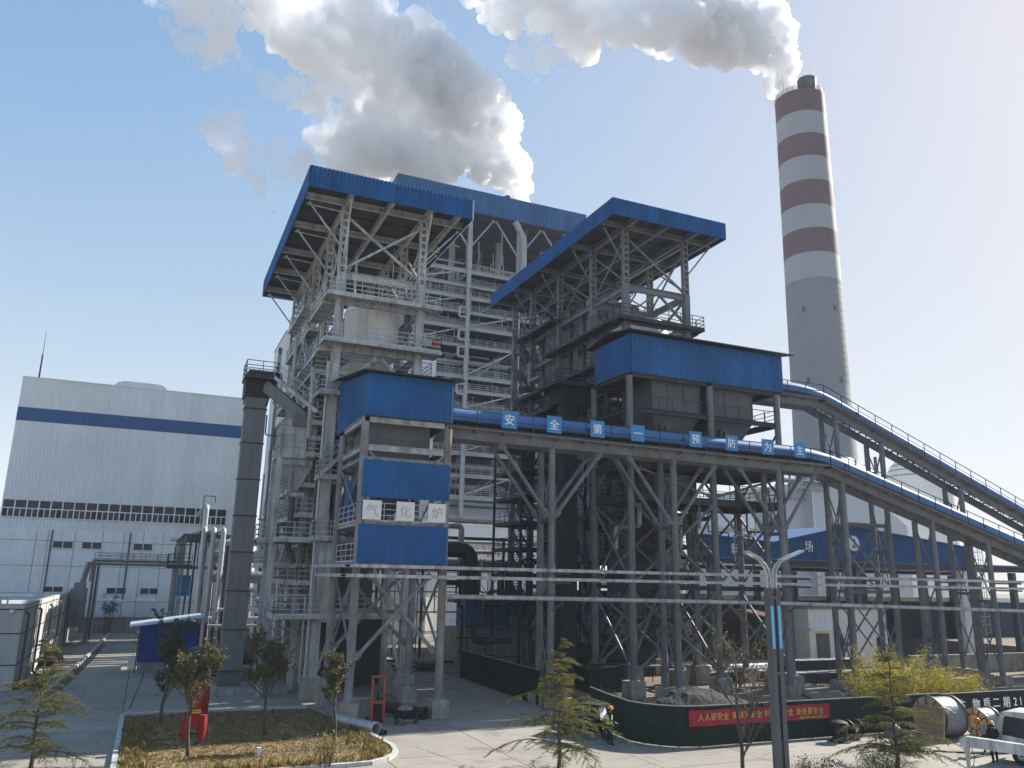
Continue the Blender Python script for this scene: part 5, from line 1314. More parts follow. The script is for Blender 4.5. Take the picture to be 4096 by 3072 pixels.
c = MB(); c.lathe((172, 140, 0), [(7.5, 0), (7.5, 33)] + [(7.5 * math.cos(a), 33 + 6.5 * math.sin(a)) for a in [PI * .5 * i / 8 for i in range(1, 9)]], 36); c.build('shell', M['white_clad'], Dm)
c = MB()
for i in range(6): c.lathe((172, 140, 0), [(7.53 * math.cos(.1 + i * .22), 33 + 6.53 * math.sin(.1 + i * .22)), (7.56 * math.cos(.13 + i * .22), 33 + 6.56 * math.sin(.13 + i * .22))], 36, caps=False)
c.build('rib_ring', M['panel_grey'], Dm)
CN = thing('filter_house', (119, 114, 0), 'pale steel filter house with stairs and a gathered hood roof behind the conveyors', 'building')
c = MB(); c.add([(113.5, 111, 28.6), (124.8, 111, 28.6), (124.8, 120, 28.6), (113.5, 120, 28.6), (117, 114, 31.6), (121.4, 114, 31.6), (121.4, 117, 31.6), (117, 117, 31.6)], [(0, 1, 5, 4), (1, 2, 6, 5), (2, 3, 7, 6), (3, 0, 4, 7), (4, 5, 6, 7), (0, 3, 2, 1)]); c.build('hood', M['white_clad'], CN, smooth=False)
for x in (113.8, 119, 124.5): column(CN, x, 111.3, 0, 28.6, .3, hs)
for x0 in (86, 100):
    platform(CN, x0, x0 + 12, 108.5, 110, 25.4 if x0 > 90 else 27.0, 'f', hs, M['rail'], 1.0)
stair(CN, (101, 108.4, 22.5), (104.2, 108.4, 25.4), .8, (0, 1, 0), hs)
clutter(CN, 86, 124, 109, 113, 22, 31, 26, 77, ['haze_steel', 'insul', 'panel_grey'], .1, .35)

# ------------------------------------------------------------------ plumes
rnd = random.Random(3)
def trail(path, Y, k, js=.42):
    out = []
    for (x0, z0, r0), (x1, z1, r1) in zip(path[:-1], path[1:]):
        for i in range(k):
            t = i / k; r = r0 + (r1 - r0) * t
            out.append((x0 + (x1 - x0) * t + rnd.uniform(-js, js) * r, Y + rnd.uniform(-js, js) * r, z0 + (z1 - z0) * t + rnd.uniform(-js, js) * r, r * rnd.uniform(.5, .8)))
    return out
def soft(name, dens, sc, lo, hi): return smoke_mat(name, dens, sc, lo, hi)
p1 = trail([(57.4, 70.5, .9), (57.0, 75, 1.7), (55.6, 80, 2.8), (53.2, 85.5, 4.0), (49.5, 91, 5.4), (44, 95.5, 6.4), (37, 99, 7.2)], 128, 7)
p1 += trail([(50, 85, 3.2), (44, 84, 3.8), (38, 83, 4.0), (32, 82, 3.6)], 130, 6)
billow('steam_plume', p1, smoke_mat('dense steam', 1.1, 0, 0, 0), (57.6, 128, 70), .7, ((5, 1.7), (2.2, 1.1), (.9, .5)), 'thick white steam plume rising from the tall open boiler house')
p1 = trail([(38, 98.5, 7.0), (31, 101, 7.6), (22, 105, 8.4), (11, 111, 9), (-2, 119, 10)], 128.5, 7, .75)
p1 += trail([(35, 94, 5), (32, 88, 5.5), (28, 83, 4.6), (24, 79, 3.6)], 131, 6, .75)
billow('steam_plume', p1, soft('drifting steam', 1.1, .085, .37, .66), (30, 128, 100), .9, ((5, 2.0), (2.2, 1.2)), 'soft white tail of the boiler house steam plume drifting to the upper left')
p2 = trail([(120.6, 114.2, 1.3), (121.6, 117, 2.2), (122.2, 120, 3.2), (121.6, 125, 4.2), (118.6, 130, 5.2), (112, 131.5, 6.0), (104, 132, 6.6), (95, 131.5, 6.8)], 124.5, 7)
p2 += trail([(112, 126, 4.6), (104, 124.5, 5.0), (96, 123.5, 4.6)], 124.5, 6)
billow('steam_plume', p2, smoke_mat('dense steam high', 1.1, 0, 0, 0), (121, 124, 113), .8, ((5, 1.8), (2.2, 1.1), (.9, .5)), 'thick white steam plume blowing left from the chimney top')
p2 = trail([(96, 129, 6.5), (86, 126, 6.5), (77, 122, 6), (67, 120.5, 5.6), (57, 119.5, 5), (47, 120, 4.5)], 124.5, 7, .75)
billow('steam_plume', p2, soft('drifting steam high', 1.1, .085, .37, .66), (90, 124, 120), .9, ((5, 2.0), (2.2, 1.2)), 'soft white tail of the chimney plume at the top centre of the sky')
for k, (w, dn, Yw, lb) in enumerate((
    ([(-8, 112, 7), (-3, 101, 6.2), (1, 95, 4.5), (0, 90, 2.2)], .05, 130, 'loose white steam puff drifting at the upper left of the sky'),
    ([(3, 80, 3.6), (6, 76, 3.2), (8.5, 72, 2.0), (13, 67, 1.1)], .055, 130, 'small ragged steam wisp left of the taller blue canopy'),
    ([(10, 77, 2.2), (16, 76, 2.6), (22, 77, 3.6)], .035, 131, 'thin steam streak linking the wisp and the big plume'),
    ([(7, 92, 1.6), (12, 90, 2.2), (17, 91, 2.4)], .03, 131, 'faint steam shred below the left of the big plume'),
    ([(22, 84, 5), (20, 92, 6), (26, 77, 4.5)], .06, 132, 'hazy steam bank behind the taller blue canopy'),
    ([(66, 111, 3.5), (60, 109, 3.2), (52, 108, 2.4)], .035, 126, 'thin veil of steam hanging under the chimney plume'))):
    b = trail(w, Yw, 6, .6)
    billow('steam_wisp', b, smoke_mat('thin steam %d' % k, dn * 13, .22, .44, .68), (w[0][0], Yw, w[0][1]), 0.8, ((5, .9), (2, .5)), lb, .45, .55)
# ------------------------------------------------------------------ trees and plants
M['bark'] = pm('grey brown bark', (0.085, 0.07, 0.055), .9, 0, .3, 6, bump=.4)
M['leaf_dark'] = blade_mat('dark glossy leaves', (0.03, 0.042, 0.014), (0.10, 0.10, 0.033), .25)
M['leaf_olive'] = blade_mat('olive leaves', (0.05, 0.055, 0.018), (0.19, 0.165, 0.055), .3)
M['needle'] = blade_mat('cedar needles', (0.075, 0.088, 0.024), (0.22, 0.195, 0.05), .4)
M['bamboo'] = blade_mat('yellow green bamboo leaves', (0.20, 0.19, 0.022), (0.46, 0.37, 0.05), .5)
M['orange_leaf'] = blade_mat('orange winter leaves', (0.11, 0.075, 0.02), (0.28, 0.15, 0.035), .35)

def leaf(m, p, d, size, rnd, wid=.42):
    d = d.normalized(); s = d.cross(Vector((rnd.uniform(-1, 1), rnd.uniform(-1, 1), rnd.uniform(-1, 1))))
    if s.length < 1e-3: s = d.orthogonal()
    s.normalize(); s *= size * wid * .5; n = d.cross(s).normalized() * size * .08
    t = p + d * size
    m.add([p, p + d * size * .45 + s + n, t, p + d * size * .45 - s + n], [(0, 1, 2), (0, 2, 3)])

def broadleaf(base, h, seed, label, mat, spread=.36, dens=1.0, clear=.28, lsize=.13, bare=0.0, group=None, lean=0, name='young_tree'):
    rnd = random.Random(seed); b = Vector(base)
    t = thing(name, b, label, 'tree', group)
    tm = MB(); lm = MB()
    def grow(p, d, L, r, lev):
        n = 3 + (lev < 2); pts = [p]; q = p.copy(); dd = d.copy()
        for i in range(n):
            dd = (dd + Vector((rnd.uniform(-.2, .2), rnd.uniform(-.2, .2), rnd.uniform(.0, .16)))).normalized(); q = q + dd * L / n; pts.append(q.copy())
        tm.tube(pts, r, 6 if lev < 2 else 4, False, [r * (1 - .6 * i / n) for i in range(n + 1)])
        if lev < 3:
            k = (11, 5, 4)[lev]
            for i in range(k):
                f = rnd.uniform(.25, 1.0) if lev else rnd.uniform(clear, 1.0)
                a = rnd.uniform(0, 2 * PI); o = Vector((math.cos(a), math.sin(a), 0)); ii = min(n - 1, int(f * n)); c = pts[ii] + (pts[ii + 1] - pts[ii]) * (f * n - ii)
                nd = (dd * rnd.uniform(.5, .9) + o * rnd.uniform(.6, 1.0) + Vector((0, 0, .35))).normalized()
                LL = (spread * h * (1.15 - .55 * (f if lev == 0 else .5))) * (1, .55, .35)[lev] * rnd.uniform(.7, 1.2)
                grow(c, nd, LL, max(.006, r * (.42, .5, .55)[lev]), lev + 1)
        if lev >= 1:
            cnt = int((5, 8, 15)[lev - 1] * dens * rnd.uniform(.3, 1.5)) if rnd.random() > bare else 0
            for i in range(cnt):
                f = rnd.uniform(.3, 1.0) ** .7; ii = min(n - 1, int(f * n)); c = pts[ii] + (pts[ii + 1] - pts[ii]) * (f * n - ii)
                leaf(lm, c + Vector((rnd.uniform(-.04, .04), rnd.uniform(-.04, .04), rnd.uniform(-.03, .03))), dd * .5 + Vector((rnd.uniform(-1, 1), rnd.uniform(-1, 1), rnd.uniform(-.7, .6))), lsize * rnd.uniform(.6, 1.2), rnd)
    grow(b, Vector((lean, 0, 1)), h * .78, .055 + .008 * h, 0)
    tm.build('trunk', M['bark'], t); lm.build('crown', mat, t, smooth=False)
    return t
broadleaf((1.43, 46.4, .1), 4.6, 5, 'dark evergreen young tree at the far left corner of the lawn', M['leaf_dark'], .36, 2.0, .24)
broadleaf((2.4, 37.95, .1), 4.1, 8, 'round crowned olive young tree on the lawn in front of the red hose rack', M['leaf_olive'], .40, 1.7, .36)
broadleaf((5.9, 41.7, .1), 4.3, 13, 'spreading olive young tree standing alone in the middle of the lawn', M['leaf_olive'], .40, 1.7, .36)
broadleaf((8.43, 37.95, .1), 4.2, 17, 'thin half bare young tree on the lawn, in front of the red stacker', M['leaf_olive'], .22, 1.3, .34, bare=.25)
broadleaf((23.2, 28.6, 0), 4.6, 23, 'almost bare multi branched shrub in front of the red banner', M['leaf_olive'], .60, .5, .08, .11, .35, name='bare_shrub')

def cedar(base, h, seed, label, L0=.36, mat=None):
    rnd = random.Random(seed); b = Vector(base)
    t = thing('cedar_tree', b, label, 'tree'); tm = MB(); nm = MB()
    tip = b + V(rnd.uniform(-.1, .1), 0, h); n = 12
    pts = [b + (tip - b) * (i / n) + V(math.sin(i * 1.3) * .03, math.cos(i * 1.7) * .03, 0) for i in range(n + 1)]
    tm.tube(pts, .08, 8, True, [.085 * (1 - .92 * i / n) + .004 for i in range(n + 1)])
    zs_ = sorted(.10 * h + .89 * h * rnd.random() ** 1.15 for _ in range(int(10.5 * h)))
    for z in zs_:
        f = z / h
        for i in range(1):
            a = rnd.uniform(0, 2 * PI); L = h * L0 * (1.04 - f) ** .9 * rnd.uniform(.35, 1.2) + .12
            d = V(math.cos(a), math.sin(a), .42 + .3 * f); p = b + (tip - b) * f; bp = [p.copy()]; m_ = 7
            for j in range(m_):
                d = (d + V(rnd.uniform(-.1, .1), rnd.uniform(-.1, .1), -.15)).normalized(); p = p + d * L / m_; bp.append(p.copy())
            tm.tube(bp, .02, 4, False, [.022 * (1 - f * .6) * (1 - .8 * j / m_) + .003 for j in range(m_ + 1)])
            for j in range(1, m_ + 1):
                for s in (-1, 1):
                    for rr in range(2):
                        tl = L * .34 * (1.15 - j / m_) * rnd.uniform(.5, 1.2) + .06
                        q = bp[j - 1] + (bp[j] - bp[j - 1]) * rnd.random(); dd = (bp[j] - bp[j - 1]).normalized()
                        sd = V(-dd.y, dd.x, 0).normalized() * s; td = (dd * .7 + sd * rnd.uniform(.5, 1) + V(0, 0, rnd.uniform(-.35, .1))).normalized()
                        e = q + td * tl + V(0, 0, -.12 * tl)
                        tm.tube([q, e], .005, 3, False, [.006, .002])
                        c = int(tl / .042)
                        for u in range(c):
                            o = q + (e - q) * ((u + rnd.random()) / max(1, c))
                            for w in range(3):
                                nd = (td * .5 + V(rnd.uniform(-1, 1), rnd.uniform(-1, 1), rnd.uniform(-.5, .9))).normalized() * rnd.uniform(.055, .10)
                                sdv = nd.cross(V(rnd.random(), rnd.random(), rnd.random())).normalized() * .011
                                nm.add([o - sdv, o + sdv, o + nd], [(0, 1, 2)])
    tm.build('trunk', M['bark'], t); nm.build('crown', mat or M['needle'], t, smooth=False)
    return t
cedar((-3.25, 38.2, 0), 4.9, 3, 'olive green cedar at the lower left, beside the side road', .68)
cedar((16.2, 31.4, 0), 5.2, 6, 'slim cedar standing in the open yard, left of the worker with the yellow helmet', .66)
cedar((29.9, 26.8, 0), 5.0, 9, 'slim cedar in front of the bamboo and the cable reels', .60)

def bamboo(base, h, seed, label, n=26, spr=1.0):
    rnd = random.Random(seed); b = Vector(base); t = thing('bamboo_clump', b, label, 'bamboo', 'bamboo clumps behind the fence'); sm = MB(); lm = MB()
    for i in range(n):
        a = rnd.uniform(0, 2 * PI); r = rnd.uniform(0, spr) ; p = b + V(math.cos(a) * r, math.sin(a) * r, 0); d = V(math.cos(a) * .2, math.sin(a) * .2, 1); H_ = h * rnd.uniform(.65, 1.05); pts = [p.copy()]
        for j in range(7):
            d = (d + V(math.cos(a) * .05, math.sin(a) * .05, -.03 * j * .5)).normalized(); p = p + d * H_ / 6; pts.append(p.copy())
        sm.tube(pts, .014, 4, False, [.016 - .002 * j for j in range(8)])
        for j in range(2, 8):
            for k in range(20):
                q = pts[j - 1] + (pts[j] - pts[j - 1]) * rnd.random() + V(rnd.gauss(0, .16), rnd.gauss(0, .16), rnd.gauss(0, .1))
                leaf(lm, q, V(rnd.uniform(-1, 1), rnd.uniform(-1, 1), rnd.uniform(-1.3, .2)), rnd.uniform(.12, .26), rnd, .16)
    sm.build('stem', M['reed'], t); lm.build('foliage', M['bamboo'], t, smooth=False)
for i, (x, y, h, lb) in enumerate(((41.0, 38.2, 2.7, 'yellow green bamboo clump at the left end of the planting, beside a grey conveyor leg'), (42.9, 38.8, 3.9, 'tallest arching bamboo clump, behind the slim cedar'), (44.8, 38.2, 3.1, 'bright yellow bamboo clump right of the tallest one'),
                                   (46.9, 38.8, 2.3, 'low orange tinged bamboo clump behind the big cable reel'), (48.9, 38.4, 2.2, 'low yellow bamboo clump at the right end of the planting'))):
    bamboo((x, y, 0), h, 60 + i, lb, 30, 1.05)
rg = random.Random(5)
tufts('reeds', [(rg.gauss(25.4, .9), rg.uniform(41.2, 46), 0, rg.uniform(.7, 1.4)) for i in range(110)] + [(rg.uniform(37, 50), rg.uniform(34.6, 38), 0, rg.uniform(.5, 1.3)) for i in range(120)], M['reed'], .8, 16, .55, 'rank yellow green grass behind the dark fences', .022)
tufts('brush', [(rg.uniform(30, 42), rg.uniform(34.2, 40), 0, rg.uniform(.5, 1.2)) for i in range(260)] + [(rg.uniform(24, 36), rg.uniform(41, 47), 0, rg.uniform(.3, .8)) for i in range(160)], M['dry_grass'], .6, 9, .35, 'dry brushwood and stalks behind the banner fence', .014)
def bush(base, rx, ry, h, seed, mat, label, name, n=1500, size=.09):
    rnd = random.Random(seed); b = Vector(base); t = thing(name, b, label, 'shrub'); m = MB(); s = MB()
    for i in range(26):
        a = rnd.uniform(0, 2 * PI); e = b + V(math.cos(a) * rx * rnd.uniform(.3, 1), math.sin(a) * ry * rnd.uniform(.3, 1), h * rnd.uniform(.6, 1.1)); c = b + V((e.x - b.x) * .4, (e.y - b.y) * .4, h * .45)
        s.tube([b + V((e.x - b.x) * .5, (e.y - b.y) * .5, 0), c + V((e.x - b.x) * .3, (e.y - b.y) * .3, 0), e], .012, 4, False, [.016, .01, .004])
        for k in range(n // 26): leaf(m, e + V(rnd.gauss(0, .16), rnd.gauss(0, .16), rnd.gauss(-.14, .16)), V(rnd.uniform(-1, 1), rnd.uniform(-1, 1), rnd.uniform(-.4, 1)), size * rnd.uniform(.6, 1.3), rnd)
    s.build('stem', M['bark'], t); m.build('foliage', mat, t, smooth=False)
bush((25.0, 26.2, 0), 1.2, .5, .75, 1, M['leaf_dark'], 'low dark leafed hedge bush at the bottom edge, left of the cedar by the reels', 'hedge_bush', 1300)
bush((28.3, 26.2, 0), 1.3, .5, .9, 2, M['leaf_olive'], 'low olive hedge bush at the foot of the cedar by the reels', 'hedge_bush', 1500)
bush((-6.4, 36.3, 0), 1.1, .8, 1.5, 3, M['orange_leaf'], 'orange tinted bush at the lower left corner, under the cedar', 'autumn_bush', 1900, .1)
bush((7.3, 34.4, 0.1), .5, .4, 1.0, 4, M['weed'], 'small yellow green bush at the near edge of the lawn', 'small_bush', 500, .11)
bush((6.0, 92, 0), .8, .8, 3.2, 5, M['leaf_dark'], 'small dark tree by the pipe bridge, before the boundary wall', 'small_tree', 700, .2)
bush((-3.6, 112.5, 0), 1.0, .9, 4.2, 6, M['leaf_dark'], 'dark shrub at the far left end of the side road', 'far_shrub', 800, .2)

# ------------------------------------------------------------------ fences, banner
M['fence_green'] = pm('dark green hoarding', (0.012, 0.028, 0.020), .75, 0, .35, 8, (0.02, 0.022, 0.02), .6, bump=.8, bscale=45)
M['fence_black'] = pm('near black hoarding', (0.010, 0.014, 0.013), .7, 0, .3, 5, bump=.5, bscale=40)
def hoarding(label, pts, h, mat):
    t = thing('site_fence', (*pts[0], 0), label, 'fence'); pn = MB(); cp = MB(); ps_ = MB()
    for a, b in zip(pts[:-1], pts[1:]):
        a3 = V(*a, .04); b3 = V(*b, .04); d = b3 - a3; nrm = V(d.y, -d.x, 0)
        pn.corr(a3, d, (0, 0, h), nrm, .3, .025, .02)
        cp.beam(a3 + V(0, 0, h + .015), b3 + V(0, 0, h + .015), .05, .04)
    tot = 0
    pn.build('panel', mat, t, smooth=False); cp.build('cap', M['galv'], t, smooth=False)
    for a, b in zip(pts[:-1], pts[1:]):
        k = max(1, round((V(*b) - V(*a)).length / 2.4)); d = (V(*b) - V(*a)); nr = V(d.y, -d.x).normalized() * -.09
        for i in range(k):
            q = V(*a) + d * (i / k) + nr; m = MB(); m.box(q.x - .03, q.x + .03, q.y - .03, q.y + .03, 0, h); m.build('post', M['dark_steel'], t, smooth=False)
    return t
fl = hoarding('black hoarding along the inner lane, running back beside the concrete fan block', [(22.95, 61.2), (22.7, 46.6)], 2.0, M['fence_black'])
fm = hoarding('dark green curved hoarding carrying the red slogan banner', [(22.9, 40.7), (22.35, 37.6), (22.15, 35.6), (22.4, 34.7), (22.9, 34.0), (23.6, 33.45), (24.6, 33.2), (40.6, 33.2)], 1.76, M['fence_green'])
ft = hoarding('black hoarding lettered with large white characters behind the cable reels', [(40.7, 33.15), (62, 33.15)], 1.72, M['fence_black'])
for ch, x in (('生', 42.2), ('物', 43.33), ('质', 44.2), ('二', 45.0), ('期', 45.85), ('2', 46.6), ('1', 47.08)): letters(ch, (x, 33.08, 1.17), .62, M['white_letter'], ft, bold=.016)
bn = MB(); n = 40
for i in range(n):
    x0 = 23.9 + (32.55 - 23.9) * i / n; x1 = 23.9 + (32.55 - 23.9) * (i + 1) / n; s0 = .015 * math.sin(i * .8); s1 = .015 * math.sin((i + 1) * .8)
    bn.quad((x0, 33.12 + s0, .93 + s0), (x1, 33.12 + s1, .93 + s1), (x1, 33.12 + s1, 1.63 + s1), (x0, 33.12 + s0, 1.63 + s0)); bn.quad((x0, 33.135 + s0, 1.63 + s0), (x1, 33.135 + s1, 1.63 + s1), (x1, 33.135 + s1, .93 + s1), (x0, 33.135 + s0, .93 + s0))
M['banner_red'] = pm('red banner cloth', (0.36, 0.025, 0.045), .7, 0, .12, 1.2, (0.25, 0.03, 0.05), .5)
M['gold'] = pm('yellow banner lettering', (0.62, 0.42, 0.10), .6, 0, .1, 5)
bo = tag(bn.build('banner', M['banner_red'], origin=(28.2, 33.13, 1.28)), 'long red cloth banner with yellow slogan characters on the green hoarding', 'banner')
for i, w_ in enumerate(('人人讲安全', '事事为安全', '时时想安全', '处处要安全')):
    for j, ch in enumerate(w_): letters(ch, (24.55 + i * 1.98 + j * .365, 33.085, 1.33), .36, M['gold'], bo, bold=.012, sx=.95)
letters('—湖北昌阳生物质有限公司', (31.3, 33.085, 1.03), .155, M['gold'], bo, 'small_lettering', bold=.008)
for p, lb in (((22.68, 46.5, 1.0), 'yellow warning plate on the near end of the black lane hoarding'), ((22.86, 40.62, 1.0), 'yellow warning plate on the end of the green curved hoarding')):
    m = MB(); m.beam(V(*p) + V(-.14, -.03, 0), V(*p) + V(.26, -.06, 0), .02, .75); 
    for q in (.22, .08, -.06, -.2): m.mi = 1; m.beam(V(*p) + V(-.06, -.052, q), V(*p) + V(.18, -.07, q), .006, .05)
    tag(m.build('warning_plate', [pm('yellow plate', (0.62, 0.48, 0.02), .5), M['black']], origin=p, smooth=False), lb, 'sign')

# ------------------------------------------------------------------ double armed street lamp
SL = thing('street_lamp', (19.25, 21.8, 0), 'tall grey street lamp with two curved arms and pale blue strips', 'street lamp')
m = MB()
for x in (-.16, .13): m.box(19.25 + x - .09, 19.25 + x + .09, 21.68, 21.92, 0, 7.35)
m.box(19.2, 19.28, 21.74, 21.88, 0, 7.3); m.box(18.95, 19.55, 21.5, 22.1, 0, .12)
for z in (4.6, 7.0): m.box(18.98, 19.5, 21.66, 21.94, z, z + .1)
m.build('post', M['grey_steel'], SL, smooth=False)
m = MB(); m.box(19.195, 19.285, 21.72, 21.74, 2.6, 5.0); m.build('slot', M['black'], SL, smooth=False)
M['strip'] = new_mat('pale blue lamp strip')[0]; b_ = M['strip'].node_tree.nodes['Principled BSDF']; b_.inputs['Base Color'].default_value = (.16, .48, .75, 1); b_.inputs['Roughness'].default_value = .4  # pale blue base colour alone, the strips emit nothing
for x in (-.16, .13): m = MB(); m.box(19.25 + x - .055, 19.25 + x + .055, 21.655, 21.68, 5.42, 6.78); m.build('light_strip', M['strip'], SL, smooth=False)
for s, x0, x1, zt in ((-1, -.20, -1.0, 8.52), (1, .17, 1.4, 8.62)):
    for o in (0, .14):
        m = MB(); xs_ = 19.25 + x0 + s * o * -1.0
        m.tube([(xs_, 21.8, 7.3), (xs_, 21.8, 7.7), (xs_ + s * .05, 21.8, 7.95), (xs_ + s * .2, 21.8, 8.15), (19.25 + s * .62, 21.8, 8.38), (19.25 + s * .8, 21.8, 8.45)], .045, 8); m.build('arm', M['galv'], SL)
    m = MB(); m.beam((19.25 + s * .42, 21.8, 8.27), (19.25 + x1, 21.8, zt + .0), .26, .07); hd2 = m.build('lamp_head', M['galv'], SL, smooth=False)
    m = MB(); m.beam((19.25 + s * .75, 21.8, 8.37), (19.25 + x1 * .96, 21.8, zt - .05), .2, .02); m.build('lens', M['white_wall'], hd2, smooth=False)

# ------------------------------------------------------------------ yard things near the cabin tower
M['red_paint'] = pm('faded red lift paint', (0.42, 0.085, 0.055), .5, 0, .15, 3, (0.12, 0.05, 0.04), .4)
ST = thing('hand_stacker', (11.9, 43.9, 0), 'red hand stacker lift standing between the tower legs', 'stacker')
m = MB(); 
for x in (11.58, 12.22): m.box(x - .05, x + .05, 43.86, 43.98, .1, 2.3); m.box(x - .07, x + .07, 43.82, 44.02, .1, 1.0)
m.box(11.53, 12.27, 43.86, 43.98, 2.25, 2.35); m.box(11.53, 12.27, 43.84, 44.0, .95, 1.1); m.box(11.53, 12.27, 43.84, 44.0, .12, .25); m.build('mast', M['red_paint'], ST, smooth=False)
m = MB(); m.cyl((11.9, 43.9, .2), (11.9, 43.9, 1.5), .06, n=10); m.box(11.72, 12.08, 43.75, 44.05, .15, .8); m.tube([(11.75, 43.8, 1.1), (11.7, 43.55, 1.25), (12.1, 43.55, 1.25), (12.05, 43.8, 1.1)], .025, 6); m.build('hydraulic_unit', M['black'], ST)
for x in (11.65, 12.15): m = MB(); m.box(x - .06, x + .06, 43.9, 45.0, .06, .12); m.build('fork', M['dark_steel'], ST, smooth=False)
for x in (11.6, 12.2): m = MB(); m.cyl((x - .03, 43.6, .09), (x + .03, 43.6, .09), .09, n=14); m.box(x - .04, x + .04, 43.58, 43.9, .1, .18); m.build('caster', M['red_paint'], ST)
WB = thing('handcart', (13.2, 42.9, 0), 'black two wheeled handcart with a canvas sack beside the red stacker', 'handcart')
m = MB(); m.add([(12.95, 42.7, .3), (13.55, 42.7, .3), (13.55, 43.3, .3), (12.95, 43.3, .3), (12.8, 42.5, .75), (13.7, 42.5, .75), (13.7, 43.6, .75), (12.8, 43.6, .75)], [(3, 2, 1, 0), (0, 1, 5, 4), (1, 2, 6, 5), (2, 3, 7, 6), (3, 0, 4, 7)]); m.build('tray', M['black'], WB, smooth=False)
for x in (12.72, 13.78):
    m = MB(); m.lathe((x, 43.1, .36), [(.32, -.03), (.36, -.025), (.36, .025), (.32, .03)], 24, (1, 0, 0), caps=False)
    w_ = m.build('wheel', M['black'], WB); sp = MB()
    for k in range(8): a = k * PI / 4; sp.tube([(x, 43.1, .36), (x, 43.1 + .33 * math.cos(a), .36 + .33 * math.sin(a))], .012, 4)
    sp.cyl((x - .05, 43.1, .36), (x + .05, 43.1, .36), .05, n=10); sp.build('spokes', M['dark_steel'], w_)['kind'] = 'stuff'
for x in (12.9, 13.6): m = MB(); m.tube([(x, 43.6, .7), (x, 42.4, .62), (x, 42.3, .05)], .02, 6); m.build('handle', M['dark_steel'], WB)
m = MB(); m.lathe((13.15, 43.0, .74), [(.05, -.08), (.42, 0), (.36, .12), (.18, .2), (.02, .22)], 14); 
tag(m.build('canvas_sack', pm('dusty canvas', (0.22, 0.19, 0.16), .9, 0, .2, 5, bump=.6, bscale=12), origin=(13.15, 43, .7)), 'dusty canvas sack lying on the black handcart', 'sack')
def hollow(m, a, b, r, th=.02, n=28):
    a = Vector(a); b = Vector(b); ax = (b - a); L = ax.length
    m.lathe(a, [(r, 0), (r, L), (r - th, L), (r - th, 0), (r, 0)], n, ax, caps=False); return m
m = MB(); hollow(m, (14.45, 44.15, .33), (12.5, 46.6, .45), .29); hollow(m, (14.6, 43.98, .33), (14.45, 44.15, .33), .33)
tag(m.build('rusty_pipe', M['rust'], origin=(13.5, 45.3, 0)), 'rusty brown wide pipe lying aslant between two tower legs', 'pipe')
m = MB(); hollow(m, (11.0, 40.55, .30), (9.75, 43.6, .30), .29)
tag(m.build('steel_pipe', M['galv'], origin=(10.4, 42, 0)), 'short wide silver pipe with open end at the lawn corner', 'pipe')
m = MB(); hollow(m, (11.42, 40.45, .13), (10.3, 43.4, .13), .125)
tag(m.build('steel_pipe', M['dark_steel'], origin=(10.9, 42, 0)), 'thin dark pipe lying against the short silver pipe', 'pipe')
for i, (x, y, w_, h, lb) in enumerate(((11.15, 45.4, .85, .98, 'beige lidded box in front of the left tower leg'), (11.75, 46.3, .75, .85, 'greyish lidded box behind the beige one'))):
    t = thing('storage_box', (x, y, 0), lb, 'box'); m = MB(); m.box(x - w_ / 2, x + w_ / 2, y - w_ / 2, y + w_ / 2, .02, h); m.box(x - w_ / 2 - .02, x + w_ / 2 + .02, y - w_ / 2 - .02, y + w_ / 2 + .02, h * .62, h * .64); m.build('body', M['concrete'], t, smooth=False)
    m = MB(); m.box(x - w_ / 2 - .05, x + w_ / 2 + .05, y - w_ / 2 - .05, y + w_ / 2 + .05, h, h + .06); m.box(x - .02, x + .02, y - w_ / 2 - .04, y + w_ / 2 + .04, h + .06, h + .075); m.build('lid', M['concrete'], t, smooth=False)
# red covered hose rack on the lawn
HR = thing('hose_rack', (2.65, 39.9, .1), 'red cloth covered hose rack with yellow stripe standing on the lawn', 'hose rack')
M['red_cloth'] = pm('bright red cover cloth', (0.26, 0.010, 0.012), .6, 0, .15, 2, bump=.5, bscale=6)
m = MB(); m.lathe((2.62, 40.0, 0), [(.24, .95), (.28, 1.15), (.31, 1.6), (.30, 2.1), (.27, 2.32), (.2, 2.36), (.02, 2.36)], 4); m.build('cover', M['red_cloth'], HR, angle=30)
for x in (2.32, 2.98): m = MB(); m.lathe((x, 39.9, 0), [(.05, .35), (.15, .42), (.2, .7), (.2, 1.0), (.17, 1.4)], 14); m.build('hose_bag', M['red_cloth'], HR)
m = MB(); m.box(2.4, 2.86, 39.73, 39.75, 1.5, 1.56); m.box(2.4, 2.86, 39.73, 39.75, 1.6, 1.64); m.build('stripe', M['gold'], HR, smooth=False)
for x in (2.0, 3.3): m = MB(); m.box(x - .03, x + .03, 39.85, 39.91, .08, .9); m.build('leg', pm('ochre bar', (.22, .13, .05), .6), HR, smooth=False)
m = MB(); m.box(2.0, 3.3, 39.84, 39.9, .6, .66); m.build('crossbar', M['rust'], HR, smooth=False)
HR2 = thing('hose_cabinet', (3.4, 46.6, .1), 'red cloth covered hydrant post at the back of the lawn, behind the olive tree', 'hydrant')
m = MB(); m.lathe((3.4, 46.6, 0), [(.28, .1), (.3, 1.2), (.26, 1.9), (.15, 2.05), (.02, 2.05)], 8); m.build('cover', M['red_cloth'], HR2)
m = MB(); m.cyl((3.4, 46.6, .02), (3.4, 46.6, .12), .34, n=10); m.build('base', M['concrete'], HR2)
m = MB(); m.box(5.02, 5.16, 37.0, 37.1, .1, .42); m.box(5.0, 5.18, 36.98, 37.12, .40, .45); tag(m.build('marker_post', M['board_white'], origin=(5.1, 37.1, .1), smooth=False), 'small white marker post in the dry lawn', 'post')
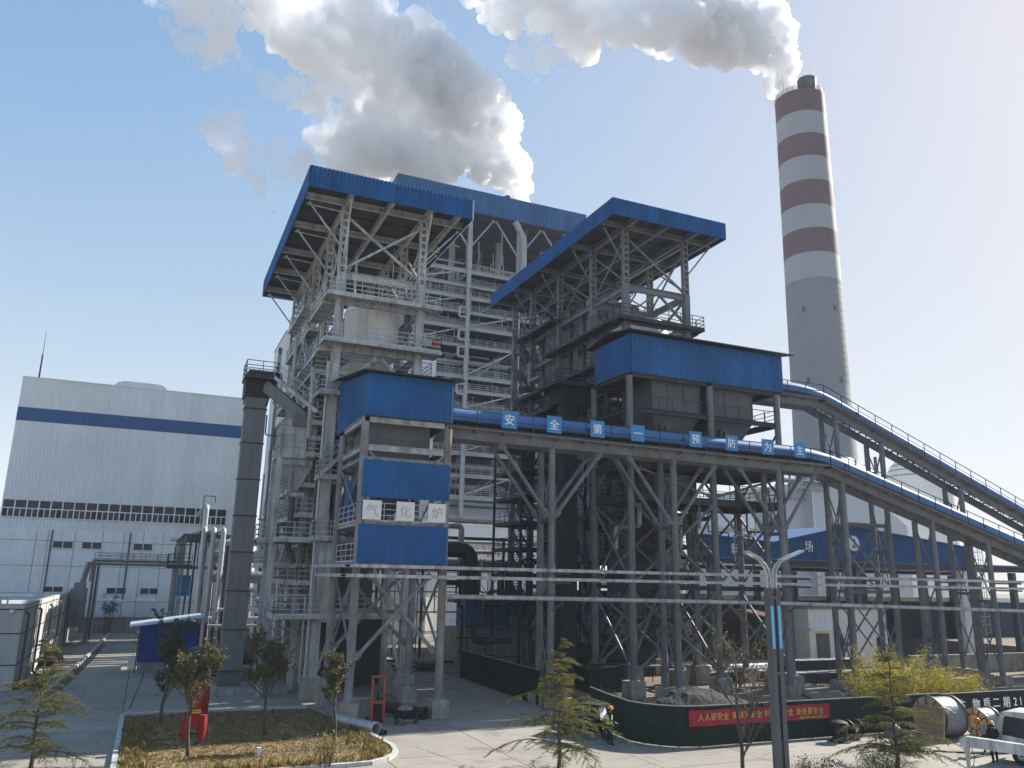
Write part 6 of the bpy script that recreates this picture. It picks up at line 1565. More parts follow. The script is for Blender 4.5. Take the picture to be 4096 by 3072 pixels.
# along the low building
for x, y, lb, c_ in ((-5.95, 76.5, 'brown two wheeled handcart parked by the white wall', 'rust'), (-6.0, 70.6, 'dark rusty handcart parked nearer along the white wall', 'black')):
    t = thing('handcart', (x, y, 0), lb, 'handcart'); m = MB(); m.box(x - .5, x + .5, y - .7, y + .7, .45, .95); m.build('tray', M[c_], t, smooth=False)
    for s in (-.58, .58): m = MB(); m.lathe((x + s, y, .33), [(.05, -.03), (.33, -.03), (.33, .03), (.05, .03)], 18, (1, 0, 0)); m.build('wheel', M['black'], t)
    m = MB(); m.tube([(x - .4, y - .7, .9), (x - .4, y - 1.3, .95), (x + .4, y - 1.3, .95), (x + .4, y - .7, .9)], .02, 6); m.build('handle', M['dark_steel'], t)
    for s in (-.4, .4): m = MB(); m.box(x + s - .03, x + s + .03, y - .7, y - .64, 0, .45); m.build('leg', M['dark_steel'], t, smooth=False)
m = MB(); m.lathe((-6.65, 75.4, 0), [(.12, 0), (.13, .02), (.13, .75), (.05, .85), (.03, .95)], 12); tag(m.build('extinguisher', M['red_cloth'], origin=(-6.65, 75.4, 0)), 'red extinguisher standing against the white wall by the brown cart', 'extinguisher')
m = MB(); m.box(-6.9, -6.6, 62.2, 62.6, 0, .55); tag(m.build('junction_box', M['rust'], origin=(-6.75, 62.4, 0), smooth=False), 'small brown box at the near corner of the white building', 'box')
m = MB(); m.lathe((0.2, 112, 0), [(.05, 0), (.5, .05), (.45, .35), (.2, .5), (.02, .52)], 10); tag(m.build('sandbag', M['board_white'], origin=(.2, 112, 0)), 'white bag slumped at the end of the side road', 'bag')

# ------------------------------------------------------------------ fan on its foundation, black duct, heap and stored steel
CB = thing('fan_foundation', (29, 72, 0), 'stepped raw concrete foundation block under the blue fan', 'foundation')
m = MB(); m.box(26.2, 29.2, 70.5, 75, 0, 3.0); m.box(29.2, 33.0, 69.6, 74, 0, 2.75); m.box(27.5, 32, 68.9, 69.6, 0, .7); m.build('block', M['concrete'], CB, smooth=False)
FN = thing('induced_draft_fan', (29.5, 72, 2.9), 'blue fan housing with a rounded casing and motor on the concrete block', 'fan')
M['fan_blue'] = pm('mid blue machine paint', (0.014, 0.10, 0.26), .45, 0, .1, .8)
m = MB(); m.box(27.0, 28.3, 71, 73.5, 3.0, 5.7); m.lathe((30.2, 71.4, 3.6), [(1.75, 0), (1.75, 2.0)], 30, (0, 1, 0)); m.box(28.3, 32.2, 71.3, 73.5, 3.0, 4.0)
for z in (3.5, 4.2, 4.9): m.box(26.95, 28.35, 70.95, 73.55, z, z + .07)
m.build('housing', M['fan_blue'], FN, smooth=True)
m = MB(); m.lathe((31.0, 70.2, 3.55), [(.2, -.1), (.6, 0), (.65, .1), (.65, 1.5), (.5, 1.6), (.2, 1.7)], 18, (1, -.2, .1)); m.box(30.8, 32.4, 69.8, 70.9, 2.76, 3.1); m.build('motor', pm('sheeted motor', (0.18, 0.18, 0.175), .5, 0, .3, 3, bump=.6, bscale=6), FN)
BD = thing('flue_duct', (27.4, 71, 5.6), 'thick black bent duct rising from the blue fan and turning behind the cabin tower', 'duct')
pipe(BD, [(27.5, 71.5, 5.7), (27.5, 71.5, 10.0), (18.5, 73, 10.0)], .72, M['black_pipe'], 24)
m = MB()
for z in (5.8, 6.05, 6.3, 6.55, 6.8): m.cyl((27.5, 71.5, z), (27.5, 71.5, z + .1), .78, n=24)
m.build('bellows', M['rust'], BD)
PB = thing('pipe_bundle', (27, 76, 9), 'rust edged steam pipes bending down beside the thick black duct', 'pipe')
pipe(PB, [(19, 75, 12.4), (27.8, 75, 12.4), (27.8, 75, 6.5)], .3, M['insul'], 12); pipe(PB, [(19, 76, 11.6), (26.6, 76, 11.6), (26.6, 76, 6.5)], .2, M['rust'], 10)
pipe(PB, [(27, 77, 8.9), (35, 77, 8.9)], .62, M['riser'], 18); pipe(PB, [(27, 76.5, 10), (32, 76.5, 10)], .2, M['insul'], 10); pipe(PB, [(27, 76, 5.3), (36, 76, 5.3)], .18, M['insul'], 10); pipe(PB, [(27, 78, 11), (38, 78, 11)], .16, M['insul'], 10)
for x in (20, 24.5, 33): column(PB, x, 76.5, 0, 11.3, .22, ds)
for z in (8.2, 11.3): beam(PB, (19, 76.5, z), (36, 76.5, z), .2, .3, ds)
SC = thing('scaffold', (24, 82, 0), 'dark tube scaffold tower behind the fan block', 'scaffold')
for x in (18, 20.4, 22.8, 25.2, 31.5, 33.9):
    for y in (80, 82): m = MB(); m.cyl((x, y, 0), (x, y, 10.5), .05, n=6); m.build('standard', M['dark_steel'], SC)
for z in (2, 4, 6, 8, 10):
    for y in (80, 82): m = MB(); m.cyl((17.8, y, z), (34.2, y, z), .045, n=6); m.build('ledger', M['dark_steel'], SC)
for x in (18, 20.4, 22.8, 31.5):
    for z in (0.3, 4, 8): brace(SC, (x, 80, z), (x + 2.4, 80, z + 3.6), .04, M['dark_steel']); brace(SC, (x + 2.4, 79.9, z), (x, 79.9, z + 3.6), .04, M['dark_steel'])
WH2 = thing('white_store', (24, 97, 0), 'low white store seen under the cabin tower between the legs', 'building')
m = MB(); m.box(17, 33, 95, 100, 0, 5.2); m.build('wall', M['white_wall'], WH2, smooth=False); MB().box(16.8, 33.2, 94.8, 100.2, 5.2, 5.4).build('roof', M['concrete'], WH2, smooth=False)
MB().box(21, 22.4, 94.95, 95, 0, 2.4).build('door', M['panel_grey'], WH2, smooth=False)
# gravel heap
m = MB(); nx, ny = 60, 36; vs = []
for j in range(ny + 1):
    for i in range(nx + 1):
        x = 23.6 + 11.2 * i / nx; y = 35.6 + 7.4 * j / ny; u = (x - 29.0) / 5.0; v = (y - 39.6) / 3.2; r = math.hypot(u, v)
        z = 1.85 * max(0, 1 - r ** 1.35) + .35 * max(0, 1 - math.hypot((x - 33) / 2, (y - 39) / 2))
        z += (noise.noise(V(x * .8, y * .8, 0)) * .22 + noise.noise(V(x * 3, y * 3, 2)) * .09 + noise.noise(V(x * 9, y * 9, 4)) * .05) * min(1, z * 3); vs.append((x, y, max(-.05, z - .03)))
m.add(vs, [(j * (nx + 1) + i, j * (nx + 1) + i + 1, (j + 1) * (nx + 1) + i + 1, (j + 1) * (nx + 1) + i) for j in range(ny) for i in range(nx)])
tag(m.build('gravel_heap', pm('dark crushed stone', (0.034, 0.034, 0.035), .95, 0, .6, 12, (0.085, 0.083, 0.08), .8, .55, .68, False, 1.0, 26), smooth=False), 'dark grey gravel heap behind the green hoarding', 'heap', kind='stuff')
# stored steel under the conveyors
m0 = MB(); hollow(m0, (0, 0, 0), (9.0, 0, 0), .45, .02, 20)
p0 = None
for i, (x, y, z, a, lb) in enumerate(((39.6, 55.6, .46, -.03, 'thickest grey pipe lying nearest under the conveyor legs'), (36, 66.5, .9, 0.02, 'thick grey pipe lying high on blocks at the back of the pile'))):
    if p0 is None: p0 = m0.build('steel_pipe', M['grey_steel']); o = p0
    else: o = p0.copy(); C.objects.link(o)
    o.location = (x, y, z); o.rotation_euler = (0, 0, a); tag(o, lb, 'pipe', 'stored steel pipes')
m0 = MB(); hollow(m0, (0, 0, 0), (10.0, 0, 0), .2, .015, 14); q0 = m0.build('steel_pipe', M['galv']); rnd = random.Random(9)
for i in range(16):
    o = q0 if i == 0 else q0.copy()
    if i: C.objects.link(o)
    o.location = (40.5 + rnd.uniform(0, 5), 57.4 + (i % 8) * .44, .22 + (i // 8) * .38); o.rotation_euler = (0, 0, rnd.uniform(-.03, .03)); tag(o, 'medium grey pipe in the stack lying under the conveyors', 'pipe', 'stacked medium pipes')
for i, (x, y, z, L, lb) in enumerate(((46, 50.6, 0, 11, 'dark steel box girder lying in front of the white house'), (40, 52.8, 0, 8, 'dark steel box girder lying behind the conveyor leg'), (47.5, 52.4, .75, 8, 'dark box girder stacked on top at the back'))):
    t = thing('box_girder', (x, y, z), lb, 'girder'); m = MB(); m.box(x, x + L, y, y + 1.4, z + .05, z + .75)
    for k in range(int(L / 1.3)): m.box(x + k * 1.3, x + k * 1.3 + .05, y - .04, y, z + .05, z + .75)
    m.build('body', M['panel_dark'], t, smooth=False); m = MB()
    for k in range(int(L / 1.3)): m.box(x + k * 1.3 + .12, x + k * 1.3 + 1.15, y + .1, y + 1.3, z + .75, z + .765)
    m.build('top_plate', M['galv'], t, smooth=False)
TB = thing('work_table', (35, 54.5, 0), 'thin legged steel work table under the conveyor', 'table')
m = MB(); m.box(33.2, 36.6, 53.8, 55.2, 1.25, 1.3); m.build('top', M['galv'], TB, smooth=False)
for x in (33.3, 34.9, 36.5):
    for y in (53.9, 55.1): m = MB(); m.box(x - .03, x + .03, y - .03, y + .03, 0, 1.25); m.build('leg', M['rust'], TB, smooth=False)
m = MB(); m.box(28.4, 31.2, 50.6, 52.6, 0, 1.5); m.prism([(28.3, 50.5, 1.5), (31.3, 50.5, 1.6), (31.3, 50.5, 1.7), (28.3, 50.5, 1.6)], (0, 2.2, 0)); tag(m.build('covered_stack', M['fence_black'], origin=(29.8, 51.6, 0), smooth=False), 'black sheeted stack beside the dark elevator shaft', 'stack')
rnd = random.Random(12)
for i in range(14):
    x = rnd.uniform(18.5, 24.5); y = rnd.uniform(64, 76); a = rnd.uniform(-.5, .5); m = MB(); L = rnd.uniform(1.5, 3.5)
    m.beam((0, 0, 0), (L, 0, 0), rnd.uniform(.12, .5), rnd.uniform(.05, .16)); o = m.build('plank', M['rust'] if i % 3 else M['concrete'], smooth=False); o.location = (x, y, .1); o.rotation_euler = (0, 0, a)
    tag(o, 'loose timber plank in the litter beyond the inner lane', 'plank', 'loose planks')
for i in range(26):
    x = rnd.uniform(38, 56); y = rnd.uniform(40, 56); m = MB(); L = rnd.uniform(.8, 3.2)
    m.beam((0, 0, 0), (L, 0, 0), rnd.uniform(.06, .3), rnd.uniform(.04, .12)); o = m.build('scrap_bar', M[rnd.choice(['rust', 'galv', 'panel_dark'])], smooth=False); o.location = (x, y, .07); o.rotation_euler = (0, 0, rnd.uniform(-1.5, 1.5))
    tag(o, 'scrap steel bar lying on the bare earth under the conveyors', 'scrap', 'scrap bars')
PJ = thing('pallet_jack', (21.6, 66, 0), 'dark pallet jack carrying a low load at the end of the inner lane', 'pallet jack')
m = MB(); m.tube([(21.2, 65.2, .2), (21.1, 64.8, 1.25), (20.95, 64.8, 1.4), (21.25, 64.8, 1.4), (21.1, 64.8, 1.25)], .035, 6); m.build('handle', M['black'], PJ)
m = MB(); m.box(21.0, 22.4, 65.2, 66.8, .08, .16); m.build('fork', M['rust'], PJ, smooth=False)
m = MB(); m.box(21.1, 22.6, 65.5, 66.8, .17, .6); tag(m.build('pallet_load', M['panel_dark'], origin=(21.8, 66, .17), smooth=False), 'low dark load resting on the pallet jack', 'load')

# ------------------------------------------------------------------ cable reels
M['ply'] = pm('raw reel timber', (0.40, 0.29, 0.17), .75, 0, .18, 3, (0.14, 0.09, 0.05), .5)
M['ply_red'] = pm('reddish shuttering ply', (0.36, 0.22, 0.14), .65, 0, .15, 2, (0.18, 0.10, 0.07), .5)
def foil():
    m, n, l, b = new_mat('crumpled silver wrap'); co = n.new('ShaderNodeTexCoord').outputs['Object']
    b.inputs['Base Color'].default_value = (.15, .16, .18, 1); b.inputs['Roughness'].default_value = .48; b.inputs['Metallic'].default_value = .12
    t = n.new('ShaderNodeTexNoise'); t.inputs['Scale'].default_value = 2.6; t.inputs['Detail'].default_value = 3; t.inputs['Distortion'].default_value = 1.2; l.new(co, t.inputs[0])
    bp = n.new('ShaderNodeBump'); bp.inputs['Strength'].default_value = 1; bp.inputs['Distance'].default_value = .07; l.new(t.outputs[0], bp.inputs['Height']); l.new(bp.outputs[0], b.inputs['Normal']); return m
M['foil'] = foil()
def reel(label, x0, x1, y, r):
    t = thing('cable_reel', ((x0 + x1) / 2, y, 0), label, 'cable reel', 'wooden cable reels')
    for x in (x0, x1):
        m = MB(); m.lathe((x, y, r), [(.08, -.04), (r, -.04), (r, .04), (.08, .04)], 44, (1, 0, 0), caps=False); f = m.build('flange', M['ply'], t)
        m = MB(); m.lathe((x, y, r), [(r + .012, -.05), (r + .012, .05), (r - .03, .05), (r - .03, -.05), (r + .012, -.05)], 44, (1, 0, 0), caps=False); m.build('rim_band', M['dark_steel'], f)
        s = MB()
        for k in range(10): a = k * PI / 5 + .2; s.beam((x - .055, y + .35 * math.cos(a), r + .35 * math.sin(a)), (x - .055, y + (r - .06) * math.cos(a), r + (r - .06) * math.sin(a)), .035, .05)
        s.lathe((x - .05, y, r), [(.38, -.02), (.42, -.02), (.42, .0)], 24, (1, 0, 0), caps=False)
        s.build('spokes', M['panel_dark'], f, smooth=False)['kind'] = 'stuff'
    m = MB(); m.cyl((x0 + .05, y, r), (x1 - .05, y, r), r * .93, n=44); m.build('wrapped_cable', M['foil'], t)
reel('largest wooden cable reel in silver wrap, behind the upright plywood sheet', 37.45, 38.95, 31.3, 1.02)
reel('smaller silver wrapped cable reel next to the white truck cab', 40.4, 41.5, 31.0, .70)
m = MB(); m.prism([(37.05, 30.25, 0), (37.15, 31.95, 0), (37.38, 31.95, 1.62), (37.28, 30.25, 1.62)], (.03, 0, 0))
for z in (.04, .62, 1.15, 1.58): q = .2 * z / 1.62 + .02; m.mi = 1; m.beam((37.03 + q, 30.25, z), (37.13 + q, 31.95, z), .05, .07)
for s, xx in ((30.27, 37.03), (31.93, 37.12)): m.beam((xx, s, 0), (xx + .23, s, 1.62), .06, .05)
tag(m.build('plywood_sheet', [M['ply_red'], M['ply']], origin=(37.2, 31.1, 0), smooth=False), 'reddish battened plywood sheet leaning on the largest cable reel', 'plywood')
t = thing('cable_spool', (32.1, 32.1, 0), 'black cable spool standing on end before the green hoarding', 'spool', 'small cable spools')
m = MB(); m.lathe((32.1, 32.1, 0), [(.5, 0), (.5, .05), (.36, .06), (.36, .72), (.46, .74), (.46, .79), (.02, .79)], 26); m.build('body', M['black'], t)
m = MB(); m.lathe((32.1, 32.1, .79), [(.45, 0), (.4, .12), (.22, .2), (.02, .21)], 12); m.tube([(31.9, 32, .85), (31.7, 32, 1.0), (31.72, 32, 1.2)], .02, 5); m.build('loose_wrap', M['black'], t)
t = thing('cable_spool', (33.3, 32.5, 0), 'black cable spool lying on its rims with a pale core', 'spool', 'small cable spools')
for x in (32.98, 33.6): m = MB(); m.lathe((x, 32.5, .47), [(.06, -.025), (.47, -.025), (.47, .025), (.06, .025)], 28, (1, .25, 0), caps=False); m.build('flange', M['black'], t)
m = MB(); m.cyl((33.0, 32.46, .47), (33.6, 32.54, .47), .2, n=20); m.build('core', M['board_white'], t)
m = MB(); m.lathe((36.0, 32.4, 0), [(.05, 0), (.45, .04), (.4, .4), (.2, .62), (.02, .66)], 9); tag(m.build('plastic_bundle', M['foil'], origin=(36, 32.4, 0)), 'crumpled silver plastic bundle by the hoarding left of the reels', 'bundle')
for i in range(5): 
    m = MB(); m.beam((0, 0, 0), (3.2, .2 * i - .3, 0), .1, .05); o = m.build('plank', M['ply'] if i == 1 else M['panel_dark'], smooth=False); o.location = (34.6 + .4 * i, 28.9 - .32 * i, .04 + .004 * i); o.rotation_euler = (0, 0, -.35); tag(o, 'thin plank on the yard between the cedar and the truck', 'plank', 'planks by the truck')

# ------------------------------------------------------------------ crane truck and outrigger beam
M['truck_white'] = pm('dirty white truck paint', (0.60, 0.60, 0.58), .4, 0, .06, 2, (0.22, 0.20, 0.18), .75, .46, .68)
TR = thing('crane_truck', (35.3, 25.6, 0), 'dirty white double cab truck at the right edge, seen from its driver side', 'truck')
u = V(-.31, .95, 0).normalized(); nl = V(-u.y, u.x, 0)        # heading, left side normal
P0 = V(35.38, 26.25, 0)
def tp(a, b, z): return P0 - u * a - nl * b + V(0, 0, z)      # a back from the nose, b inward from the left side
m = MB()
prof = [(.0, .62), (.0, 1.1), (.16, 1.75), (.34, 2.13), (.6, 2.2), (2.75, 2.22), (2.85, 2.1), (2.9, .62)]
m.prism([tp(a, 0, z) for a, z in prof], -nl * 1.85); cabm = m.build('cab', M['truck_white'], TR, angle=25)
def pane(name, pts, mat, par, out=.012):
    m = MB(); m.prism([tp(a, -out, z) for a, z in pts], -nl * (out * .8)); return m.build(name, mat, par, smooth=False)
pane('window', [(.28, 1.2), (1.35, 1.12), (1.35, 1.95), (.5, 2.0), (.42, 1.9)], M['glass'], TR)
pane('window', [(1.6, 1.12), (2.6, 1.12), (2.6, 1.95), (1.6, 1.97)], M['glass'], TR)
for a0, a1 in ((.2, 1.45), (1.52, 2.75)):
    m = MB(); z0, z1 = .64, 2.05
    for (p, q) in (((a0, z0), (a1, z0)), ((a1, z0), (a1, z1)), ((a0, z0), (a0, 1.25)), ): m.beam(tp(p[0], -.006, p[1]), tp(q[0], -.006, q[1]), .02, .015)
    dgp = m.build('door', M['panel_dark'], TR, smooth=False); m = MB(); m.beam(tp(a1 - .3, -.025, .98), tp(a1 - .08, -.025, .98), .03, .09); m.build('handle', M['black'], dgp, smooth=False)
m = MB(); m.tube([tp(.95, .25, 1.35) + V(0, 0, 0) + (nl * .17 * math.cos(a) * .3 + V(0, 0, .19 * math.sin(a)) + u * .17 * math.cos(a)) for a in [k * PI / 10 for k in range(21)]], .015, 6); m.build('steering_wheel', M['galv'], TR)
m = MB(); m.prism([tp(-.015, .12, 1.15), tp(-.015, 1.72, 1.15), tp(.27, 1.65, 2.02), tp(.27, .2, 2.02)], u * .01); m.build('windscreen', M['glass'], TR, smooth=False)
m = MB(); m.box(0, 0, 0, 0, 0, 0); m = MB(); m.beam(tp(-.1, .1, 1.35), tp(-.1, -.22, 1.5), .03, .03); m.beam(tp(-.12, -.2, 1.25), tp(-.12, -.2, 1.75), .16, .08); m.build('mirror', M['black'], TR, smooth=False)
m = MB(); m.beam(tp(-.05, .0, .5), tp(-.05, 1.85, .5), .12, .28); m.build('bumper', M['truck_white'], TR, smooth=False)
m = MB(); m.beam(tp(-.12, .15, .52), tp(-.12, .45, .52), .03, .14); m.build('headlight', M['galv'], TR, smooth=False)
m = MB(); m.beam(tp(.3, .9, .5), tp(8.5, .9, .5), .8, .25); m.build('chassis', M['black'], TR, smooth=False)
m = MB(); m.beam(tp(3.1, .92, .95), tp(8.5, .92, .95), 1.8, .5); m.build('cargo_bed', M['truck_white'], TR, smooth=False)
for a in (.95, 5.9):
    for b in (.18, 1.67):
        m = MB(); m.lathe(tp(a, b, .4), [(.16, -.13), (.36, -.12), (.4, -.07), (.4, .07), (.36, .12), (.16, .13)], 26, nl); w_ = m.build('wheel', M['black'], TR); m = MB(); m.lathe(tp(a, b, .4), [(.02, .11), (.1, .16), (.17, .135), (.2, .12)], 18, nl if b < 1 else -nl); m.build('rim', M['galv'], w_)
pane('door_lettering', [(.75, .86), (1.15, .86), (1.15, .89), (.75, .89)], M['panel_dark'], TR); 
for k in range(5): pane('mudguard_stain', [(.5 + k * .02, .66), (.9, .66), (.9, .68), (.5 + k * .02, .68)], M['panel_dark'], TR, .008 + k * .0005) if k == 0 else None
OB = thing('outrigger_beam', (31.4, 24.8, 0), 'white box beam on a jack leg in front of the truck cab', 'beam')
b0 = V(31.35, 24.9, 1.36); b1 = b0 - u * 6.5
m = MB(); sd = nl * -.16
poly = [b0 + V(0, 0, -.2), b0 + V(0, 0, .05), b0 - u * .25 + V(0, 0, .2), b1 + V(0, 0, .2), b1 + V(0, 0, -.2)]
m.prism(poly, -nl * .3); m.build('beam', M['truck_white'], OB, smooth=False)
m = MB(); m.cyl(b0 - u * .35 + nl * .03 + V(0, 0, .0), b0 - u * .35 - nl * .1 + V(0, 0, 0), .06, n=16); m.build('pin', M['galv'], OB)
m = MB(); jc = b0 - u * .22 - nl * .15; m.cyl((jc.x, jc.y, .06), (jc.x, jc.y, 1.2), .075, n=14); m.cyl((jc.x, jc.y, .8), (jc.x, jc.y, 1.2), .11, n=14); m.cyl((jc.x, jc.y, 0), (jc.x, jc.y, .06), .22, n=18); m.build('jack_leg', M['truck_white'], OB)
m = MB(); m.tube([b0 - u * .35 + V(.02, -.1, -.2), b0 - u * .4 + V(.05, -.12, -.55), b0 - u * .33 + V(.04, -.12, -.85), b0 - u * .4 + V(.04, -.1, -1.05)], .014, 5); m.build('chain', M['black'], OB)
for a in (2.6, 5.8): m = MB(); q = b0 - u * a - nl * .15; m.beam(q + V(0, 0, -.2), q + nl * -2.2 + V(0, 0, -.5), .2, .2); m.build('cross_arm', M['truck_white'], OB, smooth=False)
# wheel under the far end of the beam carries it
for a in (4.2,): 
    m = MB(); q = b0 - u * a - nl * .2; m.lathe(V(q.x, q.y, .4), [(.1, -.12), (.4, -.1), (.4, .1), (.1, .12)], 22, nl); m.build('wheel', M['black'], OB); m = MB(); m.cyl((q.x, q.y, .4), (q.x, q.y, 1.2), .07, n=10); m.build('strut', M['truck_white'], OB)

# ------------------------------------------------------------------ motor tricycle
TC = thing('motor_tricycle', (20.6, 37.2, 0), 'dark cargo tricycle with a small windshield parked beside the curved hoarding', 'tricycle')
hd3 = V(.42, -.9, 0).normalized(); rt = V(-hd3.y * -1, hd3.x * -1, 0); rt = V(hd3.y, -hd3.x, 0); T0 = V(21.1, 36.0, 0)
def tq(a, b, z): return T0 - hd3 * a + rt * b + V(0, 0, z)
for a, b in ((0, 0), (2.0, -.5), (2.0, .5)):
    m = MB(); m.lathe(tq(a, b, .27), [(.14, -.05), (.25, -.05), (.27, 0), (.25, .05), (.14, .05)], 22, rt); w_ = m.build('wheel', M['black'], TC); m = MB(); m.cyl(tq(a, b, .27) - rt * .04, tq(a, b, .27) + rt * .04, .14, n=14); m.build('rim', M['dark_steel'], w_)
m = MB(); m.tube([tq(0, 0, .27), tq(.12, 0, .75), tq(.25, 0, 1.0)], .035, 8); m.tube([tq(.3, -.38, 1.08), tq(.22, 0, 1.02), tq(.3, .38, 1.08)], .02, 6); m.build('fork', M['black'], TC)
m = MB(); m.beam(tq(.3, 0, .5), tq(1.0, 0, .5), .3, .4); m.beam(tq(.5, 0, .78), tq(1.15, 0, .8), .32, .14); m.build('body', M['black'], TC, smooth=False)
m = MB(); m.prism([tq(.1, -.3, .95), tq(.1, .3, .95), tq(.22, .26, 1.5), tq(.22, -.26, 1.5)], hd3 * .02); m.build('windshield', M['board_white'], TC, smooth=False)
m = MB(); m.beam(tq(.0, 0, 1.62), tq(1.3, 0, 1.6), .95, .03)
for b in (-.4, .4): m.tube([tq(.15, b, 1.6), tq(.2, b * .7, 1.0)], .015, 5); m.tube([tq(1.3, b, 1.6), tq(1.3, b, .6)], .015, 5)
m.build('canopy', M['dark_steel'], TC, smooth=False)
m = MB(); m.beam(tq(1.3, 0, .5), tq(2.9, 0, .5), 1.1, .08)
for b in (-.55, .55): m.beam(tq(1.3, b, .72), tq(2.9, b, .72), .03, .36)
for a in (1.3, 2.9): m.beam(tq(a, -.55, .72), tq(a, .55, .72), .03, .36)
m.build('cargo_box', M['panel_dark'], TC, smooth=False)
m = MB()
for b in (-.55, .55): m.tube([tq(1.3, b, .9), tq(1.35, b, 1.2), tq(2.85, b, 1.2), tq(2.9, b, .9)], .018, 5)
m.build('cargo_rail', M['galv'], TC)

# ------------------------------------------------------------------ people
M['skin'] = pm('skin', (0.36, 0.20, 0.135), .6, 0, .05, 5)
M['navy'] = pm('dark work cloth', (0.014, 0.016, 0.022), .85, 0, .25, 8, bump=.4, bscale=18)
M['grey_cloth'] = pm('pale work jacket', (0.30, 0.29, 0.26), .85, 0, .15, 8, bump=.4, bscale=18)
M['brown_cloth'] = pm('brown trousers', (0.07, 0.05, 0.038), .85, 0, .2, 8)
M['hair'] = pm('black hair', (0.012, 0.011, 0.010), .6)
M['glove'] = pm('pale work glove', (0.45, 0.44, 0.42), .85)
M['hivis'] = pm('yellow green vest', (0.42, 0.60, 0.03), .6, 0, .08, 6)
M['reflect'] = pm('silver reflective tape', (0.62, 0.63, 0.62), .35)
M['helm_y'] = pm('yellow helmet', (0.70, 0.36, 0.015), .35); M['helm_o'] = pm('orange helmet', (0.68, 0.14, 0.02), .35)
def person(loc, face, label, J, top, legs, hands, helmet, vest=None):
    """J: joint -> (x right, y forward, z); the body is one skinned surface coloured by region"""
    t = thing('person', loc, label, 'person'); f = Vector((*face, 0)).normalized(); rgt = V(f.y, -f.x, 0); L = Vector(loc)
    def w(p): return rgt * p[0] + f * p[1] + V(0, 0, p[2])
    names = list(J); idx = {n_: i for i, n_ in enumerate(names)}
    E = [('pelvis', 'waist'), ('waist', 'chest'), ('chest', 'neck'), ('neck', 'jaw'), ('jaw', 'head'), ('head', 'crown')]
    for s in 'lr': E += [('chest', 'sh' + s), ('sh' + s, 'el' + s), ('el' + s, 'wr' + s), ('wr' + s, 'ha' + s), ('pelvis', 'hip' + s), ('hip' + s, 'kn' + s), ('kn' + s, 'an' + s), ('an' + s, 'to' + s)]
    me = bpy.data.meshes.new('figure'); me.from_pydata([w(J[n_][:3]) for n_ in names], [(idx[a], idx[b]) for a, b in E], [])
    o = bpy.data.objects.new('figure', me); C.objects.link(o)
    sk = o.modifiers.new('skin', 'SKIN'); sk.use_smooth_shade = True
    rad = {'pelvis': (.155, .115), 'waist': (.145, .105), 'chest': (.17, .12), 'neck': (.055, .055), 'jaw': (.068, .078), 'head': (.078, .095), 'crown': (.06, .07), 'sh': (.075, .075), 'el': (.05, .05), 'wr': (.036, .036), 'ha': (.042, .022), 'hip': (.1, .1), 'kn': (.068, .068), 'an': (.052, .052), 'to': (.045, .035)}
    sv = me.skin_vertices[0].data
    for n_ in names:
        k = n_ if n_ in rad else n_[:-1]; sv[idx[n_]].radius = rad[k]; sv[idx[n_]].use_root = n_ == 'pelvis'
    ss = o.modifiers.new('sub', 'SUBSURF'); ss.levels = 2; ss.render_levels = 2
    dg = bpy.context.evaluated_depsgraph_get(); bm_ = bpy.data.meshes.new_from_object(o.evaluated_get(dg)); bpy.data.objects.remove(o)
    mats = [top, legs, M['skin'], hands, M['black']]
    mb2 = MB(); mb2.v = [tuple(v.co + L) for v in bm_.vertices]; mb2.f = [tuple(p.vertices) for p in bm_.polygons]
    seg = [(0, 'pelvis', 'waist'), (0, 'waist', 'chest'), (0, 'chest', 'neck'), (2, 'neck', 'head'), (2, 'head', 'crown')]
    for s in 'lr': seg += [(0, 'chest', 'sh' + s), (0, 'sh' + s, 'el' + s), (0, 'el' + s, 'wr' + s), (3, 'wr' + s, 'ha' + s), (1, 'pelvis', 'hip' + s), (1, 'hip' + s, 'kn' + s), (1, 'kn' + s, 'an' + s), (4, 'an' + s, 'to' + s)]
    def dist(p, a, b): ab = b - a; k = max(0, min(1, (p - a).dot(ab) / ab.length_squared)); return (p - a - ab * k).length
    for p in bm_.polygons: c = p.center; mb2.m.append(min((dist(c, w(J[a][:3]), w(J[b][:3])) , mi) for mi, a, b in seg)[1])
    for s, sg in (('l', -1), ('r', 1)):          # five fingers rooted in the palm, curled and of unequal length
        ha = w(J['ha' + s]) + L; wr = w(J['wr' + s]) + L; dd = (ha - wr).normalized(); side = dd.cross(f).normalized(); mb2.mi = 3
        for k, ln in enumerate((.066, .078, .074, .058)):
            q = ha + f * (.027 - .018 * k) ; mb2.tube([q - dd * .02, q + dd * ln * .5, q + dd * ln * .85 + side * sg * .02, q + dd * ln + side * sg * .045], .009, 6, True, [.010, .0095, .009, .006])
        q = ha - dd * .035 + f * .03; mb2.tube([q - f * .015, q + f * .025 + dd * .02, q + f * .03 + dd * .05], .011, 6, True, [.012, .011, .007])
    hdp = w(J['head']) + L; cr_ = w(J['crown']) + L; upv = (cr_ - (w(J['neck']) + L)).normalized(); mb2.mi = 2
    mb2.tube([hdp + f * .085 + upv * .005, hdp + f * .112 - upv * .02, hdp + f * .088 - upv * .035], .012, 6, True, [.008, .014, .012])     # nose
    for s in (-1, 1): mb2.tube([hdp + rgt * s * .074 - upv * .035 - f * .01, hdp + rgt * s * .088 - f * .015, hdp + rgt * s * .078 + upv * .03 - f * .012], .012, 6)
    mb2.mi = 4
    for s in (-1, 1): mb2.tube([hdp + f * .085 + rgt * (s * .034 - .012) + upv * .012, hdp + f * .087 + rgt * (s * .034 + .012) + upv * .012], .006, 6)
    mb2.tube([hdp + f * .082 - rgt * .024 - upv * .065, hdp + f * .082 + rgt * .024 - upv * .065], .004, 5)
    body = mb2.build('body', mats, t, angle=70)
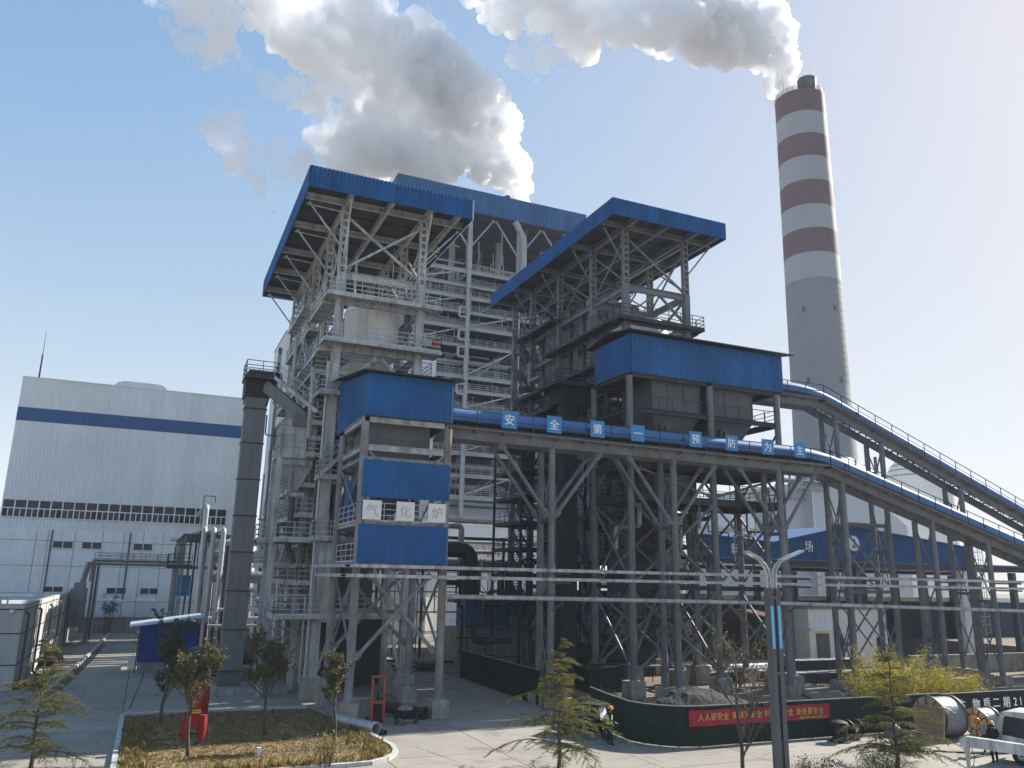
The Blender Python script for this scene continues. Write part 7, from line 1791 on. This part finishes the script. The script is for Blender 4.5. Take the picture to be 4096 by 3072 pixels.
    m = MB(); m.lathe(hdp + upv * .055 - f * .005, [(.145, -.012), (.125, .0), (.122, .03), (.108, .075), (.07, .112), (.01, .122)], 22, upv); m.prism([hdp + upv * .05 + f * .09 + rgt * .08, hdp + upv * .045 + f * .165 + rgt * .04, hdp + upv * .045 + f * .165 - rgt * .04, hdp + upv * .05 + f * .09 - rgt * .08], upv * .014)
    m.beam(hdp + upv * .06 - f * .1, hdp + upv * .178, .02, .02); m.build('helmet', helmet, t)
    m = MB(); m.lathe(hdp - f * .028 - upv * .03, [(.05, -.05), (.082, -.02), (.088, .05), (.08, .085)], 16, upv); m.build('hair', M['hair'], t)
    if vest:
        m = MB(); pl_ = w(J['pelvis']) + L; ch = w(J['chest']) + L; wa = w(J['waist']) + L; n_ = 24; rings = []
        for c, rx, ry in ((pl_ + V(0, 0, .02), .185, .15), (wa, .172, .135), (wa + (ch - wa) * .6, .187, .142), (ch, .195, .15), (ch + (ch - wa) * .38, .15, .12)):
            rings.append([c + rgt * rx * math.cos(2 * PI * i / n_) + f * ry * math.sin(2 * PI * i / n_) for i in range(n_)])
        vs = [p for r_ in rings for p in r_]; m.add(vs, [(k * n_ + i, k * n_ + (i + 1) % n_, (k + 1) * n_ + (i + 1) % n_, (k + 1) * n_ + i) for k in range(4) for i in range(n_) if i != 6])
        vb = m.build('vest', vest, t); tp_ = MB()
        for fr in (.3, .75):
            c = wa + (ch - wa) * (fr - .2); tp_.add([c + rgt * .193 * math.cos(2 * PI * i / n_) + f * .15 * math.sin(2 * PI * i / n_) + V(0, 0, h_) for h_ in (-.025, .025) for i in range(n_)], [(i, (i + 1) % n_, (i + 1) % n_ + n_, i + n_) for i in range(n_)])
        tp_.build('reflective_tape', M['reflect'], vb)
    return t
stand = {'pelvis': (0, 0, .92), 'waist': (0, .01, 1.06), 'chest': (0, .02, 1.27), 'neck': (0, .025, 1.45), 'jaw': (0, .05, 1.50), 'head': (0, .055, 1.57), 'crown': (0, .05, 1.66),
         'shl': (-.18, .01, 1.40), 'ell': (-.24, .0, 1.13), 'wrl': (-.23, .14, .93), 'hal': (-.22, .19, .86), 'shr': (.18, .01, 1.40), 'elr': (.23, .02, 1.13), 'wrr': (.2, .24, 1.02), 'har': (.18, .32, 1.0),
         'hipl': (-.09, 0, .86), 'knl': (-.10, .05, .48), 'anl': (-.11, -.06, .09), 'tol': (-.12, .1, .04), 'hipr': (.09, 0, .86), 'knr': (.1, .08, .48), 'anr': (.11, .08, .09), 'tor': (.12, .24, .04)}
person((20.68, 34.97, 0), (.93, -.35), 'person in yellow helmet and yellow green vest standing by the curved hoarding', stand, M['navy'], M['navy'], M['glove'], M['helm_y'], M['hivis'])
bend = dict(stand); bend.update({'waist': (0, .08, 1.04), 'chest': (0, .22, 1.20), 'neck': (0, .34, 1.34), 'jaw': (0, .40, 1.37), 'head': (0, .44, 1.43), 'crown': (0, .47, 1.52), 'shl': (-.18, .28, 1.30), 'ell': (-.24, .34, 1.02), 'wrl': (-.18, .52, .88), 'hal': (-.16, .6, .85), 'shr': (.18, .28, 1.30), 'elr': (.24, .36, 1.03), 'wrr': (.16, .54, .9), 'har': (.14, .62, .87)})
person((36.62, 27.6, 0), (-.75, .1), 'person in orange helmet and pale jacket stooping over beside the smaller reel', bend, M['grey_cloth'], M['brown_cloth'], M['glove'], M['helm_o'], None)
person((35.1, 26.16, 0), (.5, .86), 'person in yellow helmet and dark clothes standing at the nose of the truck', stand, M['navy'], M['navy'], M['skin'], M['helm_y'], None)
# ------------------------------------------------------------------ the air of the place
HZ = 0.00028
if HZ:
    c = MB(); c.box(-905, 1105, -65, 2205, -1.2, 178)
    m = bpy.data.materials.new('winter haze'); m.use_nodes = True; n = m.node_tree.nodes; n.clear()
    ou = n.new('ShaderNodeOutputMaterial'); pv = n.new('ShaderNodeVolumePrincipled'); pv.inputs['Density'].default_value = HZ
    pv.inputs['Color'].default_value = (.80, .89, 1, 1); pv.inputs['Anisotropy'].default_value = .0
    m.node_tree.links.new(pv.outputs[0], ou.inputs['Volume'])
    tag(c.build('haze', m, smooth=False), kind='stuff')
